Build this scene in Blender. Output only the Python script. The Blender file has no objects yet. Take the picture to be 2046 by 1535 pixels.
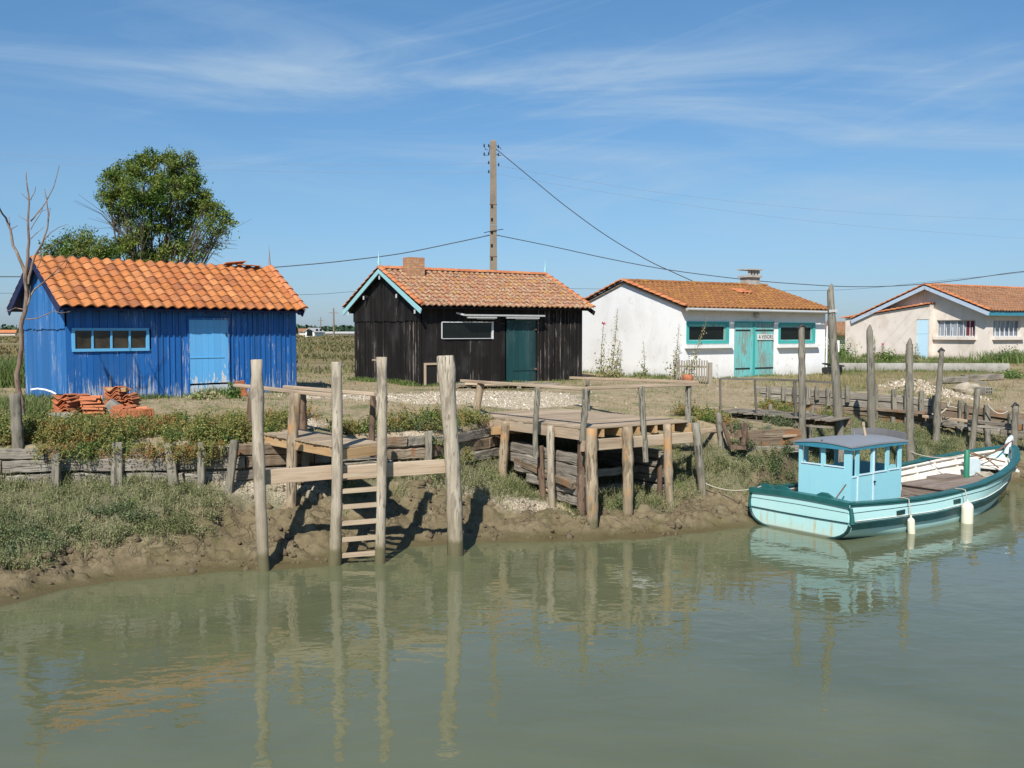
import bpy, math, random
import numpy as np
from mathutils import Vector, Matrix, Euler

random.seed(7)
RNG = np.random.default_rng(11)
PI = math.pi
SC = bpy.context.scene
COL = SC.collection
ZW = -2.2            # water level; the yard by the sheds is z = 0, the eye 1.6
CAM_Z = 1.6
FPX = 1990.0
PITCH = math.atan((767.5 - 660.0) / FPX)

# ------------------------------------------------------------ camera, sky, sun
cam_d = bpy.data.cameras.new('camera')
cam = bpy.data.objects.new('camera', cam_d)
COL.objects.link(cam)
cam.location = (0, 0, CAM_Z)
cam.rotation_euler = (PI / 2 - PITCH, 0, 0)
cam_d.sensor_width = 36.0
cam_d.lens = 36.0 * FPX / 2046.0
cam_d.clip_start = 0.1
cam_d.clip_end = 9000.0
SC.camera = cam

SUN_EL = math.radians(44.5)
LDIR = Vector((0.20, 1.0)).normalized()          # horizontal direction the light travels
L3 = Vector((LDIR.x * math.cos(SUN_EL), LDIR.y * math.cos(SUN_EL), -math.sin(SUN_EL)))
sun_d = bpy.data.lights.new('sun', 'SUN')
sun_d.energy = 5.0
sun_d.angle = math.radians(0.53)
sun_d.color = (1.0, 0.955, 0.89)
sun = bpy.data.objects.new('sun', sun_d)
COL.objects.link(sun)
sun.rotation_euler = L3.to_track_quat('-Z', 'Y').to_euler()
sun.location = (-10, -30, 40)

world = bpy.data.worlds.new('World')
SC.world = world
world.use_nodes = True
wn, wl = world.node_tree.nodes, world.node_tree.links
wn.clear()
w_out = wn.new('ShaderNodeOutputWorld')
w_bg = wn.new('ShaderNodeBackground')
w_bg.inputs['Strength'].default_value = 0.080
w_sky = wn.new('ShaderNodeTexSky')
w_sky.sky_type = 'NISHITA'
w_sky.sun_disc = False
w_sky.sun_elevation = SUN_EL
w_sky.sun_rotation = math.atan2(-LDIR.x, -LDIR.y)
w_sky.altitude = 0.0
w_sky.air_density = 1.0
w_sky.dust_density = 0.35
w_sky.ozone_density = 2.2


def wmath(op, a, b=None, c=None):
    n = wn.new('ShaderNodeMath'); n.operation = op
    for i, v in enumerate((a, b, c)):
        if v is None: continue
        if isinstance(v, (int, float)): n.inputs[i].default_value = v
        else: wl.new(v, n.inputs[i])
    return n.outputs[0]


# thin cirrus: noise over azimuth and elevation of the view direction
w_tc = wn.new('ShaderNodeTexCoord')
w_sep = wn.new('ShaderNodeSeparateXYZ')
wl.new(w_tc.outputs['Generated'], w_sep.inputs[0])
az = wmath('ARCTAN2', w_sep.outputs[0], w_sep.outputs[1])
el = wmath('ARCSINE', w_sep.outputs[2])


def wnoise(sx, sy, ox, oy, scale, detail, rough, dist, tilt=0.0):
    c = wn.new('ShaderNodeCombineXYZ')
    e2 = wmath('ADD', el, wmath('MULTIPLY', az, tilt))
    wl.new(wmath('MULTIPLY_ADD', az, sx, ox), c.inputs[0])
    wl.new(wmath('MULTIPLY_ADD', e2, sy, oy), c.inputs[1])
    n = wn.new('ShaderNodeTexNoise')
    wl.new(c.outputs[0], n.inputs['Vector'])
    n.inputs['Scale'].default_value = scale
    n.inputs['Detail'].default_value = detail
    n.inputs['Roughness'].default_value = rough
    n.inputs['Distortion'].default_value = dist
    return n.outputs['Fac']


def wband(centre, width, tilt=0.0):
    d = wmath('SUBTRACT', wmath('ADD', el, wmath('MULTIPLY', az, tilt)), centre)
    d = wmath('DIVIDE', d, width)
    return wmath('POWER', 2.718, wmath('MULTIPLY', wmath('MULTIPLY', d, d), -1.0))


def wstep(v, lo, hi):
    n = wn.new('ShaderNodeMapRange'); n.interpolation_type = 'SMOOTHSTEP'
    wl.new(v, n.inputs[0])
    n.inputs[1].default_value = lo; n.inputs[2].default_value = hi
    return n.outputs[0]


streak = wstep(wnoise(2.2, 12.0, 12.5, 3.3, 1.0, 8.0, 0.60, 1.3, 0.03), 0.36, 0.80)
patch = wstep(wnoise(1.1, 5.0, 8.3, 2.2, 1.0, 3.0, 0.5, 0.3), 0.34, 0.66)
band_hi = wband(0.226, 0.052, 0.030)
band_lo = wband(0.105, 0.055)
m1 = wmath('MULTIPLY', wmath('MULTIPLY', streak, wmath('ADD', patch, 0.25)), wmath('MULTIPLY', band_hi, 0.78))
m2 = wmath('MULTIPLY', wmath('MULTIPLY', streak, patch), wmath('MULTIPLY', band_lo, 0.75))
m3 = wmath('MULTIPLY', wmath('MULTIPLY', wstep(wnoise(3.0, 30.0, 1.7, 5.0, 1.0, 6.0, 0.6, 1.2, -0.25), 0.5, 0.85), patch), 0.35)
msum = wmath('MINIMUM', wmath('ADD', wmath('ADD', m1, m2), m3), 0.8)
w_mix = wn.new('ShaderNodeMix'); w_mix.data_type = 'RGBA'
wl.new(msum, w_mix.inputs[0])
w_hsv = wn.new('ShaderNodeHueSaturation')
w_hsv.inputs['Saturation'].default_value = 1.0
wl.new(w_sky.outputs[0], w_hsv.inputs['Color'])
w_tint = wn.new('ShaderNodeMix'); w_tint.data_type = 'RGBA'; w_tint.blend_type = 'MULTIPLY'; w_tint.inputs[0].default_value = 1.0
w_tr = wn.new('ShaderNodeValToRGB'); wl.new(wmath('MULTIPLY', el, 2.2), w_tr.inputs[0])
w_tr.color_ramp.elements[0].position = 0.0; w_tr.color_ramp.elements[0].color = (.50, .67, 1.05, 1)
w_tr.color_ramp.elements[1].position = 0.75; w_tr.color_ramp.elements[1].color = (.66, 1.0, 1.20, 1)
e_ = w_tr.color_ramp.elements.new(0.28); e_.color = (.63, .85, 1.04, 1)
wl.new(w_tr.outputs[0], w_tint.inputs[7])
wl.new(w_hsv.outputs[0], w_tint.inputs[6])
wl.new(w_tint.outputs[2], w_mix.inputs[6])
w_mix.inputs[7].default_value = (4.5, 6.0, 7.6, 1)
wl.new(w_mix.outputs[2], w_bg.inputs['Color'])
wl.new(w_bg.outputs[0], w_out.inputs['Surface'])

SC.view_settings.view_transform = 'Standard'
SC.view_settings.look = 'None'
SC.view_settings.exposure = 0.31
SC.view_settings.gamma = 1.0
SC.view_settings.use_curve_mapping = False
SC.render.engine = 'CYCLES'
SC.cycles.max_bounces = 6
SC.cycles.diffuse_bounces = 3
SC.cycles.glossy_bounces = 3
SC.cycles.use_denoising = True

# ------------------------------------------------------------ geometry helpers
CP, SP = math.cos(PITCH), math.sin(PITCH)


def ray(px, py):
    a = (px - 1023.0) / FPX; b = -(py - 767.5) / FPX
    return Vector((a, CP + b * SP, -SP + b * CP))


def at(px, py, y=None, z=None):
    """a surveyed point: sight line px,py at distance y, or where it meets height z"""
    d = ray(px, py)
    t = (y / d.y) if y is not None else (z - CAM_Z) / d.z
    return Vector((d.x * t, d.y * t, CAM_Z + d.z * t))


def hash2(ix, iy, s):
    h = (ix.astype(np.int64) * 374761393 + iy.astype(np.int64) * 668265263 + s * 1442695041) & 0x7fffffff
    h = ((h ^ (h >> 13)) * 1274126177) & 0x7fffffff
    h = (h ^ (h >> 16)) & 0xffff
    return h / 65535.0


def vnoise(x, y, s=0):
    x = np.asarray(x, float); y = np.asarray(y, float)
    ix = np.floor(x); iy = np.floor(y); fx = x - ix; fy = y - iy
    fx = fx * fx * (3 - 2 * fx); fy = fy * fy * (3 - 2 * fy)
    a = hash2(ix, iy, s); b = hash2(ix + 1, iy, s); c = hash2(ix, iy + 1, s); d = hash2(ix + 1, iy + 1, s)
    return (a + (b - a) * fx) * (1 - fy) + (c + (d - c) * fx) * fy


def fbm(x, y, s=0, o=4):
    r = 0; a = 0.5; t = 0
    for i in range(o):
        r = r + a * vnoise(x * 2 ** i + 17.3 * i, y * 2 ** i - 9.1 * i, s + i); t += a; a *= 0.55
    return r / t


class MB:
    """collects shapes for ONE mesh object; uv.x runs along a piece in metres"""
    def __init__(s):
        s.v = []; s.f = []; s.uv = []; s.mi = []; s.sm = []; s.m = 0

    def add(s, vs, fs, uvs=None, smooth=False):
        o = len(s.v); s.v.extend([tuple(p) for p in vs])
        for k, f in enumerate(fs):
            s.f.append([o + i for i in f])
            s.uv.append(uvs[k] if uvs else [(vs[i][0] + vs[i][1] * .7, vs[i][2]) for i in f])
            s.mi.append(s.m); s.sm.append(smooth)

    def beam(s, p, q, w, h, up=(0, 0, 1), rough=0.0, seg=1, tw=1.0):
        """box beam from p to q, w wide (sideways), h high (along up)"""
        p = Vector(p); q = Vector(q); d = (q - p); L = d.length
        if L < 1e-6: return
        d /= L; up = Vector(up)
        sd = d.cross(up)
        if sd.length < 1e-4: sd = d.cross(Vector((0, 1, 0)))
        sd.normalize(); u = sd.cross(d).normalized()
        vo = random.random() * 40; uo = random.random() * 40
        cs = [(-w / 2, -h / 2), (w / 2, -h / 2), (w / 2, h / 2), (-w / 2, h / 2)]
        if rough > 0:
            b = min(w, h) * 0.12
            cs = [(-w/2+b, -h/2), (w/2-b, -h/2), (w/2, -h/2+b), (w/2, h/2-b), (w/2-b, h/2), (-w/2+b, h/2), (-w/2, h/2-b), (-w/2, -h/2+b)]
        n = len(cs)
        per = [0]
        for i in range(n):
            a, b2 = cs[i], cs[(i + 1) % n]
            per.append(per[-1] + math.hypot(a[0] - b2[0], a[1] - b2[1]))
        vs = []
        for k in range(seg + 1):
            t = k / seg; sc = 1 + (tw - 1) * t
            rx = random.uniform(-rough, rough) * .5; rz = random.uniform(-rough, rough) * .5
            for (cx, cz) in cs:
                e = random.uniform(-rough, rough) * .5
                vs.append(p + d * (L * t + (random.uniform(-rough, rough) if k in (0, seg) else 0)) + sd * (cx * sc + rx + e * (1 if cx > 0 else -1)) + u * (cz * sc + rz + e))
        fs = []; uvs = []
        for k in range(seg):
            for i in range(n):
                j = (i + 1) % n
                fs.append((k * n + i, k * n + j, (k + 1) * n + j, (k + 1) * n + i))
                u0 = uo + L * k / seg; u1 = uo + L * (k + 1) / seg
                uvs.append([(u0, vo + per[i]), (u0, vo + per[i + 1]), (u1, vo + per[i + 1]), (u1, vo + per[i])])
        fs.append(tuple(range(n - 1, -1, -1))); uvs.append([(uo + cs[i][0] * .2, vo + cs[i][1]) for i in range(n - 1, -1, -1)])
        fs.append(tuple(seg * n + i for i in range(n))); uvs.append([(uo + cs[i][0] * .2, vo + cs[i][1]) for i in range(n)])
        s.add(vs, fs, uvs)

    def box(s, x0, x1, y0, y1, z0, z1):
        L = (x1 - x0, y1 - y0, z1 - z0); m = max(range(3), key=lambda i: L[i])
        c = ((x0 + x1) / 2, (y0 + y1) / 2, (z0 + z1) / 2)
        if m == 0: s.beam((x0, c[1], c[2]), (x1, c[1], c[2]), L[1], L[2])
        elif m == 1: s.beam((c[0], y0, c[2]), (c[0], y1, c[2]), L[0], L[2])
        else: s.beam((c[0], c[1], z0), (c[0], c[1], z1), L[0], L[1], up=(0, 1, 0))

    def tube(s, pts, rad, n=10, cap=True, wob=0.0, smooth=True, flat=1.0):
        pts = [Vector(p) for p in pts]
        if isinstance(rad, (int, float)): rad = [rad] * len(pts)
        vs = []; uo = random.random() * 40; vo = random.random() * 40; acc = 0; us = []
        ref = None
        for k, p in enumerate(pts):
            a = pts[max(k - 1, 0)]; b = pts[min(k + 1, len(pts) - 1)]
            d = (b - a).normalized()
            if ref is None:
                ref = d.cross(Vector((0, 0, 1)))
                if ref.length < 0.05: ref = d.cross(Vector((0, 1, 0)))
            ref = (ref - d * ref.dot(d)).normalized(); o = d.cross(ref)
            if k: acc += (p - pts[k - 1]).length
            us.append(acc)
            for i in range(n):
                t = 2 * PI * i / n; r = rad[k] * (1 + random.uniform(-wob, wob))
                vs.append(p + ref * (math.cos(t) * r) + o * (math.sin(t) * r * flat))
        fs = []; uvs = []
        for k in range(len(pts) - 1):
            for i in range(n):
                j = (i + 1) % n
                fs.append((k * n + i, k * n + j, (k + 1) * n + j, (k + 1) * n + i))
                c = 2 * PI * max(rad) / n
                uvs.append([(uo + us[k], vo + c * i), (uo + us[k], vo + c * (i + 1)), (uo + us[k + 1], vo + c * (i + 1)), (uo + us[k + 1], vo + c * i)])
        s.add(vs, fs, uvs, smooth)
        if cap:
            s.add(vs[:n], [tuple(range(n - 1, -1, -1))], [[(uo, vo + i * .01) for i in range(n)]])
            s.add(vs[-n:], [tuple(range(n))], [[(uo, vo + i * .01) for i in range(n)]])

    def poly_prism(s, pts, off):
        """flat polygon pts (3d) extruded by vector off"""
        n = len(pts); off = Vector(off); pts = [Vector(p) for p in pts]
        vs = pts + [p + off for p in pts]
        fs = [tuple(range(n - 1, -1, -1)), tuple(range(n, 2 * n))] + [(i, (i + 1) % n, n + (i + 1) % n, n + i) for i in range(n)]
        s.add(vs, fs)

    def build(s, name, mats, parent=None, world=False, bevel=0):
        me = bpy.data.meshes.new(name)
        v = s.v
        if world and parent is not None:
            l = parent.location; v = [(a - l.x, b - l.y, c - l.z) for a, b, c in v]
        me.from_pydata(v, [], s.f)
        lay = me.uv_layers.new(name='UVMap')
        lay.data.foreach_set('uv', [c for f in s.uv for p in f for c in p])
        me.polygons.foreach_set('material_index', s.mi)
        me.polygons.foreach_set('use_smooth', s.sm)
        if not isinstance(mats, (list, tuple)): mats = [mats]
        for m in mats: me.materials.append(m)
        me.update()
        o = bpy.data.objects.new(name, me); COL.objects.link(o)
        if parent is not None: o.parent = parent
        if bevel:
            b = o.modifiers.new('bevel', 'BEVEL'); b.width = bevel; b.segments = 2; b.limit_method = 'ANGLE'
        return o


def tri_mesh(name, V, F, mat, parent=None):
    """numpy vertices (n,3) and faces (m,k)"""
    me = bpy.data.meshes.new(name)
    k = F.shape[1]
    me.vertices.add(len(V)); me.vertices.foreach_set('co', V.astype(np.float32).ravel())
    me.loops.add(F.size); me.loops.foreach_set('vertex_index', F.astype(np.int32).ravel())
    me.polygons.add(len(F))
    me.polygons.foreach_set('loop_start', np.arange(0, F.size, k, dtype=np.int32))
    me.update(calc_edges=True); me.validate()
    me.materials.append(mat)
    o = bpy.data.objects.new(name, me); COL.objects.link(o)
    if parent is not None: o.parent = parent
    return o


def tag(o, label=None, cat=None, group=None, kind=None):
    if label: o['label'] = label
    if cat: o['category'] = cat
    if group: o['group'] = group
    if kind: o['kind'] = kind
    return o


def thing(name, label, cat, loc=(0, 0, 0), rz=0.0, group=None):
    o = bpy.data.objects.new(name, None); COL.objects.link(o)
    o.location = loc; o.rotation_euler = (0, 0, rz); o.empty_display_size = 0.3
    return tag(o, label, cat, group)


def solo(mb, name, mat, loc, label, cat, group=None, bevel=0):
    """a thing that is one mesh, built in world coordinates, with its origin at loc"""
    l = Vector(loc)
    mb.v = [(a - l.x, b - l.y, c - l.z) for a, b, c in mb.v]
    o = mb.build(name, mat, bevel=bevel); o.location = l
    return tag(o, label, cat, group)


# ------------------------------------------------------------ material helpers
class NT:
    def __init__(s, name):
        s.mat = bpy.data.materials.new(name); s.mat.use_nodes = True
        s.n = s.mat.node_tree.nodes; s.l = s.mat.node_tree.links
        s.b = s.n['Principled BSDF']; s.tc = s.n.new('ShaderNodeTexCoord')

    def put(s, sock, v):
        if isinstance(v, bpy.types.NodeSocket): s.l.new(v, sock)
        elif isinstance(v, (tuple, list)):
            sock.default_value = tuple(v) + (1,) if len(v) == 3 and len(sock.default_value) == 4 else v
        else: sock.default_value = v

    def vec(s, which='Object', scale=(1, 1, 1), loc=(0, 0, 0)):
        m = s.n.new('ShaderNodeMapping')
        if which == 'World':
            g = s.n.new('ShaderNodeNewGeometry'); s.l.new(g.outputs['Position'], m.inputs[0])
        else: s.l.new(s.tc.outputs[which], m.inputs[0])
        m.inputs['Scale'].default_value = scale; m.inputs['Location'].default_value = loc
        return m.outputs[0]

    def noise(s, vec, scale=1, detail=4, rough=.55, dist=0):
        n = s.n.new('ShaderNodeTexNoise'); s.l.new(vec, n.inputs['Vector'])
        for k, v in (('Scale', scale), ('Detail', detail), ('Roughness', rough), ('Distortion', dist)): n.inputs[k].default_value = v
        return n.outputs['Fac']

    def voro(s, vec, scale=1, feature='F1', out='Distance', rnd=1.0):
        n = s.n.new('ShaderNodeTexVoronoi'); n.feature = feature; s.l.new(vec, n.inputs['Vector'])
        n.inputs['Scale'].default_value = scale; n.inputs['Randomness'].default_value = rnd
        return n.outputs[out]

    def ramp(s, fac, stops, interp='LINEAR'):
        r = s.n.new('ShaderNodeValToRGB'); s.put(r.inputs[0], fac); cr = r.color_ramp; cr.interpolation = interp
        while len(cr.elements) < len(stops): cr.elements.new(0.5)
        for e, (p, c) in zip(cr.elements, stops):
            e.position = p; e.color = (c, c, c, 1) if isinstance(c, (int, float)) else tuple(c) + (1,)
        return r.outputs[0]

    def step(s, v, lo, hi, a=0.0, b=1.0):
        n = s.n.new('ShaderNodeMapRange'); n.interpolation_type = 'SMOOTHSTEP'; s.put(n.inputs[0], v)
        for i, x in enumerate((lo, hi, a, b)): n.inputs[i + 1].default_value = x
        return n.outputs[0]

    def mix(s, fac, a, b, t='MIX'):
        m = s.n.new('ShaderNodeMix'); m.data_type = 'RGBA'; m.blend_type = t
        s.put(m.inputs[0], fac); s.put(m.inputs[6], a); s.put(m.inputs[7], b)
        return m.outputs[2]

    def math(s, op, a, b=0.0, c=0.0):
        m = s.n.new('ShaderNodeMath'); m.operation = op
        s.put(m.inputs[0], a); s.put(m.inputs[1], b); s.put(m.inputs[2], c)
        return m.outputs[0]

    def island(s):
        g = s.n.new('ShaderNodeNewGeometry'); return g.outputs['Random Per Island']

    def attr(s, name):
        a = s.n.new('ShaderNodeAttribute'); a.attribute_name = name; return a.outputs['Fac']

    def posz(s):
        g = s.n.new('ShaderNodeNewGeometry'); q = s.n.new('ShaderNodeSeparateXYZ'); s.l.new(g.outputs['Position'], q.inputs[0]); return q.outputs[2]

    def objz(s):
        q = s.n.new('ShaderNodeSeparateXYZ'); s.l.new(s.tc.outputs['Object'], q.inputs[0]); return q.outputs[2]

    def bump(s, h, strength=.3, dist=.01, normal=None):
        b = s.n.new('ShaderNodeBump'); s.put(b.inputs['Height'], h)
        b.inputs['Strength'].default_value = strength; b.inputs['Distance'].default_value = dist
        if normal is not None: s.l.new(normal, b.inputs['Normal'])
        return b.outputs[0]

    def fin(s, color, rough=.8, normal=None, spec=.3, **kw):
        s.put(s.b.inputs['Base Color'], color); s.put(s.b.inputs['Roughness'], rough)
        s.b.inputs['Specular IOR Level'].default_value = spec
        if normal is not None: s.l.new(normal, s.b.inputs['Normal'])
        for k, v in kw.items(): s.put(s.b.inputs[k.replace('_', ' ')], v)
        return s.mat


def m_wood(name, dark, mid, light, uv=True, grain=1.0, rough=.85, wet=False, blotch=None, bump=.5, crack=True):
    """weathered timber: grain along uv.x (beams) or z (posts)"""
    t = NT(name)
    if uv:
        v1 = t.vec('UV', (1.2, 26 * grain, 1)); v2 = t.vec('UV', (.8, 3, 1)); v3 = t.vec('UV', (1.5, 70 * grain, 1))
    else:
        v1 = t.vec('Object', (22 * grain, 22 * grain, 1.4)); v2 = t.vec('Object', (3, 3, 1.0)); v3 = t.vec('Object', (50 * grain, 50 * grain, 1.8))
    g = t.noise(v1, 1, 6, .6, .6); b = t.noise(v2, 1, 4, .6, .3); f = t.noise(v3, 1, 3, .7)
    c = t.ramp(g, [(.25, dark), (.48, mid), (.75, light)])
    isl = t.island()
    c = t.mix(.55, c, t.ramp(b, [(.3, dark), (.5, mid), (.72, light)]))
    c = t.mix(1.0, c, t.ramp(isl, [(0, .82), (1, 1.12)]), 'MULTIPLY')
    h = t.math('ADD', g, t.math('MULTIPLY', f, .5))
    if crack:
        ck = t.step(t.noise(v1, 1.7, 2, .4, .2), .39, .43, 1.0, 0.0)
        ck = t.math('MULTIPLY', ck, t.step(b, .45, .6))
        c = t.mix(t.math('MULTIPLY', ck, .8), c, tuple(x * .25 for x in dark))
        h = t.math('SUBTRACT', h, ck)
    if not uv:
        kb = t.step(t.noise(t.vec('Object', (7, 7, 1.6), (3, 1, 2)), 1, 5, .65, .6), .53, .63)
        c = t.mix(t.math('MULTIPLY', kb, .62), c, tuple(x * .62 + y * .12 for x, y in zip(dark, mid)))
        kn = t.step(t.voro(t.vec('Object', (7, 7, 3.2)), 1), .10, .20, 1, 0)
        c = t.mix(t.math('MULTIPLY', kn, .7), c, dark)
    if blotch:
        c = t.mix(t.math('MULTIPLY', t.step(t.noise(t.vec('Object', (1.3, 1.3, .9)), 2.3, 3, .6), .52, .66), .8), c, blotch)
    r = rough
    if wet:
        z = t.posz(); zn = t.math('ADD', z, t.math('MULTIPLY', t.noise(t.vec('Object', (14, 14, 5)), 1, 3), .16))
        alg = t.step(zn, ZW + .30, ZW + .42, 1, 0)
        c = t.mix(alg, c, t.ramp(g, [(.3, (.014, .026, .005)), (.7, (.045, .060, .012))]))
        mud = t.step(zn, ZW + .35, ZW + 1.15, .60, 0)
        c = t.mix(mud, c, (.20, .165, .10))
        r = t.step(zn, ZW + .05, ZW + .3, .35, rough)
    return t.fin(c, r, t.bump(h, bump, .012))


def m_paint(name, col, under, peel=.5, tone=.12, rough=.55, zpeel=None, wood=True, spec=.35, vs=(26, 26, 2.6), grime=None):
    """paint on boards, worn through in vertical flecks"""
    t = NT(name)
    v = t.vec('Object', vs); g = t.noise(v, 1, 6, .62, .5); g2 = t.noise(t.vec('Object', (2.2, 2.2, .9)), 1, 4)
    isl = t.island()
    c = t.mix(1.0, col, t.ramp(isl, [(0, 1 - tone), (1, 1 + tone)]), 'MULTIPLY')
    c = t.mix(t.step(g2, .45, .75, 0, .22), c, tuple(min(1, x * .75 + .10) for x in col))
    lo = .80 - peel * .28
    src = t.math('ADD', g, t.math('MULTIPLY', t.math('SUBTRACT', g2, .5), .35))
    src = t.math('ADD', src, t.math('MULTIPLY', t.math('SUBTRACT', isl, .5), .10))
    if zpeel: src = t.math('ADD', src, t.step(t.objz(), 0.0, zpeel[0], zpeel[1], 0))
    pk = t.step(src, lo, lo + .035)
    c = t.mix(pk, c, t.mix(t.noise(v, 2, 3), tuple(x * .6 for x in under), under))
    if grime:
        c = t.mix(t.step(t.noise(t.vec('Object', (5, 5, 1.2)), 1, 4, .6, .5), .55, .8, 0, .6), c, grime)
    return t.fin(c, t.math('MULTIPLY_ADD', pk, .3, rough), t.bump(t.math('SUBTRACT', g, pk), .35, .006), spec)


def m_tile(name, cols, lichen=None, lamt=.0, moss=None, mamt=.0, scale=1.0, tone=(.72, 1.2)):
    t = NT(name); isl = t.island()
    n1 = t.noise(t.vec('Object', (9, 9, 9)), scale, 5, .65); n2 = t.noise(t.vec('Object', (30, 30, 30)), scale, 4, .7)
    n0 = t.noise(t.vec('Object', (1.1, 1.6, 1.6)), scale, 4, .6)
    k = len(cols)
    c = t.ramp(isl, [(i / max(1, k - 1), cc) for i, cc in enumerate(cols)])
    c = t.mix(1.0, c, t.ramp(n1, [(.25, tone[0]), (.75, tone[1])]), 'MULTIPLY')
    c = t.mix(t.step(n0, .5, .75, 0, .45), c, tuple(x * .5 for x in cols[0]))
    if lichen:
        src = t.math('ADD', t.math('MULTIPLY', n2, .6), t.math('MULTIPLY', n1, .4))
        for j, lc in enumerate(lichen):
            nn = t.noise(t.vec('Object', (13, 13, 13), (j * 7.7, 3.1 * j, j)), scale, 5, .72)
            c = t.mix(t.step(nn, .66 - lamt * .3, .70 - lamt * .3), c, lc)
    if moss:
        nn = t.noise(t.vec('Object', (3, 3, 3), (9, 1, 4)), scale, 6, .75)
        c = t.mix(t.step(nn, .70 - mamt * .4, .80 - mamt * .4, 0, .85), c, moss)
    return t.fin(c, .85, t.bump(t.math('ADD', n1, n2), .35, .008), .2)


def m_plain(name, col, rough=.6, tone=.1, scale=6, spec=.4, metal=0.0, bump=.1):
    t = NT(name); n = t.noise(t.vec('Object'), scale, 5, .65)
    c = t.mix(1.0, col, t.ramp(n, [(.25, 1 - tone), (.75, 1 + tone)]), 'MULTIPLY')
    return t.fin(c, rough, t.bump(n, bump, .01), spec, Metallic=metal)


def m_plaster(name, col, stain, amt=.3, flake=None, scale=1.0, bump=.35):
    t = NT(name); a = t.noise(t.vec('Object', (1.1, 1.1, .8)), scale, 5, .6, .4); b = t.noise(t.vec('Object'), 14 * scale, 5, .7)
    d = t.noise(t.vec('Object', (3.2, 3.2, 1.6)), scale, 6, .7)
    c = t.mix(t.step(a, .42, .75, 0, amt), col, stain)
    c = t.mix(t.step(d, .56, .72, 0, amt * .9), c, tuple(x * .8 for x in stain))
    low = t.step(t.math('ADD', t.objz(), t.math('MULTIPLY', d, .6)), .25, .75, amt * 1.2, 0)
    c = t.mix(low, c, tuple(x * .8 for x in stain))
    h = t.math('ADD', b, t.math('MULTIPLY', a, 2))
    if flake:
        fl = t.step(t.math('ADD', t.noise(t.vec('Object', (5, 5, 4)), scale, 6, .75), t.step(t.objz(), 0, 1.2, .07, 0)), .655, .675)
        c = t.mix(fl, c, flake); h = t.math('SUBTRACT', h, t.math('MULTIPLY', fl, 2))
    return t.fin(c, .9, t.bump(h, bump, .012), .15)


def m_leaf(name, cols, rough=.65, trans=.0, sc=.6, tone=.25):
    t = NT(name); isl = t.island()
    n = t.noise(t.vec('World'), sc, 4, .6)
    fac = t.math('MULTIPLY_ADD', t.math('SUBTRACT', isl, .5), .55, t.step(n, .3, .7))
    k = len(cols)
    c = t.ramp(fac, [(i / (k - 1), cc) for i, cc in enumerate(cols)])
    c = t.mix(1.0, c, t.ramp(isl, [(0, 1 - tone), (1, 1 + tone)]), 'MULTIPLY')
    m = t.fin(c, rough, None, .25)
    if trans:
        tr = t.n.new('ShaderNodeBsdfTranslucent'); t.put(tr.inputs[0], c)
        mx = t.n.new('ShaderNodeMixShader'); mx.inputs[0].default_value = trans
        t.l.new(t.b.outputs[0], mx.inputs[1]); t.l.new(tr.outputs[0], mx.inputs[2])
        t.l.new(mx.outputs[0], t.n['Material Output'].inputs[0])
    return m


M = {}
M['post_new'] = m_wood('barked_post_timber', (.11, .08, .05), (.34, .26, .17), (.54, .46, .34), uv=False, wet=True, blotch=(.45, .24, .10))
M['post_pale'] = m_wood('pale_mooring_timber', (.17, .135, .095), (.40, .34, .255), (.56, .50, .40), uv=False, wet=True)
M['post_grey'] = m_wood('grey_mooring_timber', (.09, .078, .058), (.21, .19, .145), (.34, .315, .255), uv=False, wet=True)
M['post_brown'] = m_wood('brown_bark_timber', (.05, .03, .02), (.16, .105, .07), (.28, .20, .14), uv=False)
M['log'] = m_wood('old_grey_timber', (.045, .036, .026), (.23, .20, .16), (.50, .465, .39), blotch=None, bump=.9)
M['log_rust'] = m_wood('old_brown_timber', (.05, .035, .022), (.20, .145, .095), (.36, .30, .22), bump=.8, blotch=(.26, .11, .04))
M['plank'] = m_wood('sawn_deck_plank', (.18, .13, .085), (.36, .275, .185), (.50, .41, .29), crack=False)
M['plank_new'] = m_wood('fresh_sawn_timber', (.26, .14, .06), (.46, .29, .14), (.56, .40, .23), crack=False)
M['pot'] = m_plain('rusty_clay', (.34, .12, .055), .85, .35, 9)
M['rail_dark'] = m_wood('dark_rail_timber', (.05, .045, .04), (.12, .105, .09), (.20, .18, .15), crack=False)
M['rail_grey'] = m_wood('weathered_grey_rail', (.12, .10, .075), (.25, .215, .165), (.36, .32, .26), crack=False)
M['rail'] = m_wood('weathered_rail_timber', (.22, .15, .095), (.42, .315, .215), (.54, .44, .32), crack=False)
M['plank_old'] = m_wood('old_walkway_plank', (.07, .055, .04), (.22, .185, .14), (.40, .35, .28))
M['black_board'] = m_paint('tarred_board', (.012, .010, .009), (.22, .19, .16), peel=.42, tone=.35, rough=.72, spec=.2, vs=(34, 34, 1.1), zpeel=(.8, .06))
M['black_strip'] = m_paint('worn_cover_strip', (.022, .019, .017), (.26, .22, .19), peel=.85, tone=.4, rough=.8, spec=.2, vs=(30, 30, 1.4))
M['blue_board'] = m_paint('royal_blue_board', (.014, .112, .345), (.52, .56, .60), peel=.58, tone=.18, zpeel=(.7, .14), vs=(38, 38, 1.5))
M['blue_shed_gable'] = m_paint('faded_blue_board', (.024, .14, .37), (.46, .50, .56), peel=.55, tone=.18, zpeel=(.5, .08), vs=(34, 34, 1.6))
M['sky_door'] = m_paint('sky_blue_door_paint', (.115, .40, .72), (.72, .74, .74), peel=.15, tone=.05, zpeel=(1.05, .40), vs=(14, 14, 4))
M['sky_frame'] = m_paint('sky_blue_frame_paint', (.12, .40, .66), (.6, .62, .6), peel=.25, tone=.05)
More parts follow.
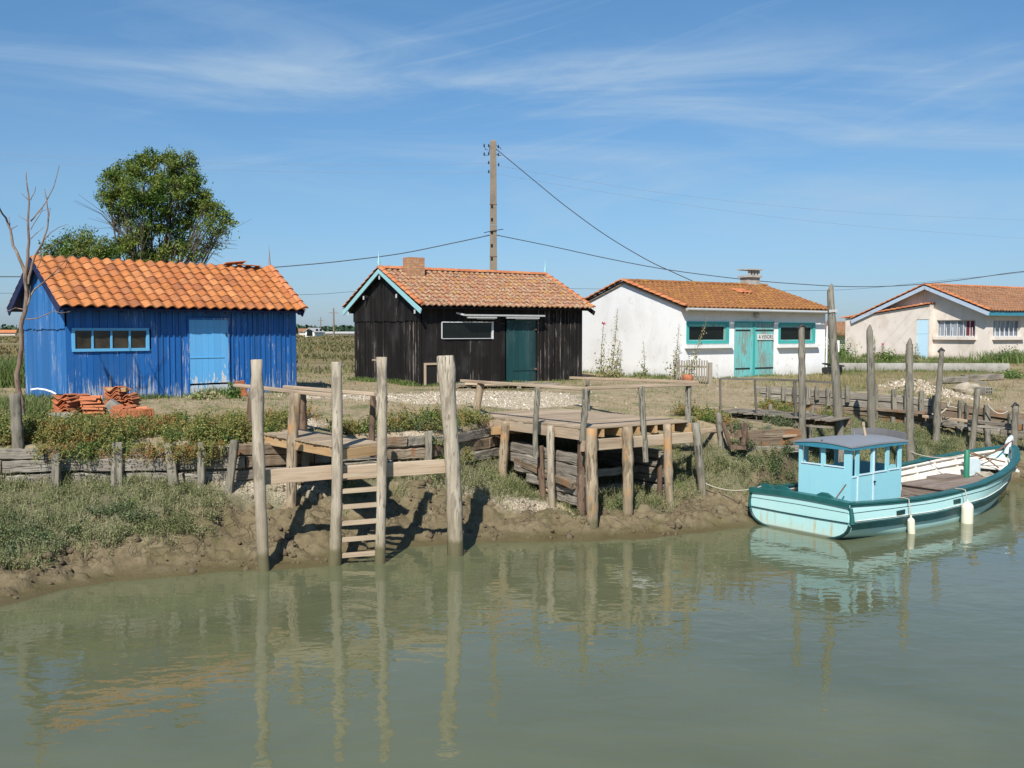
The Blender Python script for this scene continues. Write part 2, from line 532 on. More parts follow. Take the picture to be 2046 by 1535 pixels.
M['barge_blue'] = m_paint('pale_turquoise_paint', (.31, .58, .60), (.5, .5, .45), peel=.25, tone=.05)
M['navy'] = m_paint('navy_trim_paint', (.005, .012, .06), (.2, .2, .22), peel=.2, tone=.1)
M['green_door'] = m_paint('dark_green_door_paint', (.009, .045, .047), (.05, .12, .115), peel=.45, tone=.25, vs=(20, 20, 1.6))
M['turq_door'] = m_paint('turquoise_door_paint', (.15, .46, .44), (.28, .31, .26), peel=.92, tone=.08, vs=(26, 26, 2.4))
M['turq_frame'] = m_paint('turquoise_frame_paint', (.04, .34, .31), (.2, .4, .36), peel=.2, tone=.05)
M['pale_door'] = m_plain('pale_blue_door_paint', (.50, .70, .80), .5, .05)
M['trim_grey'] = m_plain('grey_blue_barge_paint', (.42, .50, .60), .6, .1)
M['white_paint'] = m_plain('white_trim_paint', (.74, .74, .70), .55, .08)
M['window_white'] = m_paint('grey_white_frame_paint', (.55, .56, .56), (.2, .18, .16), peel=.4, tone=.05)
M['white_wall'] = m_plaster('whitewashed_render', (.80, .79, .765), (.58, .56, .51), .42, (.42, .38, .32))
M['cream_wall'] = m_plaster('cream_render', (.72, .64, .56), (.50, .42, .34), .6, None, 1.3)
M['concrete'] = m_plaster('old_concrete', (.42, .40, .36), (.24, .22, .18), .8, None, 2.2)
M['tile_blue'] = m_tile('terracotta_tile', [(.38, .13, .048), (.46, .18, .066), (.40, .145, .045), (.52, .22, .085), (.29, .11, .05), (.45, .17, .062)], [(.30, .14, .07)], .12, (.18, .10, .05), .22)
M['tile_old'] = m_tile('lichen_tile', [(.28, .105, .055), (.38, .15, .075), (.31, .13, .08)], [(.42, .36, .24), (.15, .09, .06), (.36, .29, .18)], .40, (.38, .21, .05), .42, 1.0)
M['tile_moss'] = m_tile('mossy_tile', [(.28, .11, .045), (.33, .135, .055), (.24, .095, .045)], [(.20, .105, .04), (.30, .16, .05)], .4, (.38, .215, .045), .42)
M['tile_far'] = m_tile('brown_tile', [(.25, .12, .062), (.31, .155, .08), (.20, .10, .055)], [(.32, .24, .17)], .3, (.30, .14, .06), .1)
M['tile_rim'] = m_tile('orange_rim_tile', [(.48, .165, .07), (.54, .22, .10)], [(.50, .34, .12)], .22, None)
M['tile_pile'] = m_tile('new_orange_tile', [(.46, .145, .06), (.55, .20, .09), (.38, .13, .07)], [(.25, .12, .08)], .1)
M['glass'] = NT('mottled_window_glass')
_t = M['glass']; M['glass'] = _t.fin(_t.ramp(_t.noise(_t.vec('Object', (2, 2, 3)), 1, 4), [(.35, (.018, .016, .013)), (.7, (.085, .07, .05))]), .06, None, .6)  # opaque pane; the dim brown interior is mottled into its colour
M['dark_glass'] = m_plain('black_window_glass', (.008, .011, .010), .12, .3, spec=.5, bump=.0)
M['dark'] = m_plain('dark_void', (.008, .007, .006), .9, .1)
M['metal'] = m_plain('galvanised_metal', (.34, .36, .37), .45, .15, metal=.6)
M['rust'] = m_plain('rusty_iron', (.17, .09, .05), .8, .4, 14)
M['black_metal'] = m_plain('black_iron', (.02, .02, .02), .6, .2)
M['door_white'] = m_plain('sign_board', (.62, .62, .58), .6, .2, 9)
M['lamp_white'] = m_plain('aged_white_enamel', (.42, .42, .40), .4, .1)
M['wire'] = m_plain('wire_sheath', (.055, .06, .07), .6, .1)
M['wire_thin'] = m_plain('bare_wire', (.22, .28, .36), .6, .1)
M['pole'] = m_plaster('pole_concrete', (.22, .18, .135), (.13, .11, .085), .6, None, 3)
M['rope'] = m_plain('pale_rope', (.42, .37, .29), .9, .25, 40)
M['pvc'] = m_plain('white_plastic', (.75, .75, .75), .35, .05)
M['dead_bark'] = m_wood('dead_bark', (.09, .055, .04), (.22, .15, .11), (.38, .33, .24), uv=False, grain=.8)
M['bark'] = m_wood('bark', (.05, .04, .03), (.12, .095, .07), (.2, .17, .12), uv=False)
M['stone'] = m_plaster('pale_stone', (.52, .46, .38), (.34, .28, .2), .7, None, 4)
M['mud_clod'] = m_plaster('mud_clod', (.21, .165, .105), (.12, .092, .055), .6, None, 3)
# boat
t = NT('hull_paint')
n = t.noise(t.vec('Object', (1.2, 3, 5)), 1, 5, .6); g = t.noise(t.vec('Object', (9, 9, 1.2)), 1, 5, .6, .5)
c = t.mix(t.step(n, .45, .8, 0, .5), (.43, .68, .66), (.53, .72, .69))
c = t.mix(t.step(g, .62, .75, 0, .35), c, (.30, .42, .36))
z = t.math('ADD', t.objz(), t.math('MULTIPLY', n, .10))
c = t.mix(t.step(z, .06, .18, .5, 0), c, (.30, .45, .38))
c = t.mix(t.step(z, .01, .05, .85, 0), c, (.10, .13, .09))
M['hull'] = t.fin(c, .42, t.bump(n, .1, .01), .4)
t = NT('transom_paint')
n = t.noise(t.vec('Object', (2, 2, 2)), 1, 5, .6); g = t.noise(t.vec('Object', (7, 9, 1.0)), 1, 5, .6, .4)
c = t.mix(t.step(n, .4, .8, 0, .5), (.42, .69, .67), (.53, .73, .69))
c = t.mix(t.math('MULTIPLY', t.step(g, .50, .66, 0, .85), t.step(t.objz(), .12, .42, 1, 0)), c, (.50, .36, .16))
c = t.mix(t.step(t.math('ADD', t.objz(), t.math('MULTIPLY', n, .2)), .08, .32, .6, 0), c, (.55, .58, .44))
c = t.mix(t.step(t.objz(), .02, .06, .85, 0), c, (.12, .13, .09))
M['transom'] = t.fin(c, .42, t.bump(n, .1, .01), .4)
t = NT('cabin_paint')
n = t.noise(t.vec('Object', (1.5, 1.5, 1.5)), 1, 5, .6); g = t.noise(t.vec('Object', (11, 11, 1.0)), 1, 5, .65, .4)
c = t.mix(t.step(n, .4, .75, 0, .6), (.29, .60, .67), (.38, .65, .68))
c = t.mix(t.step(g, .56, .76, 0, .30), c, (.24, .38, .38))
M['cabin'] = t.fin(c, .42, t.bump(t.math('ADD', n, g), .08, .01), .35)
M['fascia'] = m_plain('fascia_blue_paint', (.045, .22, .30), .4, .1, 3)
M['gunwale'] = m_plain('dark_teal_paint', (.018, .105, .10), .35, .25, 5)
M['strake_dark'] = m_plain('black_green_paint', (.010, .045, .045), .4, .35, 5)
M['cabin_roof'] = m_plain('grey_roof_paint', (.225, .235, .25), .5, .08, 2)
M['boat_white'] = m_plaster('worn_white_boat_paint', (.74, .70, .62), (.46, .38, .28), .6, None, 3, .15)
M['bitt_green'] = m_plain('mid_green_paint', (.03, .19, .11), .45, .12, 4)
M['hatch'] = m_wood('grey_hatch_timber', (.14, .105, .08), (.24, .19, .155), (.32, .27, .23))
M['fender'] = m_plain('cream_fender_vinyl', (.74, .71, .55), .4, .08, 4)
M['grey_board'] = m_plain('grey_board_paint', (.17, .165, .165), .7, .15, 4)
# leaves
M['marsh'] = m_leaf('glasswort', [(.10, .11, .048), (.185, .21, .078), (.28, .26, .15), (.15, .19, .06)], .7, .15, 1.1)
M['shrub'] = m_leaf('sea_purslane', [(.07, .13, .035), (.15, .21, .05), (.30, .24, .07), (.14, .20, .07), (.34, .17, .05)], .65, .2, 2.0)
M['dry'] = m_leaf('dry_grass', [(.26, .20, .095), (.34, .27, .14), (.15, .175, .05), (.11, .165, .04)], .8, .15, .5)
M['meadow'] = m_leaf('meadow_grass', [(.085, .10, .035), (.15, .14, .055), (.20, .165, .08), (.10, .115, .04), (.19, .12, .05)], .8, .1, .12)
M['lush'] = m_leaf('lush_grass', [(.07, .12, .025), (.12, .17, .045), (.19, .20, .08)], .6, .2, 1.5)
M['tree_leaf'] = m_leaf('ash_leaf', [(.05, .105, .016), (.095, .165, .026), (.19, .21, .04), (.075, .14, .022)], .5, .25, .9, .35)
M['tree_far'] = m_leaf('far_leaf', [(.022, .05, .028), (.035, .07, .038), (.05, .085, .04)], .8, 0, .02)
M['marsh2'] = m_leaf('dark_marsh_leaf', [(.05, .085, .035), (.09, .13, .05), (.14, .17, .08), (.10, .12, .06)], .7, .1, 1.3)
M['holly_leaf'] = m_leaf('hollyhock_leaf', [(.15, .17, .06), (.26, .25, .11), (.36, .31, .18), (.20, .24, .08)], .7, .15, 2)
M['lush_leaf'] = m_leaf('bush_leaf', [(.05, .11, .02), (.10, .18, .035), (.16, .22, .06)], .6, .15, 1.2)
M['dry_stem'] = m_plain('dry_stem', (.22, .19, .09), .8, .2)
M['flower'] = m_plain('red_flower', (.55, .06, .12), .7, .3)
# ------------------------------------------------------------ ground and water
def curve(rows):
    """rows (px, py, z) -> arrays x, y, z sorted in world x"""
    p = sorted((tuple(at(a, b, z=c)) for a, b, c in rows), key=lambda q: q[0])
    return np.array(p).T


cW = curve([(0, 1212, ZW), (120, 1182, ZW), (230, 1164, ZW), (350, 1152, ZW), (450, 1144, ZW), (540, 1139, ZW), (640, 1133, ZW), (740, 1112, ZW), (800, 1096, ZW), (900, 1088, ZW), (1000, 1085, ZW), (1180, 1083, ZW), (1300, 1077, ZW), (1400, 1068, ZW), (1500, 1052, ZW), (1600, 1018, ZW), (1700, 998, ZW), (1900, 972, ZW), (2046, 964, ZW)])
cV = curve([(0, 1128, -1.88), (80, 1124, -1.88), (140, 1090, -1.78), (250, 1070, -1.69), (400, 1040, -1.55), (480, 1030, -1.60), (650, 1005, -1.50), (850, 1000, -1.6), (1000, 1012, -1.76), (1180, 1035, -1.97), (1400, 1005, -1.82), (1500, 985, -1.75), (1600, 962, -1.72), (1700, 945, -1.7), (1900, 935, -1.85), (2046, 931, -1.9)])
_f = [tuple(at(*r[:2], z=r[2])) for r in [(-60, 957, -1.0), (0, 957, -1.0), (230, 955, -1.04), (400, 957, -1.04), (500, 955, -1.08), (700, 935, -1.04), (850, 925, -1.0), (925, 921, -1.04)]]
_f += [(.05, 22.5, -1.05), (3.75, 22.6, -1.05)] + [tuple(at(*r[:2], z=r[2])) for r in [(1430, 893, -.9), (1600, 888, -.9)]]
_f += [(7.5, 30.6, -.62), (8.6, 29.82, -.80), (10.2, 28.67, -1.05), (11.6, 27.66, -1.2), (13.0, 26.64, -1.3), (14.5, 25.56, -1.35)]
cF = np.array(_f).T
cT = np.array([(-12, -.44), (-5, -.46), (-3, -.42), (0, -.36), (4.1, -.38), (4.9, -.60), (6.5, -.62), (7.5, -.13), (10.2, -.22), (11.6, -.30), (13, -.55), (15, -.65)]).T
cG = np.array([(-12, 21.5, -.02), (-8, 22.6, -.02), (-4, 23.5, -.03), (0, 25.5, -.05), (3.8, 27.5, -.04), (5, 31, -.04), (7.5, 33.5, -.02), (12, 36, -.04), (16, 36, -.05)]).T
# extra mid point between mud edge and wall foot
cM = np.array([(-12, .5, .03), (-5, .5, .03), (-1.2, .5, .03), (-.2, .5, -.22), (3.2, .5, -.22), (3.9, .5, .0), (6.5, .5, .05), (7.5, .35, .38), (10.2, .55, .12), (13, .6, .05)]).T


def yz(x):
    f = lambda c, i: np.interp(x, c[0], c[i])
    yw = f(cW, 1); yv = np.maximum(f(cV, 1), yw + .25); zv = f(cV, 2)
    yf = np.maximum(f(cF, 1), yv + .4); zf = f(cF, 2); zt = f(cT, 1)
    yg = np.maximum(f(cG, 1), yf + 1.0); zg = f(cG, 2)
    fr = f(cM, 1); dz = f(cM, 2)
    ym = yv + (yf - yv) * fr; zm = zv + (zf - zv) * fr + dz
    return yw, yv, zv, ym, zm, yf, zf, zt, yg, zg


def gauss(x, y, cx, cy, rx, ry):
    return np.exp(-((x - cx) / rx) ** 2 - ((y - cy) / ry) ** 2)


def ground(x, y, fine=True):
    x = np.asarray(x, float); y = np.asarray(y, float)
    yw, yv, zv, ym, zm, yf, zf, zt, yg, zg = yz(x)
    wob = (fbm(x * 1.1, y * 1.1, 5, 3) - .5)
    yy = y + wob * .35 * np.clip((yf - .4 - y) / .5, 0, 1) * np.clip((y - yw + 1.5) / .5, 0, 1)
    xs = [yw - 7, yw - 1.2, yw, yv, ym, yf, yf + .16, yg, yg + 8]
    zs = [-3.4 + 0 * x, -2.75 + 0 * x, ZW + 0 * x, zv, zm, zf, zt, zg, 0 * x]
    z = zs[0].copy() if hasattr(zs[0], 'copy') else zs[0]
    for i in range(len(xs) - 1):
        t = np.clip((yy - xs[i]) / np.maximum(xs[i + 1] - xs[i], 1e-6), 0, 1)
        if i in (1, 2, 3, 4, 6): t = t * .6 + (t * t * (3 - 2 * t)) * .4
        z = np.where(yy > xs[i], zs[i] + (zs[i + 1] - zs[i]) * t, z)
    # near bank, behind the camera's feet
    nb = np.interp(y, [-30, 1.5, 6.0, 8.0], [-.1, -.1, -2.6, -3.4])
    z = np.where(y < 8.0, np.maximum(z, nb), z)
    # raised yard by the far cream house
    up = np.clip((x - 13.5) / .3, 0, 1) * np.clip((y - 39.6) / .3, 0, 1) * np.clip((120 - y) / 40, 0, 1)
    z = z + .27 * up
    mudm = np.clip((y - yw + .8) / .4, 0, 1) * np.clip((yv + .9 - y) / .8, 0, 1)
    slope = np.clip((y - yv + .3) / .5, 0, 1) * np.clip((yf - y) / .3, 0, 1)
    if fine:
        cr = fbm(x * 5, y * 6.5, 21, 4); l = fbm(x * 2.2, y * 3, 3, 3)
        rid = 1 - np.abs(fbm(x * 3.1, y * 4.3, 41, 3) - .5) * 4
        lump = np.clip(l - .42, 0, 1) * 3
        high = np.clip((y - yw - .18) / .3, 0, 1)
        c2 = fbm(x * 9, y * 12, 63, 3)
        z = z + mudm * high * (.26 * (cr - .5) + .20 * lump * (cr - .3) + .04 * (l - .5) - .05 * np.clip(rid, 0, 1) + .12 * (c2 - .5)) + mudm * (1 - high) * .03 * (l - .5)
        zt_ = (z + .25 * (fbm(x * 1.3, y * 1.3, 71, 3) - .5)) / .13; q_ = zt_ - np.floor(zt_)
        z = z + mudm * high * .075 * (np.clip((q_ - .62) / .16, 0, 1) - q_) * np.clip((fbm(x * .8, y * .8, 17, 2) - .3) * 5, 0, 1)
        z = z + slope * (.12 * (fbm(x * 2, y * 2, 9, 3) - .5) + .05 * (cr - .5))
        pl = np.clip((y - yf - .3) / .5, 0, 1)
        z = z + pl * (.07 * (fbm(x * .8, y * .8, 14, 4) - .5) + .02 * (cr - .5)) * np.clip((60 - y) / 20, 0, 1)
        far = np.clip((y - 34) / 15, 0, 1)
        z = z + far * .25 * (fbm(x * .06, y * .06, 31, 3) - .5)
        # white shell heap on the right
        z = z + .42 * gauss(x, y, 12.05, 29.5, 1.15, .75) * (1 + .25 * (cr - .5))
    return z


def H(x, y): return float(ground(np.array([x]), np.array([y]))[0])


def axis(parts):
    out = []
    for a, b, s in parts:
        n = max(1, int(round((b - a) / s))); out += list(np.linspace(a, b, n, endpoint=False))
    return out + [parts[-1][1]]


gx = np.array(axis([(-4000, -600, 500), (-600, -120, 60), (-120, -30, 10), (-30, -17, 1.0), (-17, -10.5, .14), (-10.5, 14.5, .06), (14.5, 40, .8), (40, 140, 10), (140, 600, 60), (600, 4000, 500)]))
gy = np.array(axis([(-60, -2, 10), (-2, 12, 1.0), (12, 13.2, .2), (13.2, 26, .055), (26, 36, .14), (36, 60, .6), (60, 130, 4), (130, 600, 30), (600, 4000, 400), (4000, 7000, 1000)]))
X, Y = np.meshgrid(gx, gy)
Z = ground(X, Y)
V = np.stack([X.ravel(), Y.ravel(), Z.ravel()], 1)
nx, ny = len(gx), len(gy)
ii, jj = np.meshgrid(np.arange(nx - 1), np.arange(ny - 1))
a = (jj * nx + ii).ravel()
F = np.stack([a, a + 1, a + nx + 1, a + nx], 1)


def shell_mask(x, y):
    n = fbm(x * .9, y * .9, 51, 4) - .5
    m = gauss(x, y, -3.0, 24.6, 3.6, 1.3) + gauss(x, y, .2, 26.0, 2.4, 1.1) + .95 * gauss(x, y, -4.9, 20.3, 1.5, 1.0) + .8 * gauss(x, y, -1.0, 24.2, 3.0, .9)
    m = m + 1.3 * gauss(x, y, 12.05, 29.5, 1.5, .9) + .7 * gauss(x, y, 13.4, 29.2, 1.0, .35)
    m = m + .75 * gauss(x, y, 9.5, 35.4, 1.6, .5) + .6 * gauss(x, y, -9.5, 21.0, .8, .3)
    return np.clip((m + n * .8 - .42) * 1.7, 0, 1)


yw, yv, zv, ym, zm, yf, zf, zt, yg, zg = yz(X.ravel())
xr, yr = X.ravel(), Y.ravel()
mud = np.clip((yv + .35 + (fbm(xr * 1.7, yr * 1.7, 77, 3) - .5) * 1.6 - yr) / .35, 0, 1)
stony = np.clip((gauss(xr, yr, -4.9, 18.1, 1.3, .7) + gauss(xr, yr, -1.6, 19.6, 1.0, .6) + gauss(xr, yr, .3, 19.3, .9, .5) - .35 + (fbm(xr * 2, yr * 2, 5, 3) - .5)) * 3, 0, 1)
marsh = (1 - mud) * np.clip((yf + .1 - yr) / .1, 0, 1)
far = np.clip((yr - 34 - (fbm(xr * .2, yr * .2, 88, 3) - .5) * 6) / 6, 0, 1)
me = bpy.data.meshes.new('ground')
me.vertices.add(len(V)); me.vertices.foreach_set('co', V.astype(np.float32).ravel())
me.loops.add(F.size); me.loops.foreach_set('vertex_index', F.astype(np.int32).ravel())
me.polygons.add(len(F)); me.polygons.foreach_set('loop_start', np.arange(0, F.size, 4, dtype=np.int32))
me.polygons.foreach_set('use_smooth', np.ones(len(F), bool))
me.update(calc_edges=True)
for nme, arr in (('shell', shell_mask(xr, yr)), ('mud', mud), ('marsh', marsh), ('far', far), ('stony', stony)):
    at_ = me.attributes.new(nme, 'FLOAT', 'POINT'); at_.data.foreach_set('value', arr.astype(np.float32))

t = NT('creek_ground')
w1 = t.vec('World')
n1 = t.noise(w1, .9, 6, .65); n2 = t.noise(w1, 7, 6, .7); n3 = t.noise(w1, 32, 4, .7); n4 = t.noise(w1, .22, 4, .6)
dry = t.ramp(n2, [(.3, (.20, .155, .09)), (.5, (.30, .235, .145)), (.72, (.40, .32, .21))])
grn = t.ramp(n3, [(.3, (.075, .095, .03)), (.7, (.17, .17, .065))])
c = t.mix(t.step(t.math('ADD', t.math('MULTIPLY', n1, .6), t.math('MULTIPLY', n2, .4)), .50, .62), dry, grn)
vo = t.voro(w1, 16); vc = t.voro(w1, 26, out='Color')
sepc = t.n.new('ShaderNodeSeparateColor'); t.l.new(vc, sepc.inputs[0])
sh = t.ramp(sepc.outputs[0], [(0, (.29, .23, .15)), (.45, (.41, .34, .24)), (1, (.58, .51, .39))])
sh = t.mix(t.step(n2, .45, .75, 0, .5), sh, (.40, .32, .22))
smask = t.step(t.math('ADD', t.attr('shell'), t.math('MULTIPLY', t.math('SUBTRACT', n3, .5), .6)), .38, .55)
c = t.mix(smask, c, sh)
marshc = t.ramp(n3, [(.3, (.10, .095, .05)), (.6, (.17, .155, .09)), (.8, (.25, .22, .14))])
c = t.mix(t.attr('marsh'), c, marshc)
farc = t.mix(t.step(n4, .38, .62), t.ramp(n2, [(.3, (.10, .095, .035)), (.7, (.185, .155, .065))]), t.ramp(n2, [(.3, (.16, .115, .05)), (.7, (.27, .205, .10))]))
sx = t.noise(t.vec('World', (.02, .16, 1)), 1, 4, .6, .4)
farc = t.mix(t.step(sx, .52, .6, 0, .75), farc, (.27, .22, .13))
farc = t.mix(t.step(t.noise(t.vec('World', (.015, .11, 1), (4, 9, 0)), 1, 3, .6), .56, .64, 0, .7), farc, (.075, .10, .03))
c = t.mix(t.attr('far'), c, farc)
mn = t.noise(w1, 2.2, 6, .7, .3)
mudc = t.ramp(t.math('ADD', t.math('MULTIPLY', mn, .55), t.math('MULTIPLY', n2, .45)), [(.32, (.085, .064, .034)), (.5, (.150, .118, .066)), (.68, (.235, .19, .118))])
wob_ = t.n.new('ShaderNodeVectorMath'); wob_.operation = 'MULTIPLY_ADD'; nz_ = t.n.new('ShaderNodeTexNoise'); t.l.new(w1, nz_.inputs['Vector']); nz_.inputs['Scale'].default_value = 3.0; nz_.inputs['Detail'].default_value = 5; t.l.new(nz_.outputs['Color'], wob_.inputs[0]); wob_.inputs[1].default_value = (.7, .7, .2); t.l.new(w1, wob_.inputs[2])
crk = t.voro(wob_.outputs[0], 5.5, 'DISTANCE_TO_EDGE')
crk = t.math('ADD', crk, t.step(t.noise(w1, 1.1, 3), .42, .58, .12, 0))
z = t.posz()
high = t.step(z, ZW + .10, ZW + .30)
mudc = t.mix(t.math('MULTIPLY', t.step(crk, .0, .05, .5, 0), high), mudc, (.06, .045, .025))
wetl = t.step(t.math('ADD', z, t.math('MULTIPLY', mn, .06)), ZW + .05, ZW + .24, 1, 0)
mudc = t.mix(t.math('MULTIPLY', wetl, .85), mudc, (.098, .080, .036))
mudc = t.mix(t.step(t.noise(w1, 1.3, 4), .55, .72, 0, .45), mudc, (.115, .105, .04))
c = t.mix(t.attr('mud'), c, mudc)
c = t.mix(t.math('MULTIPLY', t.attr('stony'), t.step(n3, .4, .6)), c, (.46, .39, .30))
h = t.math('ADD', t.math('MULTIPLY', n3, .5), n2)
h = t.math('ADD', h, t.math('MULTIPLY', t.math('MULTIPLY', t.step(crk, 0, .10), high), t.math('MULTIPLY', t.attr('mud'), .8)))
h = t.math('ADD', h, t.math('MULTIPLY', vo, t.math('MULTIPLY', smask, -1.2)))
r = t.math('MULTIPLY_ADD', t.math('MULTIPLY', wetl, t.attr('mud')), -.62, .92)
me.materials.append(t.fin(c, r, t.bump(h, .8, .03), .25))
go = bpy.data.objects.new('ground', me); COL.objects.link(go)
tag(go, kind='structure')

# water sheet
wx = np.array(axis([(-600, -40, 80), (-40, 40, 4), (40, 600, 80)])); wy = np.array(axis([(-1, 30, 1.5)]))
WX, WY = np.meshgrid(wx, wy)
V = np.stack([WX.ravel(), WY.ravel(), np.full(WX.size, ZW)], 1)
nx, ny = len(wx), len(wy)
ii, jj = np.meshgrid(np.arange(nx - 1), np.arange(ny - 1)); a = (jj * nx + ii).ravel()
t = NT('murky_water')
s1 = t.noise(t.vec('World', (2.2, 3.2, 1)), 1.0, 1, .5, .4)
s2 = t.noise(t.vec('World', (5.5, 9.0, 1), (3, 8, 0)), 1.0, 1.5, .5, .4)
s3 = t.noise(t.vec('World', (14, 26, 1), (1, 4, 0)), 1.0, 2, .5, .3)
pm = t.step(t.noise(t.vec('World', (.30, .45, 1)), 1, 3, .5), .35, .68, .35, 1.3)
hh = t.math('ADD', t.math('MULTIPLY', s1, 1.0), t.math('MULTIPLY', s2, .30))
hh = t.math('ADD', hh, t.math('MULTIPLY', s3, t.math('MULTIPLY', pm, .02)))
cl = t.noise(t.vec('World', (.25, .5, 1), (2, 7, 0)), 1, 4, .6, .6)
cc = t.ramp(cl, [(.3, (.096, .106, .054)), (.7, (.130, .138, .074))])
WM = t.fin(cc, .012, t.bump(hh, .30, .022), .68, IOR=1.333)
wo = tri_mesh('water', V, np.stack([a, a + 1, a + nx + 1, a + nx], 1), WM)
tag(wo, kind='structure')


# ------------------------------------------------------------ vegetation helpers (numpy)
def blades(P, h, w, lean, r=RNG):
    """one bent blade (2 triangles as a strip of 3) per point"""
    n = len(P); th = r.random(n) * 2 * PI
    d = np.stack([np.cos(th), np.sin(th), 0 * th], 1)
    ln = r.normal(0, lean, (n, 2)); tip = P + np.stack([ln[:, 0] * h, ln[:, 1] * h, h], 1)
    mid = P + np.stack([ln[:, 0] * h * .35, ln[:, 1] * h * .35, h * .55], 1)
    a = P - d * w[:, None] / 2; b = P + d * w[:, None] / 2
    c = mid + d * w[:, None] * .4; e = mid - d * w[:, None] * .4
    V = np.stack([a, b, c, e, tip], 1).reshape(-1, 3)
    o = np.arange(n)[:, None] * 5
    F = np.concatenate([o + np.array([[0, 1, 2]]), o + np.array([[0, 2, 3]]), o + np.array([[3, 2, 4]])], 0)
    return V, F


def leaves(P, size, r=RNG, aspect=.45, upb=0.0):
    """small diamond leaf at every point, any direction"""
    n = len(P); d = r.normal(0, 1, (n, 3)); d[:, 2] += upb; d /= np.linalg.norm(d, axis=1)[:, None]
    q = r.normal(0, 1, (n, 3)); s = np.cross(d, q); s /= np.linalg.norm(s, axis=1)[:, None] + 1e-9
    sz = size[:, None]
    V = np.stack([P - d * sz * .5, P + s * sz * aspect * .5, P + d * sz * .5, P - s * sz * aspect * .5], 1).reshape(-1, 3)
    return V, np.arange(4 * n).reshape(n, 4)


def tris(F): return np.concatenate([F[:, [0, 1, 2]], F[:, [0, 2, 3]]], 0)


def join(parts):
    Vs, Fs, o = [], [], 0
    for V, F in parts:
        if F.shape[1] == 4: F = tris(F)
        Vs.append(V); Fs.append(F + o); o += len(V)
    return np.concatenate(Vs), np.concatenate(Fs)


def scatter(n, x0, x1, y0, y1, dens, r=RNG):
    x = r.uniform(x0, x1, n); y = r.uniform(y0, y1, n)
    k = r.random(n) < np.clip(dens(x, y), 0, 1); x, y = x[k], y[k]
    return np.stack([x, y, ground(x, y) - .01], 1)
# ------------------------------------------------------------ building helpers
# local frame of a building: x along the front (to the right), y away from the front, z up
def boards(mb, x0, x1, z0, ztop, y=0.0, out=-1, w=.16, gap=.007, th=.024, holes=(), axis='x', strips=None, jit=.004):
    """vertical boards on plane y (axis x) or plane x=y (axis y); ztop is a number or function"""
    zt = ztop if callable(ztop) else (lambda q: ztop)
    q = x0
    while q < x1 - .02:
        ww = min(w * random.uniform(.8, 1.15), x1 - q)
        if x1 - q - ww < .05: ww = x1 - q
        a, b = q + gap / 2, q + ww - gap / 2
        dy = random.uniform(-jit, jit) + (0 if random.random() > .1 else out * .004)
        segs = [(z0 + random.uniform(-.015, .02), None)]
        for (hx0, hx1, hz0, hz1) in holes:
            if b > hx0 + .01 and a < hx1 - .01:
                if a < hx0 < b: a2 = a; b = max(a + .01, hx0) if hx0 - a > b - hx0 else b
                segs = [(segs[0][0], hz0), (hz1, None)]
                if hz0 <= z0 + .05: segs = [(hz1, None)]
                break
        for (s0, s1) in segs:
            ta, tb = (zt(a), zt(b)) if s1 is None else (s1, s1)
            if min(ta, tb) - s0 < .02: continue
            o0, o1 = sorted((y + dy, y + dy + out * th))
            P = []
            for yy in (o0, o1):
                P += [(a, yy, s0), (b, yy, s0), (b, yy, tb), (a, yy, ta)]
            if axis == 'y': P = [(py, px, pz) for px, py, pz in P]
            fs = [(0, 1, 2, 3), (7, 6, 5, 4), (0, 4, 5, 1), (1, 5, 6, 2), (2, 6, 7, 3), (3, 7, 4, 0)]
            if axis == 'y': fs = [f[::-1] for f in fs]
            mb.add(P, fs)
        if strips is not None and random.random() < strips[1] and b < x1 - .03 and not any(b > h[0] - .02 and b < h[1] + .02 for h in holes):
            strips[0].append(b)
        q += ww


def strip_mb(qs, z0, ztop, y, out, axis='x', w=.035, th=.018, prob=1.0):
    mb = MB()
    zt = ztop if callable(ztop) else (lambda q: ztop)
    for q in qs:
        o = y + out * (.030 + th / 2); top = zt(q) - .02
        p, r = ((q, o, z0), (q, o, top)) if axis == 'x' else ((o, q, z0), (o, q, top))
        mb.beam(p, r, w if axis == 'y' else th, th if axis == 'y' else w, up=(1, 0, 0))
    return mb


def holed_wall(mb, x0, x1, z0, z1, holes, y=0.0, depth=.25, axis='x', out=-1):
    """front face of a thick wall with rectangular openings and their reveals"""
    xs = sorted({x0, x1, *[h[0] for h in holes], *[h[1] for h in holes]})
    zs = sorted({z0, z1, *[h[2] for h in holes], *[h[3] for h in holes]})
    fl = (lambda p: (p[1], p[0], p[2])) if axis == 'y' else (lambda p: p)
    rev = (axis == 'y') != (out > 0)
    for i in range(len(xs) - 1):
        for k in range(len(zs) - 1):
            cx, cz = (xs[i] + xs[i + 1]) / 2, (zs[k] + zs[k + 1]) / 2
            if any(h[0] < cx < h[1] and h[2] < cz < h[3] for h in holes): continue
            P = [fl(p) for p in ((xs[i], y, zs[k]), (xs[i + 1], y, zs[k]), (xs[i + 1], y, zs[k + 1]), (xs[i], y, zs[k + 1]))]
            mb.add(P, [(3, 2, 1, 0) if rev else (0, 1, 2, 3)])
    yb = y - out * depth
    for (a, b, c, d) in holes:
        for q in ([(a, y, c), (a, yb, c), (a, yb, d), (a, y, d)], [(b, y, c), (b, y, d), (b, yb, d), (b, yb, c)], [(a, y, d), (a, yb, d), (b, yb, d), (b, y, d)], [(a, y, c), (b, y, c), (b, yb, c), (a, yb, c)]):
            mb.add([fl(p) for p in q], [(0, 1, 2, 3)])


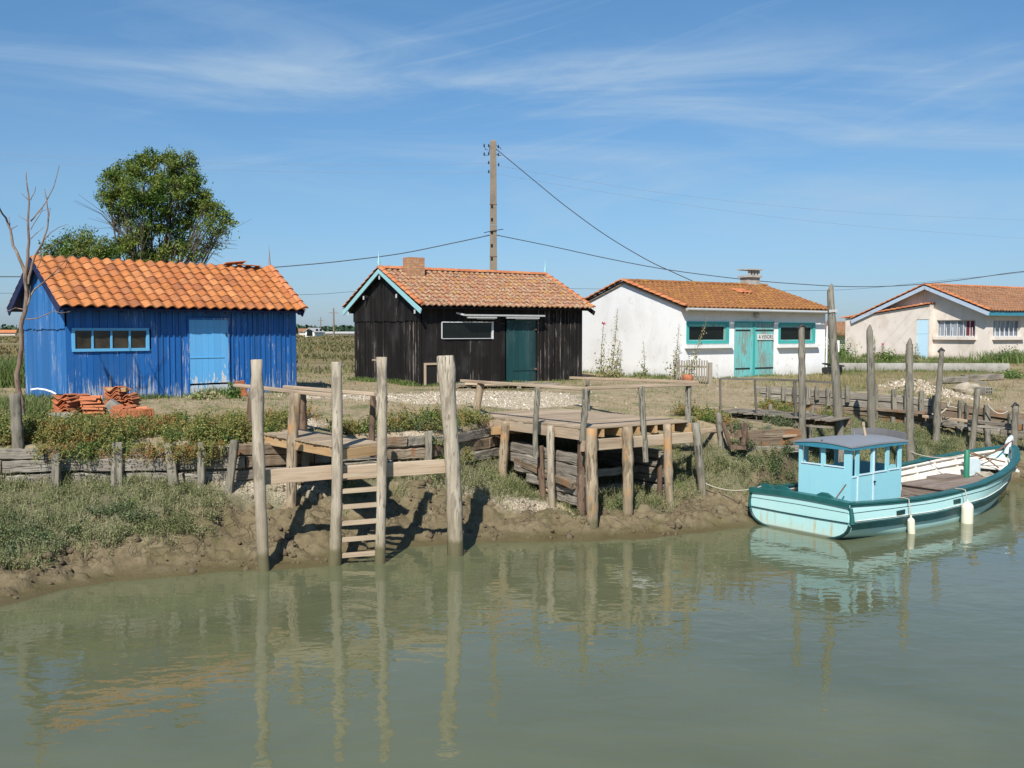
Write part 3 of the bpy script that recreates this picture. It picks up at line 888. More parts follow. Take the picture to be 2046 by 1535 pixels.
def tile_slope(mb, x0, x1, ye, ze, yr, zr, tw, tl, amp, kind='S', lip=.02, jit=.006, K=8):
    """rows of roof tiles from the eave (ye, ze) up to the ridge (yr, zr); each tile its own piece"""
    L = math.hypot(yr - ye, zr - ze); dy, dz = (yr - ye) / L, (zr - ze) / L
    ny_, nz_ = -dz * (1 if dy > 0 else -1), abs(dy)
    nr = max(1, round(L / tl)); rl = L / nr; nc = max(1, round((x1 - x0) / tw)); cw = (x1 - x0) / nc
    for r in range(nr):
        for c in range(nc):
            s0 = r * rl - (.01 if r else .03) + random.uniform(-jit, jit); s1 = min((r + 1) * rl + .05, L)
            lift = .026 + random.uniform(0, jit) + (random.random() < .03) * .01
            xo = random.uniform(-jit, jit) * .6; tilt = random.uniform(-jit, jit) * .6
            vs = []; xa = x0 + c * cw
            for (s, lf) in ((s0, lift), (s1, .004)):
                for k in range(K + 1):
                    u = k / K
                    if kind == 'S': prof = amp * (.5 - .5 * math.cos(2 * PI * u)) ** .85
                    elif kind == 'C': prof = amp * math.sin(PI * u) ** .8
                    else: prof = amp * (1 if u < .16 else max(0, 1 - (u - .16) / .12)) + .001 * u
                    h = lf + prof + tilt * u
                    vs.append((xa + u * cw + xo, ye + dy * s + ny_ * h, ze + dz * s + nz_ * h))
            n = K + 1
            for k in range(n):
                x, y, z = vs[k]; vs.append((x, y - ny_ * lip, z - nz_ * lip))
            fs = [(k, k + 1, n + k + 1, n + k) for k in range(K)] + [(2 * n + k, 2 * n + k + 1, k + 1, k) for k in range(K)]
            if dy < 0: fs = [f[::-1] for f in fs]
            mb.add(vs, fs)


def ridge_tiles(mb, x0, x1, y, z, r=.11, ln=.36):
    n = max(1, round((x1 - x0) / ln)); l = (x1 - x0) / n
    for i in range(n):
        a = x0 + i * l; dz = random.uniform(-.006, .006)
        K = 7; vs = []
        for (x, rr) in ((a - .02, r * 1.08), (a + l, r * .95)):
            for k in range(K + 1):
                t = PI * k / K; vs.append((x, y + math.cos(t) * rr, z + dz + math.sin(t) * rr * .75))
        mb.add(vs, [(k, k + 1, K + 2 + k, K + 1 + k) for k in range(K)] + [tuple(range(K, -1, -1))])


def rake_tiles(mb, x, ye, ze, yr, zr, r=.09, ln=.34):
    """half-round tiles running up the gable edge of a slope"""
    L = math.hypot(yr - ye, zr - ze); n = max(1, round(L / ln)); sgn = 1 if yr > ye else -1
    dy, dz = (yr - ye) / L, (zr - ze) / L; ny_, nz_ = -dz * sgn, abs(dy)
    for i in range(n):
        K = 7; vs = []
        for (s, rr, lf) in ((i * L / n - .02, r, .03), ((i + 1) * L / n + .03, r * .85, .0)):
            for k in range(K + 1):
                t = PI * k / K; h = math.sin(t) * rr * .7 + lf + .015
                vs.append((x + math.cos(t) * rr, ye + dy * s + ny_ * h, ze + dz * s + nz_ * h))
        mb.add(vs, [(k, K + 1 + k, K + 2 + k, k + 1) for k in range(K)] + [tuple(range(0, K + 1))])


def roof_deck(mb, x0, x1, ye, ze, yr, zr, th=.05):
    mb.add([(x0, ye, ze), (x1, ye, ze), (x1, yr, zr), (x0, yr, zr), (x0, ye, ze - th), (x1, ye, ze - th), (x1, yr, zr - th), (x0, yr, zr - th)],
           [(0, 1, 2, 3), (7, 6, 5, 4), (0, 4, 5, 1), (1, 5, 6, 2), (3, 2, 6, 7), (0, 3, 7, 4)])


def roof_z(W, ov, ze, zr):
    """height of the underside of a gable roof at local y"""
    k = (zr - ze) / (W / 2 + ov)
    return lambda y: ze + k * (min(y, W - y) + ov)


# ------------------------------------------------------------ blue shed
def blue_shed():
    A = math.radians(45.2)
    p = at(136, 798, y=22.1)
    rz = PI / 2 - A
    s = thing('blue_shed', 'bright blue boarded shed with an orange wavy tile roof and sky-blue door', 'shed', (p.x, p.y, -.04), rz)
    L, W, zw, ze, zr, ov = 5.88, 2.55, 2.20, 2.16, 3.32, .33
    gx0, gx1 = -.28, L + .06
    rz_ = roof_z(W, ov, ze - .04, zr - .04)
    win = (.13, 1.84, 1.19, 1.66); door = (2.85, 3.92, .10, 1.91)
    front = MB(); boards(front, 0, L, -.25, 2.25, 0, -1, .155, holes=[win, (2.85, 3.92, -.3, 1.91)])
    front.build('front_wall', M['blue_board'], s)
    b = MB(); boards(b, 0, W, -.25, lambda q: min(rz_(q) - .02, 1.72), 0, -1, .13, axis='y')
    boards(b, 0, W, 1.66, lambda q: rz_(q) - .02, -.03, -1, .13, axis='y')
    b.build('gable_wall', M['blue_shed_gable'], s)
    b = MB(); boards(b, 0, W, -.25, lambda q: rz_(q) - .02, L, 1, .15, axis='y'); boards(b, 0, L, -.25, 2.22, W, 1, .18)
    b.build('rear_wall', M['blue_board'], s)
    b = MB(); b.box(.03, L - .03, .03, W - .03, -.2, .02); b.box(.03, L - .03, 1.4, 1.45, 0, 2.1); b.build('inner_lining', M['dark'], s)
    # roof
    qs = [2.05 + i * .145 for i in range(5)] + [4.03 + i * .15 for i in range(12)]
    strip_mb([q + random.uniform(-.01, .01) for q in qs], -.15, 2.2, 0, -1, w=.034, th=.02).build('cover_strip', M['blue_board'], s)
    rf = MB(); roof_deck(rf, gx0 + .04, gx1 - .04, -ov, ze - .03, W / 2, zr - .03); roof_deck(rf, gx0 + .04, gx1 - .04, W + ov, ze - .03, W / 2, zr - .03)
    r = rf.build('roof', M['navy'], s)
    tl = MB(); tile_slope(tl, gx0, gx1, -ov - .04, ze, W / 2 + .02, zr, .268, .268, .060, 'S', lip=.030, K=10); tile_slope(tl, gx0, gx1, W + ov + .04, ze, W / 2 - .02, zr, .268, .268, .060, 'S', lip=.030, K=10)
    tl.build('roof_tiles', M['tile_blue'], r)
    rt = MB()
    for q in (gx1 - .02,): rake_tiles(rt, q, -ov - .04, ze + .02, W / 2, zr + .02, .10, .3)
    rt.build('rim_tiles', M['tile_rim'], r)
    z0 = zr - .06
    for x in (gx0 + .02, gx1 - .02):
        tr = MB(); tr.beam((x, -ov, ze - .10), (x, W / 2, z0 - .04), .03, .17, up=(0, -.6, 1)); tr.build('barge_board', M['navy'], r)
        tr = MB(); tr.beam((x + .002, W + ov, ze - .10), (x + .002, W / 2 + .01, z0 - .04), .03, .17, up=(0, .6, 1)); tr.build('barge_board', M['navy'], r)
    q = .1
    while q < L:
        rf2 = MB(); rf2.beam((q, -ov + .02, ze - .09), (q, .02, ze + .10), .05, .08); q += .52
        rf2.build('rafter_end', M['navy'], r)
    # window
    x0, x1, z0, z1 = win
    f = MB()
    f.box(x0 - .03, x1 + .03, -.055, .01, z1 - .03, z1 + .03); f.box(x0 - .03, x1 + .03, -.065, .01, z0 - .03, z0 + .035)
    for x in (x0, x1): f.box(x - .035, x + .035, -.052, .01, z0 + .035, z1 - .03)
    for k in (1, 2, 3):
        x = x0 + (x1 - x0) * k / 4; f.box(x - .02, x + .02, -.045, .005, z0 + .035, z1 - .03)
    w = f.build('window', M['sky_frame'], s)
    g = MB(); g.box(x0 + .03, x1 - .03, -.014, -.008, z0 + .03, z1 - .03); g.build('window_glass', M['glass'], w)
    # door
    x0, x1, z0, z1 = door; d = MB()
    k = x0 + .02
    while k < x1 - .05:
        e = min(k + .165, x1 - .02); d.box(k, e - .004, -.062, -.030, .34 + random.uniform(0, .01), z1 - .02); k = e
    dd = d.build('door', M['sky_door'], s)
    d = MB(); d.box(x0 + .02, x1 - .14, -.074, -.062, .96, .985); d.build('door_rail', M['sky_frame'], dd)
    d = MB(); d.box(x0 + .02, x1 - .1, -.072, -.062, 1.70, 1.715)
    d.build('door_rail', M['sky_frame'], dd)
    d = MB(); d.box(x1 - .09, x1 - .06, -.085, -.062, 1.50, 1.56); d.build('handle', M['black_metal'], dd)
    d = MB(); d.box(x0 + .02, x0 + .60, -.060, -.028, .02, .30); d.box(x0 + .604, x1 - .02, -.058, -.028, .02, .30); d.build('threshold_board', M['sky_door'], dd)
    d = MB()
    for x in (x0, x1): d.box(x - .02, x + .018, -.068, .0, 0, z1)
    d.box(x0 - .02, x1 + .02, -.070, .0, z1 - .018, z1 + .03); d.build('door_frame', M['blue_board'], s)
    # finial and loose tile on the ridge
    f = MB(); f.tube([(L + .02, W / 2, zr), (L + .02, W / 2, zr + .15), (L + .01, W / 2, zr + .62)], [.045, .04, .004], 6); f.build('finial', M['metal'], r)
    lt = MB(); lt.beam((L - 1.35, W / 2 - .05, zr + .05), (L - .75, W / 2 - .02, zr + .12), .22, .02, up=(0, .3, 1)); lt.beam((L - 1.0, W / 2 - .1, zr + .05), (L - .35, W / 2 - .12, zr + .035), .2, .02)
    lt.build('loose_tile', M['tile_pile'], r)
    return s


# ------------------------------------------------------------ black shed
def black_shed():
    A = math.radians(55); p = at(843, 770, y=28.9)
    s = thing('black_shed', 'black tarred board shed with turquoise barge boards and a brick chimney', 'shed', (p.x, p.y, -.03), PI / 2 - A)
    L, W, ze, zr, ov = 5.95, 4.35, 2.33, 3.50, .30
    gx0, gx1 = -.24, L + .22
    rz_ = roof_z(W, ov, ze - .05, zr - .05)
    win = (.66, 2.46, 1.385, 1.87); door = (3.02, 4.02, -.3, 1.98)
    st = [[], .0]
    b = MB(); boards(b, 0, L, -.3, 2.4, 0, -1, .14, holes=[win, door], jit=.006); b.build('front_wall', M['black_board'], s)
    qs = [4.15 + i * .15 + random.uniform(-.03, .03) for i in range(12)]
    strip_mb(qs, -.1, 2.3, 0, -1).build('cover_strip', M['black_strip'], s)
    gw = MB(); boards(gw, 0, W, -.3, 1.95, 0, -1, .15, axis='y', jit=.006); boards(gw, 0, W, 1.90, lambda q: rz_(q) - .02, -.03, -1, .15, axis='y')
    gw.build('gable_wall', M['black_board'], s)
    qs = [.12, .28, .42, .62, .95, 2.3, 2.9, 3.05, 3.2, 3.62, 3.8, 4.05, 4.2]
    strip_mb(qs, -.1, 1.92, 0, -1, 'y').build('cover_strip', M['black_strip'], s)
    b = MB(); boards(b, 0, W, -.3, lambda q: rz_(q) - .02, L, 1, .16, axis='y'); boards(b, 0, L, -.3, 2.4, W, 1, .18); b.build('rear_wall', M['black_board'], s)
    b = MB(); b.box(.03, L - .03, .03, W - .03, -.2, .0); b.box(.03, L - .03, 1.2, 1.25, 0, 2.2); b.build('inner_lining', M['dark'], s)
    rf = MB(); roof_deck(rf, gx0 + .03, gx1 - .03, -ov, ze - .03, W / 2, zr - .03); roof_deck(rf, gx0 + .03, gx1 - .03, W + ov, ze - .03, W / 2, zr - .03)
    r = rf.build('roof', M['dark'], s)
    tl = MB(); tile_slope(tl, gx0, gx1, -ov - .05, ze, W / 2 + .02, zr, .20, .27, .042, 'S', jit=.011, lip=.03); tile_slope(tl, gx0, gx1, W + ov + .05, ze, W / 2 - .02, zr, .20, .27, .042, 'S', jit=.01)
    tl.build('roof_tiles', M['tile_old'], r)
    rt = MB(); ridge_tiles(rt, gx0, gx1, W / 2, zr + .02, .11, .36)
    rake_tiles(rt, gx0 + .03, -ov - .05, ze + .02, W / 2, zr + .02, .09, .3); rake_tiles(rt, gx0 + .03, W + ov, ze + .02, W / 2, zr + .02, .09, .3); rake_tiles(rt, gx1 - .03, -ov - .05, ze + .01, W / 2, zr + .01, .08, .3)
    rt.build('rim_tiles', M['tile_rim'], r)
    for x, dx in ((gx0, 0), (gx1, 0)):
        for sg in (1, -1):
            bb = MB(); ye = -ov if sg > 0 else W + ov
            bb.beam((x, ye - .08 * sg, ze - .16), (x, W / 2 + (.001 if sg > 0 else -.001), zr - .06), .03, .14, up=(0, -sg * .5, 1)); bb.build('barge_board', M['barge_blue'] if x < 0 else M['dark'], r)
    for y, z in ((.0, ze - .06), (1.1, ze + .42), (W / 2, zr - .16), (W - 1.1, ze + .42), (W, ze - .06)):
        pb = MB(); pb.box(gx0 + .02, .0, y - .035, y + .035, z - .10, z - .02); pb.build('purlin_end', M['black_board'], r)
        pb = MB(); pb.box(gx0 + .0, gx0 + .019, y - .03, y + .03, z - .16, z - .05); pb.build('purlin_cap', M['window_white'], r)
    for x in (gx0 - .0, gx1 - .06):
        f = MB(); f.tube([(x, W / 2, zr - .12), (x, W / 2, zr + .10), (x, W / 2, zr + .20), (x, W / 2, zr + .28), (x, W / 2, zr + .56)], [.03, .035, .05, .028, .004], 6, flat=.5); f.build('finial', M['barge_blue'], r)
    # chimney
    c = MB(); x, y = .78, W / 2 - .35
    c.box(x - .27, x + .27, y - .20, y + .20, zr - .45, zr + .36)
    t = NT('chimney_brick'); br = t.n.new('ShaderNodeTexBrick'); mp = t.vec('Object', (1, 1, 1))
    sp = t.n.new('ShaderNodeSeparateXYZ'); t.l.new(mp, sp.inputs[0]); cb = t.n.new('ShaderNodeCombineXYZ')
    t.l.new(t.math('ADD', sp.outputs[0], sp.outputs[1]), cb.inputs[0]); t.l.new(sp.outputs[2], cb.inputs[1]); t.l.new(cb.outputs[0], br.inputs['Vector'])
    br.inputs['Scale'].default_value = 1; br.inputs['Brick Width'].default_value = .2; br.inputs['Row Height'].default_value = .075; br.inputs['Mortar Size'].default_value = .007
    br.inputs['Color1'].default_value = (.46, .25, .13, 1); br.inputs['Color2'].default_value = (.36, .17, .09, 1); br.inputs['Mortar'].default_value = (.22, .16, .12, 1)
    cc = t.mix(t.step(t.noise(mp, 9, 4), .5, .7, 0, .5), br.outputs[0], (.55, .38, .2))
    cm = t.fin(cc, .9, t.bump(br.outputs['Fac'], -.5, .01))
    ch = c.build('chimney', cm, r)
    fl = MB(); fl.box(x - .33, x + .35, y - .30, y - .19, zr - .34, zr - .26); fl.build('flashing', M['concrete'], ch)
    # window
    x0, x1, z0, z1 = win
    f = MB(); f.box(x0, x1, -.06, .0, z1 - .015, z1 + .012); f.box(x0, x1, -.07, .0, z0 - .012, z0 + .006); f.box(x0 - .01, x0 + .006, -.06, .0, z0, z1); f.box(x1 - .045, x1 + .012, -.065, .0, z0 - .025, z1 + .025)
    w = f.build('window', M['window_white'], s)
    g = MB(); g.box(x0 + .01, x1 - .04, -.02, -.012, z0, z1); g.build('window_glass', M['dark_glass'], w)
    # door, set partly in the eave's shade
    x0, x1 = 3.02, 4.02; d = MB(); k = x0
    while k < x1 - .02:
        e = min(k + .2, x1); d.box(k, e - .006, -.058, -.028, .0, 1.96); k = e
    dd = d.build('door', M['green_door'], s)
    d = MB()
    for z in (.42, 1.78): d.box(x0 + .18, x1 - .01, -.078, -.058, z - .04, z + .04)
    for x in (x0 + .19, x0 + .56, x1 - .05): d.box(x - .035, x + .035, -.072, -.058, .46, 1.74)
    d.build('door_batten', M['green_door'], dd)
    d = MB(); d.box(x0 - .05, x0 - .004, -.068, .0, -.05, 2.0); d.box(x1 + .004, x1 + .04, -.05, .0, -.05, 2.0); d.build('door_frame', M['green_door'], s)
    for z in (.42, 1.66):
        d = MB(); d.box(x1 - .02, x1 + .06, -.09, -.058, z - .03, z + .03); d.build('hinge', M['rust'], dd)
    # strip lights under the eave
    for (a, b_) in ((1.22, 2.62), (2.64, 4.18)):
        pass
    f = MB(); f.box(1.30, 4.22, -.34, -.22, 2.05, 2.10); f.beam((1.30, -.28, 2.08), (1.12, -.10, 2.14), .05, .05)
    f.build('light_rail', M['lamp_white'], s)
    for (a, b_) in ((1.38, 2.42), (2.78, 4.02)):
        f = MB(); f.box(a, b_, -.32, -.25, 1.985, 2.048); q = f.build('strip_lamp', M['lamp_white'], s)
        f = MB(); f.tube([(a + .35, -.285, 1.97), (b_ - .05, -.285, 1.97)], .018, 6); f.build('lamp_tube', M['lamp_white'], q)
    # hatch with wooden frame low at the corner
    f = MB(); f.box(.05, .55, -.07, -.03, .62, .68); f.box(.05, .11, -.07, -.03, -.1, .62); f.box(.49, .9, -.066, -.03, .10, .62)
    h = f.build('hatch_frame', M['rail'], s)
    g = MB(); g.box(.11, .49, -.036, -.031, -.1, .62); g.build('hatch_opening', M['dark'], h)
    return s


# ------------------------------------------------------------ white house
def white_house():
    A = math.radians(56.2); p = at(1360, 757, y=32.8)
    s = thing('white_house', 'low whitewashed house with turquoise double doors, two turquoise windows and a mossy tile roof', 'house', (p.x, p.y, -.02), PI / 2 - A)
    L, W, zw, ze, zr, ov = 7.22, 5.8, 2.33, 2.36, 3.34, .28
    gx0, gx1 = -.06, L + .06
    rz_ = roof_z(W, ov, ze - .03, zr - .03)
    w1 = (.23, 2.20, 1.17, 1.91); w2 = (4.68, 6.64, 1.15, 1.89); dr = (2.48, 4.44, -.2, 1.92)
    b = MB(); holed_wall(b, 0, L, -.3, 2.40, [w1, w2, dr], 0, .14)
    b.build('front_wall', M['white_wall'], s)
    g = MB()
    n = 14; ys = [W * i / n for i in range(n + 1)]
    for i in range(n):
        g.add([(0, ys[i], -.3), (0, ys[i + 1], -.3), (0, ys[i + 1], rz_(ys[i + 1])), (0, ys[i], rz_(ys[i]))], [(3, 2, 1, 0)])
        g.add([(L, ys[i], -.3), (L, ys[i + 1], -.3), (L, ys[i + 1], rz_(ys[i + 1])), (L, ys[i], rz_(ys[i]))], [(0, 1, 2, 3)])
    g.add([(0, W, -.3), (L, W, -.3), (L, W, 2.4), (0, W, 2.4)], [(3, 2, 1, 0)])
    g.build('side_wall', M['white_wall'], s)
    rf = MB(); roof_deck(rf, gx0, gx1, -ov, ze - .03, W / 2, zr - .03); roof_deck(rf, gx0, gx1, W + ov, ze - .03, W / 2, zr - .03)
    r = rf.build('roof', M['rail'], s)
    tl = MB(); tile_slope(tl, gx0, gx1, -ov - .05, ze, W / 2 + .02, zr, .215, .26, .040, 'S', jit=.008, lip=.034); tile_slope(tl, gx0, gx1, W + ov, ze, W / 2 - .02, zr, .215, .26, .036, 'S')
    tl.build('roof_tiles', M['tile_moss'], r)
    rt = MB(); rake_tiles(rt, gx0 - .02, -ov - .03, ze + .02, W / 2, zr + .02, .095, .3); rake_tiles(rt, gx0 - .02, W + ov, ze + .02, W / 2, zr + .02, .095, .3)
    rt.build('rim_tiles', M['tile_rim'], r)
    rt = MB(); ridge_tiles(rt, gx0, gx1, W / 2, zr + .02, .10, .34); rt.build('ridge_tiles', M['tile_moss'], r)
    # fix a few new orange tiles
    nt = MB(); y0, z0 = W / 2 - 1.35, ze + (zr - ze) * ((W / 2 - 1.35 + ov) / (W / 2 + ov)) + .055
    tile_slope(nt, 4.4, 5.05, y0, z0, y0 + .50, z0 + .165, .215, .26, .036, 'S'); nt.build('new_tile', M['tile_pile'], r)
    gt = MB(); gt.tube([(gx0 - .05, -ov - .10, ze - .06), (gx1 + .02, -ov - .10, ze - .09)], .055, 8); gu = gt.build('gutter', M['lamp_white'], s)
    dp = MB(); dp.tube([(L - .02, -ov - .08, ze - .12), (L + .0, -.25, ze - .2), (L + .02, -.08, ze - .42), (L + .02, -.06, .0)], .035, 8); dp.build('drainpipe', M['pvc'], gu)
    # windows
    for (x0, x1, z0, z1) in (w1, w2):
        f = MB()
        f.box(x0, x1, -.035, .08, z1 - .09, z1); f.box(x0, x1, -.035, .08, z0, z0 + .09)
        f.box(x0, x0 + .09, -.032, .08, z0 + .09, z1 - .09); f.box(x1 - .14, x1, -.032, .08, z0 + .09, z1 - .09)
        w = f.build('window', M['turq_frame'], s)
        i = MB(); i.box(x0 + .09, x1 - .14, -.0, .03, z1 - .17, z1 - .09); i.box(x0 + .09, x0 + .13, -.0, .03, z0 + .13, z1 - .17); i.box(x1 - .22, x1 - .14, .0, .03, z0 + .13, z1 - .17); i.box(x0 + .09, x1 - .14, .0, .03, z0 + .09, z0 + .13)
        i.build('window_sash', M['turq_door'], w)
        g = MB(); g.box(x0 + .1, x1 - .2, .045, .055, z0 + .1, z1 - .12); g.build('window_glass', M['dark_glass'], w)
        sl = MB(); sl.box(x0 - .08, x1 + .1, -.16, .0, z0 - .15, z0 - .03); sl.build('window_sill', M['white_paint'], s)
    # double doors
    dm = []
    for k, (x0, x1) in enumerate(((2.50, 3.37), (3.47, 4.42))):
        d = MB(); q = x0
        while q < x1 - .02:
            e = min(q + .145, x1); d.box(q, e - .003, -.028, .012, -.02, 1.87); q = e
        dd = d.build('door', M['turq_door'], s)
        for z in (.30, 1.62):
            h = MB(); h.box(x0 + .0, x1 - (.15 if k == 0 else .02), -.044, -.029, z - .022, z + .022); h.build('strap_hinge', M['black_metal'], dd)
        dm.append(dd)
    d = MB(); d.box(3.373, 3.467, -.045, .012, -.02, 1.87); d.build('centre_post', M['turq_frame'], s)
    d = MB(); d.box(2.48, 4.44, -.05, .0, 1.873, 1.925); d.build('door_lintel', M['turq_frame'], s)
    sb = MB(); sb.box(3.56, 4.40, -.062, -.046, 1.28, 1.485); sg = sb.build('sale_sign', M['door_white'], s)
    tc = bpy.data.curves.new('lettering', 'FONT'); tc.body = 'A VENDRE'; tc.size = .195; tc.extrude = .001; tc.align_x = 'CENTER'; tc.align_y = 'CENTER'; tc.offset = .002; tc.space_character = 1.12
    to = bpy.data.objects.new('lettering', tc); COL.objects.link(to)
    dg = bpy.context.evaluated_depsgraph_get(); dg.update()
    tm = bpy.data.meshes.new_from_object(to.evaluated_get(dg)); bpy.data.objects.remove(to)
    tm.materials.clear(); tm.materials.append(M['black_metal'])
    lo = bpy.data.objects.new('lettering', tm); COL.objects.link(lo); lo.parent = sg
    lo.rotation_euler = (PI / 2, 0, 0); lo.location = (3.98, -.065, 1.383); lo.scale = (.72, 1.0, 1.0)
    lp = MB(); lp.tube([(3.45, -.10, 2.24), (3.45, -.12, 2.20), (3.45, -.12, 2.09), (3.45, -.12, 2.03)], [.05, .085, .085, .04], 8); lp.box(3.40, 3.50, -.08, .0, 2.18, 2.27)
    lp.build('wall_lamp', M['lamp_white'], s)
    # chimney
    c = MB(); x, y = 6.50, W / 2 + .15
    c.box(x - .29, x + .29, y - .24, y + .24, zr - .3, zr + .32); ch = c.build('chimney', M['concrete'], r)
    c = MB(); c.box(x - .36, x + .36, y - .32, y + .32, zr + .322, zr + .40)
    c.build('chimney_ledge', M['concrete'], ch)
    c = MB()
    for q in (-.32, -.11, .11, .32):
        pass
    for q in (-.25, -.085, .085, .25):
        c.box(x + q - .04, x + q + .04, y - .24, y - .16, zr + .402, zr + .60)
    c.box(x - .38, x + .38, y - .33, y + .33, zr + .602, zr + .65); c.build('chimney_cap', M['concrete'], ch)
    return s


# ------------------------------------------------------------ cream house on the right
def cream_house():
    A = math.radians(57.5); p = at(1968, 722, y=44.0)
    s = thing('cream_house', 'cream rendered house with a side lean-to and grey-blue roof edge behind the low wall', 'house', (p.x, p.y, .22), PI / 2 - A)
    L, W, ze, zr, ov = 9.0, 5.6, 2.22, 3.45, .35
    gx0, gx1 = -.40, L
    rz_ = roof_z(W, ov, ze - .03, zr - .03)
    fw = (.56, 2.70, 1.09, 1.84)
    b = MB(); holed_wall(b, 0, L, -.3, 2.35, [fw, (4.2, 6.0, 1.09, 1.84)], 0, .15); b.build('front_wall', M['cream_wall'], s)
    gw = (.50, 2.42, 1.09, 1.84)
    g = MB(); holed_wall(g, 0, 2.56, -.3, 2.2, [gw], 0, .15, axis='y')
    ys = [0, .6, 1.2, 1.9, 2.56, 2.8, 3.4, 4.1, 4.8, 5.6]; n = len(ys) - 1
    for i in range(n):
        lo = 2.2 if ys[i + 1] <= 2.57 else -.3
        g.add([(0, ys[i], lo), (0, ys[i + 1], lo), (0, ys[i + 1], rz_(ys[i + 1])), (0, ys[i], rz_(ys[i]))], [(3, 2, 1, 0)])
    g.add([(0, W, -.3), (L, W, -.3), (L, W, 2.35), (0, W, 2.35)], [(3, 2, 1, 0)]); g.add([(L, 0, -.3), (L, W, -.3), (L, W, 2.3), (L, W/2, zr), (L, 0, 2.3)], [(0, 1, 2, 3, 4)])
    g.build('gable_wall', M['cream_wall'], s)
    rf = MB(); roof_deck(rf, gx0, gx1, -ov, ze - .03, W / 2, zr - .03, .06); roof_deck(rf, gx0, gx1, W + ov + .9, ze - .03 - .3, W / 2, zr - .03, .06)
    r = rf.build('roof', M['trim_grey'], s)
    tl = MB(); tile_slope(tl, gx0, gx1, -ov - .05, ze, W / 2 + .02, zr, .22, .30, .055, 'S', jit=.008, lip=.035); tile_slope(tl, gx0, gx1, W + ov + .9, ze - .3, W / 2 - .02, zr, .22, .30, .055, 'S')
    tl.build('roof_tiles', M['tile_far'], r)
    rt = MB(); rake_tiles(rt, gx0 + .02, -ov - .05, ze + .02, W / 2, zr + .02, .10, .3); rake_tiles(rt, gx0 + .02, W + ov + .9, ze - .28, W / 2, zr + .02, .10, .3); ridge_tiles(rt, gx0, gx1, W / 2, zr + .03, .1, .36)
    rt.build('rim_tiles', M['tile_rim'], r)
    for sg in (1, -1):
        bb = MB(); ye = -ov if sg > 0 else W + ov + .9; zz = ze if sg > 0 else ze - .3
        bb.beam((gx0 - .01, ye - .04 * sg, zz - .13), (gx0 - .01, W / 2 + .001 * sg, zr - .09), .04, .17, up=(0, -sg * .4, 1)); bb.build('barge_board', M['trim_grey'], r)
    bb = MB(); bb.box(gx0, gx1, -ov - .03, -ov + .0, ze - .20, ze - .02); bb.build('fascia_board', M['fascia'], r)
    # lean-to, standing forward of the gable
    lx = -.32; l0, l1 = 2.56, 7.3
    q = MB(); dh = (2.95, 3.70, .0, 2.0)
    za, zb = 2.56, 1.96
    f = lambda y: za + (zb - za) * (y - l0) / (l1 - l0)
    holed_wall(q, l0, l1, -.3, 1.9, [(2.62, 3.24, -.2, 1.88)], lx, .08, axis='y')
    q.add([(lx, l0, 1.9), (lx, l1, 1.9), (lx, l1, f(l1)), (lx, l0, f(l0))], [(3, 2, 1, 0)])
    q.add([(lx, l0, -.3), (lx, l0, f(l0)), (0, l0, f(l0)), (0, l0, -.3)], [(3, 2, 1, 0)]); q.add([(lx, l1, -.3), (lx, l1, f(l1)), (0, l1, f(l1)), (0, l1, -.3)], [(0, 1, 2, 3)])
    q.add([(lx, l0, f(l0)), (lx, l1, f(l1)), (0, l1, f(l1)), (0, l0, f(l0))], [(0, 1, 2, 3)])
    lt = q.build('lean_to', M['cream_wall'], s)
    q = MB(); rake_tiles(q, lx - .02, l1 + .25, f(l1) - .02, l0 - .05, f(l0) + .02, .10, .3); rake_tiles(q, lx + .16, l1 + .25, f(l1) - .02, l0 - .05, f(l0) + .02, .10, .3); rake_tiles(q, lx + .28, l1 + .25, f(l1) - .02, l0 - .05, f(l0) + .02, .10, .3)
    q.build('roof_tiles', M['tile_rim'], lt)
    d = MB(); d.box(lx + .02, lx + .05, 2.63, 3.23, -.2, 1.87); d.box(lx + .01, lx + .02, 2.63, 3.23, 1.22, 1.24); d.build('door', M['pale_door'], lt)
    # windows
    for ax, (a, c, z0, z1) in (('y', gw), ('x', fw), ('x', (4.2, 6.0, 1.09, 1.84))):
        fl = (lambda y0, y1, a_, b_, c_, d_: (a_, b_, y0, y1, c_, d_)) if ax == 'x' else (lambda x0, x1, a_, b_, c_, d_: (x0, x1, a_, b_, c_, d_))
        f = MB(); n = 6
        for k in range(n + 1):
            x = a + (c - a) * k / n; f.box(*fl(.10, .13, x - .015, x + .015, z0, z1))
        f.box(*fl(.10, .132, a, c, z0, z0 + .04)); f.box(*fl(.10, .132, a, c, z1 - .04, z1))
        w = f.build('window', M['window_white'], s)
        g = MB(); g.box(*fl(.135, .145, a, c, z0, z1)); g.build('window_glass', M['pane_far'] if ax == 'x' else M['pane_far'], w)
        if ax == 'y':
            g = MB(); g.box(*fl(.12, .134, a + .15, a + .5, z0 + .04, z1 - .04)); g.build('red_curtain', M['curtain'], w)
        br = MB()
        for k in range(6):
            x = a + (c - a) * (k + .5) / 6; br.box(*fl(.02, .035, x - .01, x + .01, z0, z0 + .42))
        br.build('window_bar', M['white_paint'], w)
        sl = MB(); sl.box(*fl(-.14, .0, a - .08, c + .08, z0 - .14, z0)); sl.build('window_sill', M['cream_wall'], s)
    return s


t = NT('far_window_glass'); M['pane_far'] = t.fin(t.ramp(t.noise(t.vec('Object', (3, 3, .5)), 1, 3), [(.35, (.12, .14, .18)), (.65, (.30, .34, .38))]), .15, None, .5)
M['curtain'] = m_plain('red_curtain_cloth', (.14, .02, .03), .9)
blue_shed(); black_shed(); white_house(); cream_house()
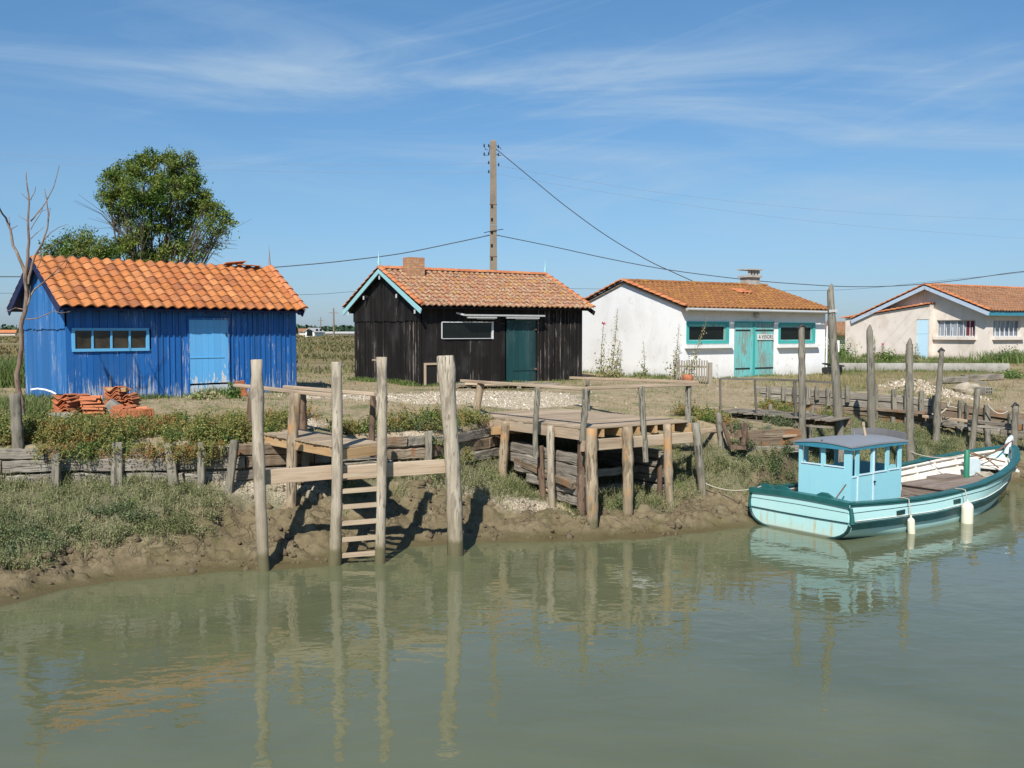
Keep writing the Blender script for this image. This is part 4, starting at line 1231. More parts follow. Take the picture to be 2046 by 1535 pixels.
# ------------------------------------------------------------ timber helpers
def log_post(mb, b, t, rb, rt, n=12, seg=18, wob=.08, sink=.5, bend=.028, knots=6):
    b = Vector(b); t = Vector(t); d = (t - b).normalized(); b2 = b - d * sink; L = (t - b2).length
    ph = random.random() * 6; bx = random.uniform(-bend, bend); by = random.uniform(-bend, bend)
    kn = [(random.random(), random.uniform(.06, .14)) for _ in range(knots)]
    pts, rad = [], []
    for k in range(seg + 1):
        u = k / seg; p = b2 + d * (L * u)
        p = p + Vector((math.sin(u * 5 + ph) * bx, math.cos(u * 4 + ph) * by, 0)) * L * .4
        r = rb + (rt - rb) * u
        for kz, ka in kn: r *= 1 + ka * 1.3 * math.exp(-((u - kz) / .025) ** 2)
        pts.append(p); rad.append(r * random.uniform(.955, 1.045))
    top = pts[-1]
    pts.append(top + d * .012); rad.append(rad[-1] * .86)
    mb.tube(pts, rad, n, wob=wob * .6, flat=random.uniform(.9, 1.0))


def rounded_top(mb, t, r):
    pass


def mooring(label, base, top, Y, wb, wt, mat, group='tall mooring posts', pointed=False, dy=0.0, name='mooring_post', sink=.6, extra=None):
    b = at(base[0], base[1], y=Y); tp = at(top[0], top[1], y=Y + dy)
    r = thing(name, label, 'post', b, 0, group)
    mb = MB(); log_post(mb, b, tp, wb / 2 * Y / FPX, wt / 2 * Y / FPX, sink=sink, bend=.012)
    if pointed:
        rr = wt / 2 * Y / FPX; mb.tube([tp, tp + Vector((.01, 0, .07)), tp + Vector((.015, 0, .15))], [rr * .85, rr * .65, rr * .18], 8)
    mb.build('shaft', M[mat], r, world=True)
    if extra: extra(r, b, tp)
    return r


# ------------------------------------------------------------ ladder pier by the blue shed
def pier():
    ws = [(527, 1140, 512, 720, 24, 23), (670, 1128, 673, 725, 24, 21), (761, 1125, 762, 715, 21, 20), (909, 1110, 893, 712, 28, 33)]
    B = [at(a, b, z=ZW) for a, b, *_ in ws]
    r = thing('landing_pier', 'small timber landing pier with ladder, pale round posts and sloping plank deck', 'pier', (B[1].x, B[1].y, ZW))
    T = []
    for (bx, by, tx, ty, wb, wt), b in zip(ws, B):
        tp = at(tx, ty, y=b.y + .05); T.append(tp); mb = MB(); sc = b.y / FPX / 2
        log_post(mb, b, tp, wb * sc, wt * sc, sink=.9, knots=5, wob=.07)
        o = mb.build('post', M['post_pale'], r, world=True)
    on = lambda i, z: B[i] + (T[i] - B[i]) * ((z - B[i].z) / (T[i].z - B[i].z))
    # other posts
    for (bx, by, tx, ty, Y, wb, wt, m) in ((579, 1068, 591, 786, 17.45, 20, 23, 'post_new'), (497, 985, 507, 782, 18.3, 24, 20, 'post_brown')):
        mb = MB(); log_post(mb, at(bx, by, y=Y), at(tx, ty, y=Y), wb * Y / FPX / 2, wt * Y / FPX / 2, sink=.5, knots=5); mb.build('post', M[m], r, world=True)
    for (bx, by, tx, ty, Y, w) in ((606, 868, 603, 790, 19.2, 17), (744, 880, 744, 792, 17.9, 12)):
        mb = MB(); log_post(mb, at(bx, by, y=Y), at(tx, ty, y=Y), w * Y / FPX / 2, w * Y / FPX / 2, sink=.3); mb.build('post', M['post_brown'], r, world=True)
    # deck
    P1 = at(690, 892, z=-.30); P2 = at(465, 853, z=-.27); P3 = at(755, 884, z=-.30); P4 = at(545, 850, z=-.27)
    d = MB(); n = 30
    for i in range(n):
        u = (i + .5) / n; a = P1.lerp(P2, u); b = P3.lerp(P4, u); e = (b - a).normalized()
        w = (P1 - P2).length / n
        d.beam(a - e * (.06 + random.uniform(-.01, .02)) + Vector((0, 0, -.02 + random.uniform(-.004, .004))), b + e * (.06 + random.uniform(-.01, .02)) + Vector((0, 0, -.02)), w - .014, .035)
    d.build('deck', M['plank'], r, world=True)
    z_ = Vector((0, 0, -.125))
    for (a, b) in ((P1, P2), (P3, P4)):
        m = MB(); m.beam(a + z_ + (a - b).normalized() * .0, b + z_, .06, .17); m.build('joist', M['plank_new'], r, world=True)
    m = MB(); m.beam(P1 + Vector((0, 0, -.125)) + (P1 - P3).normalized() * .1, P3 + Vector((0, 0, -.125)) + (P3 - P1).normalized() * .12, .10, .165); m.build('end_joist', M['plank_new'], r, world=True)
    # cross beams
    for (i, j, z, e0, e1, m_) in ((0, 1, -.745, .05, .02, 'rail'), (1, 3, -.735, .0, .02, 'rail')):
        m = MB(); a = on(i, z); b = on(j, z + .04); off = Vector((.03, .16, 0)); dd = (b - a).normalized()
        m.beam(a + off - dd * e0, b + off + dd * e1, .05, .235, seg=4, rough=.004); m.build('cross_beam', M[m_], r, world=True)
    # rungs
    for y in (945, 975, 1006, 1038, 1070, 1101):
        z = at(716, y, y=16.3).z; m = MB(); a = on(1, z - .02); b = on(2, z + .02)
        dd = (b - a).normalized(); m.beam(a + dd * .05 + Vector((0, -.0, 0)), b - dd * .04, .05, .072); m.build('rung', M['plank'], r, world=True)
    # hand rails
    for (x0, y0, Y0, x1, y1, Y1) in ((472, 770, 19.4, 676, 792, 16.55), (570, 773, 19.3, 752, 788, 17.3)):
        m = MB(); m.beam(at(x0, y0, y=Y0), at(x1, y1, y=Y1), .12, .06, seg=4, rough=.004); m.build('hand_rail', M['rail'], r, world=True)
    # peg and iron strap near the third post's head
    m = MB(); p = at(753, 722, y=16.4); m.tube([p + Vector((-.07, -.06, .02)), p + Vector((.08, .0, .0))], .018, 6); m.build('peg', M['plank'], r, world=True)


pier()


# ------------------------------------------------------------ railed platform in the middle
def platform():
    N = at(1171, 854, z=-.22); A = Vector((.839, .545, 0)); Bd = Vector((-.545, .839, 0)); wa, wb = 2.62, 4.5
    r = thing('timber_platform', 'broad square timber platform with pole railing on round stilts, in front of the black shed', 'platform', (N.x, N.y, -1.9))
    P = lambda a, b, z=0.0: Vector((N.x, N.y, -.22 + z)) + A * a + Bd * b
    d = MB(); n = 26
    for i in range(n):
        b = wb * (i + .5) / n; e = .03 + random.uniform(-.015, .03)
        d.beam(P(-e, b, -.02 - .012 * b + random.uniform(-.003, .003)), P(wa + e, b, -.02 - .012 * b), wb / n - .013, .038)
    d.build('deck', M['plank'], r, world=True)
    for a in (.42, .85, 1.3, 1.75, 2.2):
        m = MB(); m.beam(P(a, .02, -.13), P(a, wb, -.17), .065, .16); m.build('joist', M['plank_new'], r, world=True)
    for a, mm in ((-.01, 'rail'), (wa, 'plank_new')):
        m = MB(); m.beam(P(a, -.02, -.15), P(a, wb, -.19), .06, .20); m.build('side_beam', M[mm], r, world=True)
    m = MB(); m.beam(P(-.14, -.05, -.34), P(wa + .05, -.05, -.34), .07, .215, seg=5, rough=.004); m.build('front_beam', M['rail'], r, world=True)
    m = MB(); m.beam(P(-.25, 2.95, -.30), P(wa, 2.95, -.32), .08, .17); m.build('rear_beam', M['plank_new'], r, world=True)
    # stilts: base px, top px, distance, widths
    for (bx, by, tx, ty, Y, w0, w1, m_) in ((1181, 1048, 1184, 857, 18.42, 26, 25, 'post_new'), (1254, 1033, 1254, 854, 18.95, 21, 21, 'post_new'), (1342, 1028, 1331, 849, 19.55, 17, 17, 'post_new'), (1407, 1020, 1390, 846, 20.0, 19, 17, 'post_grey'),
                                            (1003, 968, 1011, 843, 20.8, 20, 19, 'post_new'), (1103, 985, 1098, 852, 19.35, 16, 16, 'post_pale'), (1083, 968, 1080, 892, 19.8, 13, 13, 'post_brown'), (941, 942, 934, 862, 21.9, 18, 16, 'post_pale'), (1160, 1038, 1165, 872, 18.9, 19, 17, 'post_brown')):
        mb = MB(); log_post(mb, at(bx, by, y=Y), at(tx, ty, y=Y), w0 * Y / FPX / 2, w1 * Y / FPX / 2, sink=.6, knots=4); mb.build('stilt', M[m_], r, world=True)
    # rail posts
    for (bx, by, tx, ty, Y, w, m_) in ((1070, 912, 1073, 775, 19.55, 11, 'post_grey'), (945, 858, 961, 768, 21.9, 16, 'post_new'), (1165, 880, 1169, 777, 18.55, 13, 'post_grey'), (1290, 921, 1281, 773, 19.3, 12, 'post_grey'), (1374, 848, 1376, 770, 20.1, 12, 'post_grey'), (1175, 832, 1174, 758, 23.6, 8, 'post_grey')):
        mb = MB(); log_post(mb, at(bx, by, y=Y), at(tx, ty, y=Y), w * Y / FPX / 2, w * Y / FPX / 2, sink=.02, knots=4, bend=.03); mb.build('rail_post', M[m_], r, world=True)
    for (x0, y0, Y0, x1, y1, Y1) in ((924, 761, 22.5, 1174, 778, 18.55), (1173, 776, 18.60, 1392, 768, 20.2), (1142, 755, 23.7, 1391, 764, 20.3)):
        m = MB(); m.beam(at(x0, y0, y=Y0), at(x1, y1, y=Y1), .13, .055, seg=5, rough=.005); m.build('hand_rail', M['rail'], r, world=True)
    # old crib of stacked logs under the platform
    c = thing('log_crib', 'crib of heavy old split logs stacked under the railed platform', 'retaining wall', (N.x, N.y + 1, -1.9))
    q = random.Random(3)
    for k in range(5):
        z = -.66 - .20 * k
        s0 = .22 + q.uniform(-.05, .1); s1 = 3.6 - .5 * k
        m = MB(); m.beam(P(.16 + q.uniform(-.03, .03), s0, z + q.uniform(-.03, .02)), P(.20 + q.uniform(-.03, .03), s1, z + .02), .22, .205, seg=14, rough=.028)
        m.build('crib_log', M['log'], c, world=True)
        if k == 2:
            m = MB(); m.beam(P(.0, .4, -1.15), P(.15, 2.6, -.93), .12, .14, seg=9, rough=.02); m.build('crib_log', M['log_rust'], c, world=True)
    for k in range(6):
        z = -.72 - .17 * k
        m = MB(); m.beam(P(2.25 + q.uniform(-.04, .04), .38 + q.uniform(-.08, .05), z), P(2.4, 3.4, z), .2, .145, seg=8, rough=.025); m.build('crib_log', M['log'], c, world=True)
        if k % 2 == 0 and k:
            m = MB(); m.beam(P(.35, 1.1 + q.uniform(-.1, .1), z - .05), P(2.2, 1.15 + q.uniform(-.1, .1), z - .02), .16, .15, seg=6, rough=.03); m.build('crib_log', M['log'], c, world=True)
    for (a, b, z0, z1) in ((2.1, .3, -1.85, -1.0),):
        m = MB(); log_post(m, P(a, b, z0 + .22), P(a, b, z1 + .22), .06, .05, sink=.3); m.build('crib_post', M['post_brown'], c, world=True)
    for k, (a, b, c2, d2, z0, z1) in enumerate(((.3, .2, .1, 1.6, -1.62, -1.35), (-.05, .3, .2, 1.9, -1.72, -1.5))):
        m = MB(); m.beam(P(a, b, z0), P(c2, d2, z1), .10, .05, seg=5, rough=.01); m.build('fallen_plank', M['rail'], c, world=True)


platform()


# ------------------------------------------------------------ old gangway behind the boat
def gangway():
    P1 = at(1437, 822, z=-.36); P2 = at(1664, 841, z=-.42); u = (P2 - P1).normalized(); s = Vector((-u.y, u.x, 0)) * 1.0
    r = thing('old_gangway', 'rickety grey plank gangway with a thin rail, behind the moored boat', 'gangway', (P1.x, P1.y, -1.0))
    d = MB(); n = 22; L = (P2 - P1).length
    for i in range(n):
        a = P1 + u * (L * (i + .5) / n); e = random.uniform(-.04, .06)
        d.beam(a - s * (.04 + e) + Vector((0, 0, random.uniform(-.012, .014))), a + s * (1.04 + e) + Vector((0, 0, random.uniform(-.012, .012))), L / n - .016, .03)
    d.build('deck', M['plank_old'], r, world=True)
    z_ = Vector((0, 0, -.13))
    for k in (.0, 1.0):
        m = MB(); m.beam(P1 + s * k + z_ - Vector((0, 0, .03 if k == 0 else 0)), P2 + s * k + z_ - Vector((0, 0, .03 if k == 0 else 0)), .06, .05 if k == 0 else .20, seg=5, rough=.006); m.build('joist', M['log_rust' if k else 'plank_old'], r, world=True)
    # rail of thin iron tube
    h = .93
    R = [at(1439, 757, y=P1.y - .05), at(1508, 758, y=P1.y + (P2.y - P1.y) * .33), at(1588, 760, y=P1.y + (P2.y - P1.y) * .68), at(1664, 765, y=P2.y + .02)]
    m = MB(); m.beam(R[0], R[1], .04, .04); m.beam(R[1], R[2], .04, .04); m.beam(R[2], R[3], .05, .05); m.build('hand_rail', M['rail_dark'], r, world=True)
    for i, (x, y) in enumerate(((1440, 826), (1513, 858), (1591, 858))):
        m = MB(); b = at(x, y, y=R[i].y); m.beam(b, R[i], .045 if i < 2 else .06, .045, up=(0, 1, 0)); m.build('rail_post', M['rail_dark'], r, world=True)
    for (bx, by, tx, ty, w) in ((1441, 900, 1436, 826, 13), (1534, 890, 1537, 848, 9)):
        Y = 21.3 if bx < 1500 else 22.1
        m = MB(); log_post(m, at(bx, by, y=Y), at(tx, ty, y=Y), w * Y / FPX / 2, w * Y / FPX / 2, sink=.4); m.build('support_post', M['post_grey'], r, world=True)
    # dark broken frame leaning under the deck
    m = MB(); Y = 21.0
    m.tube([at(1445, 845, y=Y), at(1454, 875, y=Y), at(1462, 898, y=Y)], .05, 6); m.tube([at(1485, 845, y=Y), at(1489, 870, y=Y), at(1484, 890, y=Y)], .07, 6); m.beam(at(1452, 868, y=Y), at(1492, 872, y=Y), .06, .06); m.beam(at(1458, 893, y=Y), at(1490, 895, y=Y), .10, .08)
    m.beam(at(1458, 842, y=Y), at(1464, 862, y=Y), .04, .04); m.tube([at(1486, 895, y=Y), at(1489, 880, y=Y), at(1495, 873, y=Y)], .04, 6)
    solo(m, 'broken_frame', M['post_brown'], at(1465, 900, y=Y), 'dark broken timber frame slumped under the grey gangway', 'wreckage')


gangway()


# ------------------------------------------------------------ retaining walls
def left_wall():
    r = thing('timber_retaining_wall', 'low retaining wall of heavy grey timbers below the blue shed, overhung by shrubs', 'retaining wall', (-6, 18.2, -1.0))
    q = random.Random(5)
    fy = lambda x: float(np.interp(x, cF[0], cF[1])) - .02
    for k, (z, h, m_) in enumerate(((-.555, .20, 'log'), (-.78, .23, 'log'), (-1.01, .20, 'log'), (-1.20, .18, 'log_rust'))):
        x = -18 + q.uniform(0, 1)
        while x < .1:
            l = q.uniform(.8, 1.5); x2 = min(x + l, .25)
            m = MB(); m.beam((x, fy(x) - .09 + q.uniform(-.02, .02), z + q.uniform(-.02, .02)), (x2 - .015, fy(x2) - .09 + q.uniform(-.02, .02), z + q.uniform(-.03, .02)), .12, h * q.uniform(.86, 1.0), seg=12, rough=.014)
            m.build('wall_timber', M['log_rust' if q.random() < .25 else m_], r, world=True); x = x2
    for (bx, by, tx, ty, w) in ((110, 957, 113, 905, 16), (232, 958, 236, 884, 22), (352, 965, 338, 888, 19), (401, 975, 403, 884, 14), (452, 970, 470, 880, 15), (612, 938, 610, 872, 14), (668, 930, 668, 870, 12), (855, 925, 857, 862, 14), (-20, 955, -22, 890, 16)):
        Y = fy(at(bx, by, y=18.5).x) - .22
        m = MB(); b = at(bx, by, y=Y); tp = at(tx, ty, y=Y); m.beam(b - Vector((0, 0, .4)), tp, w * Y / FPX, .11, up=(0, 1, 0), seg=6, rough=.012); m.build('wall_post', M['post_grey'], r, world=True)
    for wx_ in (-11.6, -12.9, -14.3, -15.8, -17.2):
        m = MB(); m.beam((wx_, fy(wx_) - .22, -1.5), (wx_ + .04, fy(wx_) - .22, -.42 - .06 * (wx_ % 2)), .19, .11, up=(0, 1, 0), seg=6, rough=.012); m.build('wall_post', M['post_grey'], r, world=True)
    # wall in front of the gangway
    r = thing('timber_retaining_wall', 'short boarded retaining wall under the grey gangway', 'retaining wall', (5.4, 21.6, -1.0))
    for k in range(3):
        z = -.64 - .175 * k
        for (x0, x1) in ((3.9, 5.0), (5.05, 6.35)):
            m = MB(); m.beam((x0, fy(x0) - .05, z), (x1, fy(x1) - .05, z + q.uniform(-.02, .02)), .07, .175, seg=6, rough=.008); m.build('wall_timber', M['log_rust' if k < 2 else 'log'], r, world=True)
    m = MB(); m.beam(at(1565, 872, y=21.55), at(1600, 869, y=21.8), .05, .05); m.beam(at(1400, 862, y=21.2), at(1440, 858, y=21.5), .08, .1, seg=3, rough=.01)
    m.build('capping_board', M['rail'], r, world=True)
    # long wall at the right
    wl_ = lambda x: 30.7 - .723 * (x - 7.5)
    r = thing('timber_retaining_wall', 'long two-tier retaining wall of grey planks and posts behind the boat bow', 'retaining wall', (10.5, 28.4, -1.0))
    top = lambda x: float(np.interp(x, [7.3, 10.2, 11.6, 12.0, 13.5, 15], [-.10, -.19, -.26, -.48, -.62, -.72]))
    foot = lambda x: float(np.interp(x, cF[0], cF[2]))
    for k in range(6):
        x = 7.35 + q.uniform(0, .2)
        while x < 19:
            x2 = x + q.uniform(1.3, 2.4)
            z0, z1 = top(x) - .11 - .225 * k, top(min(x2, 11.75) if x < 11.75 else x2) - .11 - .225 * k
            if x < 11.75 < x2: x2 = 11.78; z1 = top(11.7) - .11 - .225 * k
            if min(z0, z1) > foot(x) - .12:
                m = MB(); m.beam((x, wl_(x) - .1, z0), (x2 - .03, wl_(x2) - .1, z1), .07, .20, seg=8, rough=.009); m.build('wall_timber', M['log' if q.random() < .6 else 'log_rust'], r, world=True)
            x = x2
    for (px, yt, yb, w) in ((1535, 772, 795, 8), (1565, 772, 797, 8), (1587, 774, 800, 7), (1615, 773, 805, 10), (1632, 771, 795, 8), (1655, 775, 808, 8), (1693, 771, 800, 8), (1750, 770, 860, 8), (1787, 778, 824, 9), (1810, 778, 868, 7), (1841, 782, 826, 9), (1866, 790, 866, 6), (1918, 800, 858, 7), (1931, 806, 838, 6), (1972, 809, 850, 11), (1784, 833, 862, 8), (1915, 848, 870, 7), (1973, 850, 882, 11), (2018, 826, 862, 6)):
        x = (px - 1023) / FPX * 28; 
        for _ in range(6): x = (px - 1023) / FPX * (wl_(x) - .2) * 1.001
        Y = wl_(x) - .23
        m = MB(); m.beam(at(px, yb, y=Y) - Vector((0, 0, .05)), at(px + random.uniform(-1, 1), yt, y=Y), w * Y / FPX, .10, up=(0, 1, 0), seg=5, rough=.01); m.build('wall_post', M['post_grey'], r, world=True)
    for (x0, y0, x1, y1, m_) in ((1652, 817, 1745, 818, 'log_rust'), (1745, 818, 1850, 826, 'log_rust'), (1845, 832, 1948, 843, 'rail'), (1950, 842, 2022, 850, 'log'), (1870, 846, 2025, 857, 'log'), (1690, 838, 1745, 836, 'plank_old'), (2022, 842, 2120, 850, 'log')):
        f = lambda px: 30.7 - .723 * (((px - 1023) / FPX * 27.6) - 7.5) - .42
        m = MB(); m.beam(at(x0, y0, y=f(x0)), at(x1, y1, y=f(x1)), .14, .075, seg=6, rough=.008); m.build('waling_beam', M[m_], r, world=True)


left_wall()

G = 'tall mooring posts'
mooring('stout grey weathered post standing alone at the left edge before the timber wall', (40, 955), (30, 788), 17.55, 23, 22, 'post_grey', G)


def knob(r, b, t):
    m = MB(); m.tube([t + Vector((-.09, 0, -.02)), t + Vector((0, 0, .05)), t + Vector((.08, 0, .0))], [.03, .06, .03], 6); m.build('rusty_cap', M['black_metal'], r, world=True)


def patch(r, b, t):
    m = MB(); p = t + (b - t) * .13; m.beam(p + Vector((-.10, -.10, -.02)), p + Vector((.09, -.10, .0)), .02, .06); m.build('metal_band', M['lamp_white'], r, world=True)


mooring('slim grey pole with dark cap rising behind the left edge of the wheelhouse roof', (1603, 905), (1602, 655), 22.6, 16, 12, 'post_grey', G, extra=knob)
mooring('tallest grey pole, leaning, with a pale band near its pointed head', (1677, 890), (1660, 580), 22.9, 23, 14, 'post_grey', G, True, extra=patch)
mooring('tall thick grey pole with split grain and pointed head against the timber wall', (1743, 872), (1737, 660), 26.6, 18, 13, 'post_grey', G, True)
mooring('pointed grey pole rising right behind the wheelhouse of the boat', (1819, 930), (1817, 688), 23.2, 17, 13, 'post_grey', G, True)
mooring('thin dark-topped pole leaning right beside the white shell heap', (1871, 868), (1881, 702), 26.5, 15, 9, 'post_grey', G, extra=knob)
mooring('short leaning grey post in front of the timber wall above the bow hatch', (1943, 880), (1954, 778), 25.9, 14, 10, 'post_grey', 'short posts along the right wall')
mooring('short round post with black iron cap at the far right above the bow', (2026, 895), (2029, 812), 25.2, 15, 11, 'post_grey', 'short posts along the right wall', extra=knob)
mooring('low stump with curved foot behind the boat foredeck', (1976, 905), (1972, 858), 25.3, 13, 10, 'post_grey', 'short posts along the right wall')
for (a, lab) in (((1612, 862, 1613, 822, 23.9, 9), 'small stub post on the far side of the gangway, near its middle'), ((1539, 822, 1539, 809, 25.5, 8), 'small stub post on the far side of the gangway, near the bank'), ((1623, 828, 1624, 812, 24.6, 7), 'small stub post on the far side of the gangway, near its end'), ((1342, 848, 1344, 816, 23.5, 9), 'grey stub post standing in grass just right of the railed platform'), ((1383, 850, 1383, 812, 23.2, 8), 'thin grey stub post behind the right end of the railed platform'), ((1230, 838, 1230, 818, 26.5, 11), 'short weathered stump in the grass behind the railed platform')):
    mooring(lab, a[:2], a[2:4], a[4], a[5], a[5], 'post_grey', 'stub posts on the bank', name='stub_post')
m = MB(); m.beam(at(1330, 822, y=23.5), at(1440, 815, y=24.6), .06, .05, seg=5, rough=.01)
solo(m, 'fence_board', M['rail'], at(1330, 822, y=23.5), 'thin horizontal board nailed to the stub posts beside the platform', 'board')


# ------------------------------------------------------------ the moored boat
def boat():
    c0 = Vector((5.39, 18.61, ZW)); rz = math.atan2(.6, .8)
    r = thing('fishing_boat', 'pale turquoise wooden fishing boat with a wheelhouse, moored against the mud bank', 'boat', c0, rz)
    L = 8.0; NS = 40; NT_ = 14
    ip = lambda s, a, b: float(np.interp(s, a, b))
    Bf = lambda s: ip(s, [0, .15, .35, .55, .68, .78, .86, .92, .96, .985, 1], [1.12, 1.22, 1.29, 1.26, 1.13, .95, .73, .50, .31, .16, .03])
    zg = lambda s: ip(s, [0, .1, .25, .4, .55, .7, .85, 1], [.67, .63, .585, .60, .655, .75, .89, 1.06])
    zk = lambda s: ip(s, [0, .2, .5, .8, 1], [-.10, -.35, -.42, -.40, -.30])

    def sec(s, t, off=0.0):
        m = min(1, max(0, (s - .40) / .6)); m = m * m * (3 - 2 * m)
        full = (1 - t ** 5.5) ** .55 if t < 1 else 0; full *= 1 + .03 * math.sin(PI * t)
        vee = (1 - t) ** (.62 if t < 1 else 1)
        b = Bf(s) * (full * (1 - m) + vee * m) + off
        z = zg(s) + (zk(s) - zg(s)) * t
        x = s * L - .95 * s ** 7 * t ** .8 - .02 * t * (1 - s)
        return x, max(b, 0.0), z

    def tz(s, z): return (zg(s) - z) / (zg(s) - zk(s))
    S = [1 - (1 - i / NS) ** 1.25 if i < NS else 1.0 for i in range(NS + 1)]
    mb = MB(); idx = []
    vs = []
    for s in S:
        row = []
        for k in range(NT_ + 1):
            x, b, z = sec(s, k / NT_); row.append((x, b, z))
        vs.append(row)
    W = 2 * NT_ + 1; flat = []
    for row in vs:
        flat += [(x, -b, z) for x, b, z in row] + [(x, b, z) for x, b, z in row[:-1][::-1]]
    fs = []
    for i in range(len(S) - 1):
        for k in range(W - 1): fs.append((i * W + k, (i + 1) * W + k, (i + 1) * W + k + 1, i * W + k + 1))
    mb.add(flat, fs, None, True)
    hull = mb.build('hull', M['hull'], r)
    # transom panel with dark rounded edge
    mb = MB(); out = [(x, -b, z) for x, b, z in vs[0]] + [(x, b, z) for x, b, z in vs[0][:-1][::-1]]
    n = len(out); mid = MB()
    pts = [(-.015, y * .955, z * .93 + .025) for x, y, z in out]
    mb.add([(-.0, y, z) for x, y, z in out], [tuple(range(n))[::-1]]); mb.m = 0
    mb.add(pts + [(0.0, p[1], p[2]) for p in pts], [tuple(range(n))[::-1]] + [(k, k + 1, n + k + 1, n + k) for k in range(n - 1)])
    mb.build('transom', M['transom'], r)
    rim = [( -.012, y * .985, z * .965 + .01) for x, y, z in out if z < .34]
    m = MB(); m.tube(rim, .030, 6); m.build('transom_moulding', M['trim_grey'] if False else M['strake_dark'], r)
    m = MB(); m.tube([(-.03, -1.12, .34), (-.03, -.4, .33), (-.03, .4, .33), (-.03, 1.12, .34)], .010, 5); m.tube([(-.02, -1.12, .52), (-.02, 0, .53), (-.02, 1.12, .52)], .004, 4); m.build('plank_seam', M['strake_dark'], r)
    m = MB()
    for sg in (-1, 1): m.tube([(.015, sg * 1.125, .60), (.02, sg * 1.15, .45), (.02, sg * 1.155, .32)], [.035, .04, .05], 6)
    m.build('corner_post', M['gunwale'], r)
    # strakes, seams and gunwale, per side
    for sg in (-1, 1):
        def line(z_of, off, s0=0.0, s1=1.0, n=34):
            o = []
            for i in range(n + 1):
                s = s0 + (s1 - s0) * i / n; x, b, z = sec(s, min(1, max(0, tz(s, z_of(s)))), off); o.append((x, sg * b, z_of(s)))
            return o
        zs = lambda s: ip(s, [0, .3, .6, .85, 1], [.27, .22, .27, .42, .60])
        m = MB(); la = line(lambda s: zs(s) - .065, .008, 0, .99); lb = line(lambda s: zs(s) - .05, .045, 0, .99); lc = line(lambda s: zs(s) + .06, .045, 0, .99); ld = line(lambda s: zs(s) + .075, .008, 0, .99)
        rows_ = [la, lb, lc, ld]; nn_ = len(la)
        m.add([p for q_ in rows_ for p in q_], [((k * nn_ + i, k * nn_ + i + 1, (k + 1) * nn_ + i + 1, (k + 1) * nn_ + i) if sg < 0 else (k * nn_ + i + 1, k * nn_ + i, (k + 1) * nn_ + i, (k + 1) * nn_ + i + 1)) for k in range(3) for i in range(nn_ - 1)]); m.build('rubbing_strake', M['strake_dark'], r)
        m = MB(); m.tube(line(lambda s: zs(s) + .10, .006, 0, .98), .009, 5); m.build('strake_moulding', M['boat_white'], r)
        m = MB(); m.tube(line(lambda s: zs(s) + .25 + .03 * s, .004, 0, .98), .0055, 4); m.build('plank_seam', M['strake_dark'], r)
        m = MB(); m.tube(line(lambda s: zg(s) - .022, .006), .020, 6, flat=.9); m.build('gunwale_band', M['gunwale'], r)
        # scupper openings
    # gunwale cap: flat board all round
    cap = MB(); n = 44; rows = []
    for sg in (-1, 1):
        o = []
        for i in range(n + 1):
            s = i / n; x, b, z = sec(s, 0); a = max(b - .14 - .10 * max(0, s - .9) * 5, 0.0)
            o.append([(x + (.05 if s > .97 else 0), sg * (b + .035), z), (x, sg * a, z), (x, sg * a, z + .035), (x + (.05 if s > .97 else 0), sg * (b + .035), z + .035)])
        flatv = [p for q in o for p in q]
        f = []
        for i in range(n):
            for k in range(4): f.append((i * 4 + k, i * 4 + (k + 1) % 4, i * 4 + 4 + (k + 1) % 4, i * 4 + 4 + k) if sg < 0 else (i * 4 + 4 + k, i * 4 + 4 + (k + 1) % 4, i * 4 + (k + 1) % 4, i * 4 + k))
        f.append((0, 3, 2, 1)); cap.add(flatv, f)
    # stern rail with a slight camber
    pts = [(-.0, y, .672 + .035 * (1 - (y / 1.12) ** 2)) for y in np.linspace(-1.14, 1.14, 9)]
    for a, b in zip(pts[:-1], pts[1:]): cap.add([(-.05, a[1], a[2] + .037), (.13, a[1], a[2] + .037), (.13, b[1], b[2] + .037), (-.05, b[1], b[2] + .037), (-.05, a[1], a[2] - .055), (.13, a[1], a[2] - .04), (.13, b[1], b[2] - .04), (-.05, b[1], b[2] - .055)], [(0, 1, 2, 3), (7, 6, 5, 4), (0, 3, 7, 4), (1, 5, 6, 2)])
    cap.build('gunwale', M['gunwale'], r)
    # inside skin, ribs, stringers, sole
    dk = lambda s: ip(s, [0, .3, .7, .85, 1], [.16, .16, .18, .34, .7])
    inn = MB()
    for sg in (-1, 1):
        o = []
        for i in range(n + 1):
            s = .005 + .975 * i / n; x, b, z = sec(s, 0); z2 = min(dk(s), z - .08); b2 = sec(s, min(1, tz(s, z2)))[1]
            o += [(x - .02, sg * max(b - .045, 0), z + .002), (x - .02, sg * max(b2 - .06, 0), z2)]
        inn.add(o, [((2 * i, 2 * i + 2, 2 * i + 3, 2 * i + 1) if sg > 0 else (2 * i + 1, 2 * i + 3, 2 * i + 2, 2 * i)) for i in range(n)], None, True)
    inn.add([(.02, -1.08, .66), (.02, 1.08, .66), (.02, 1.08, .14), (.02, -1.08, .14)], [(0, 1, 2, 3)])
    inn.build('inner_planking', M['boat_white'], r)
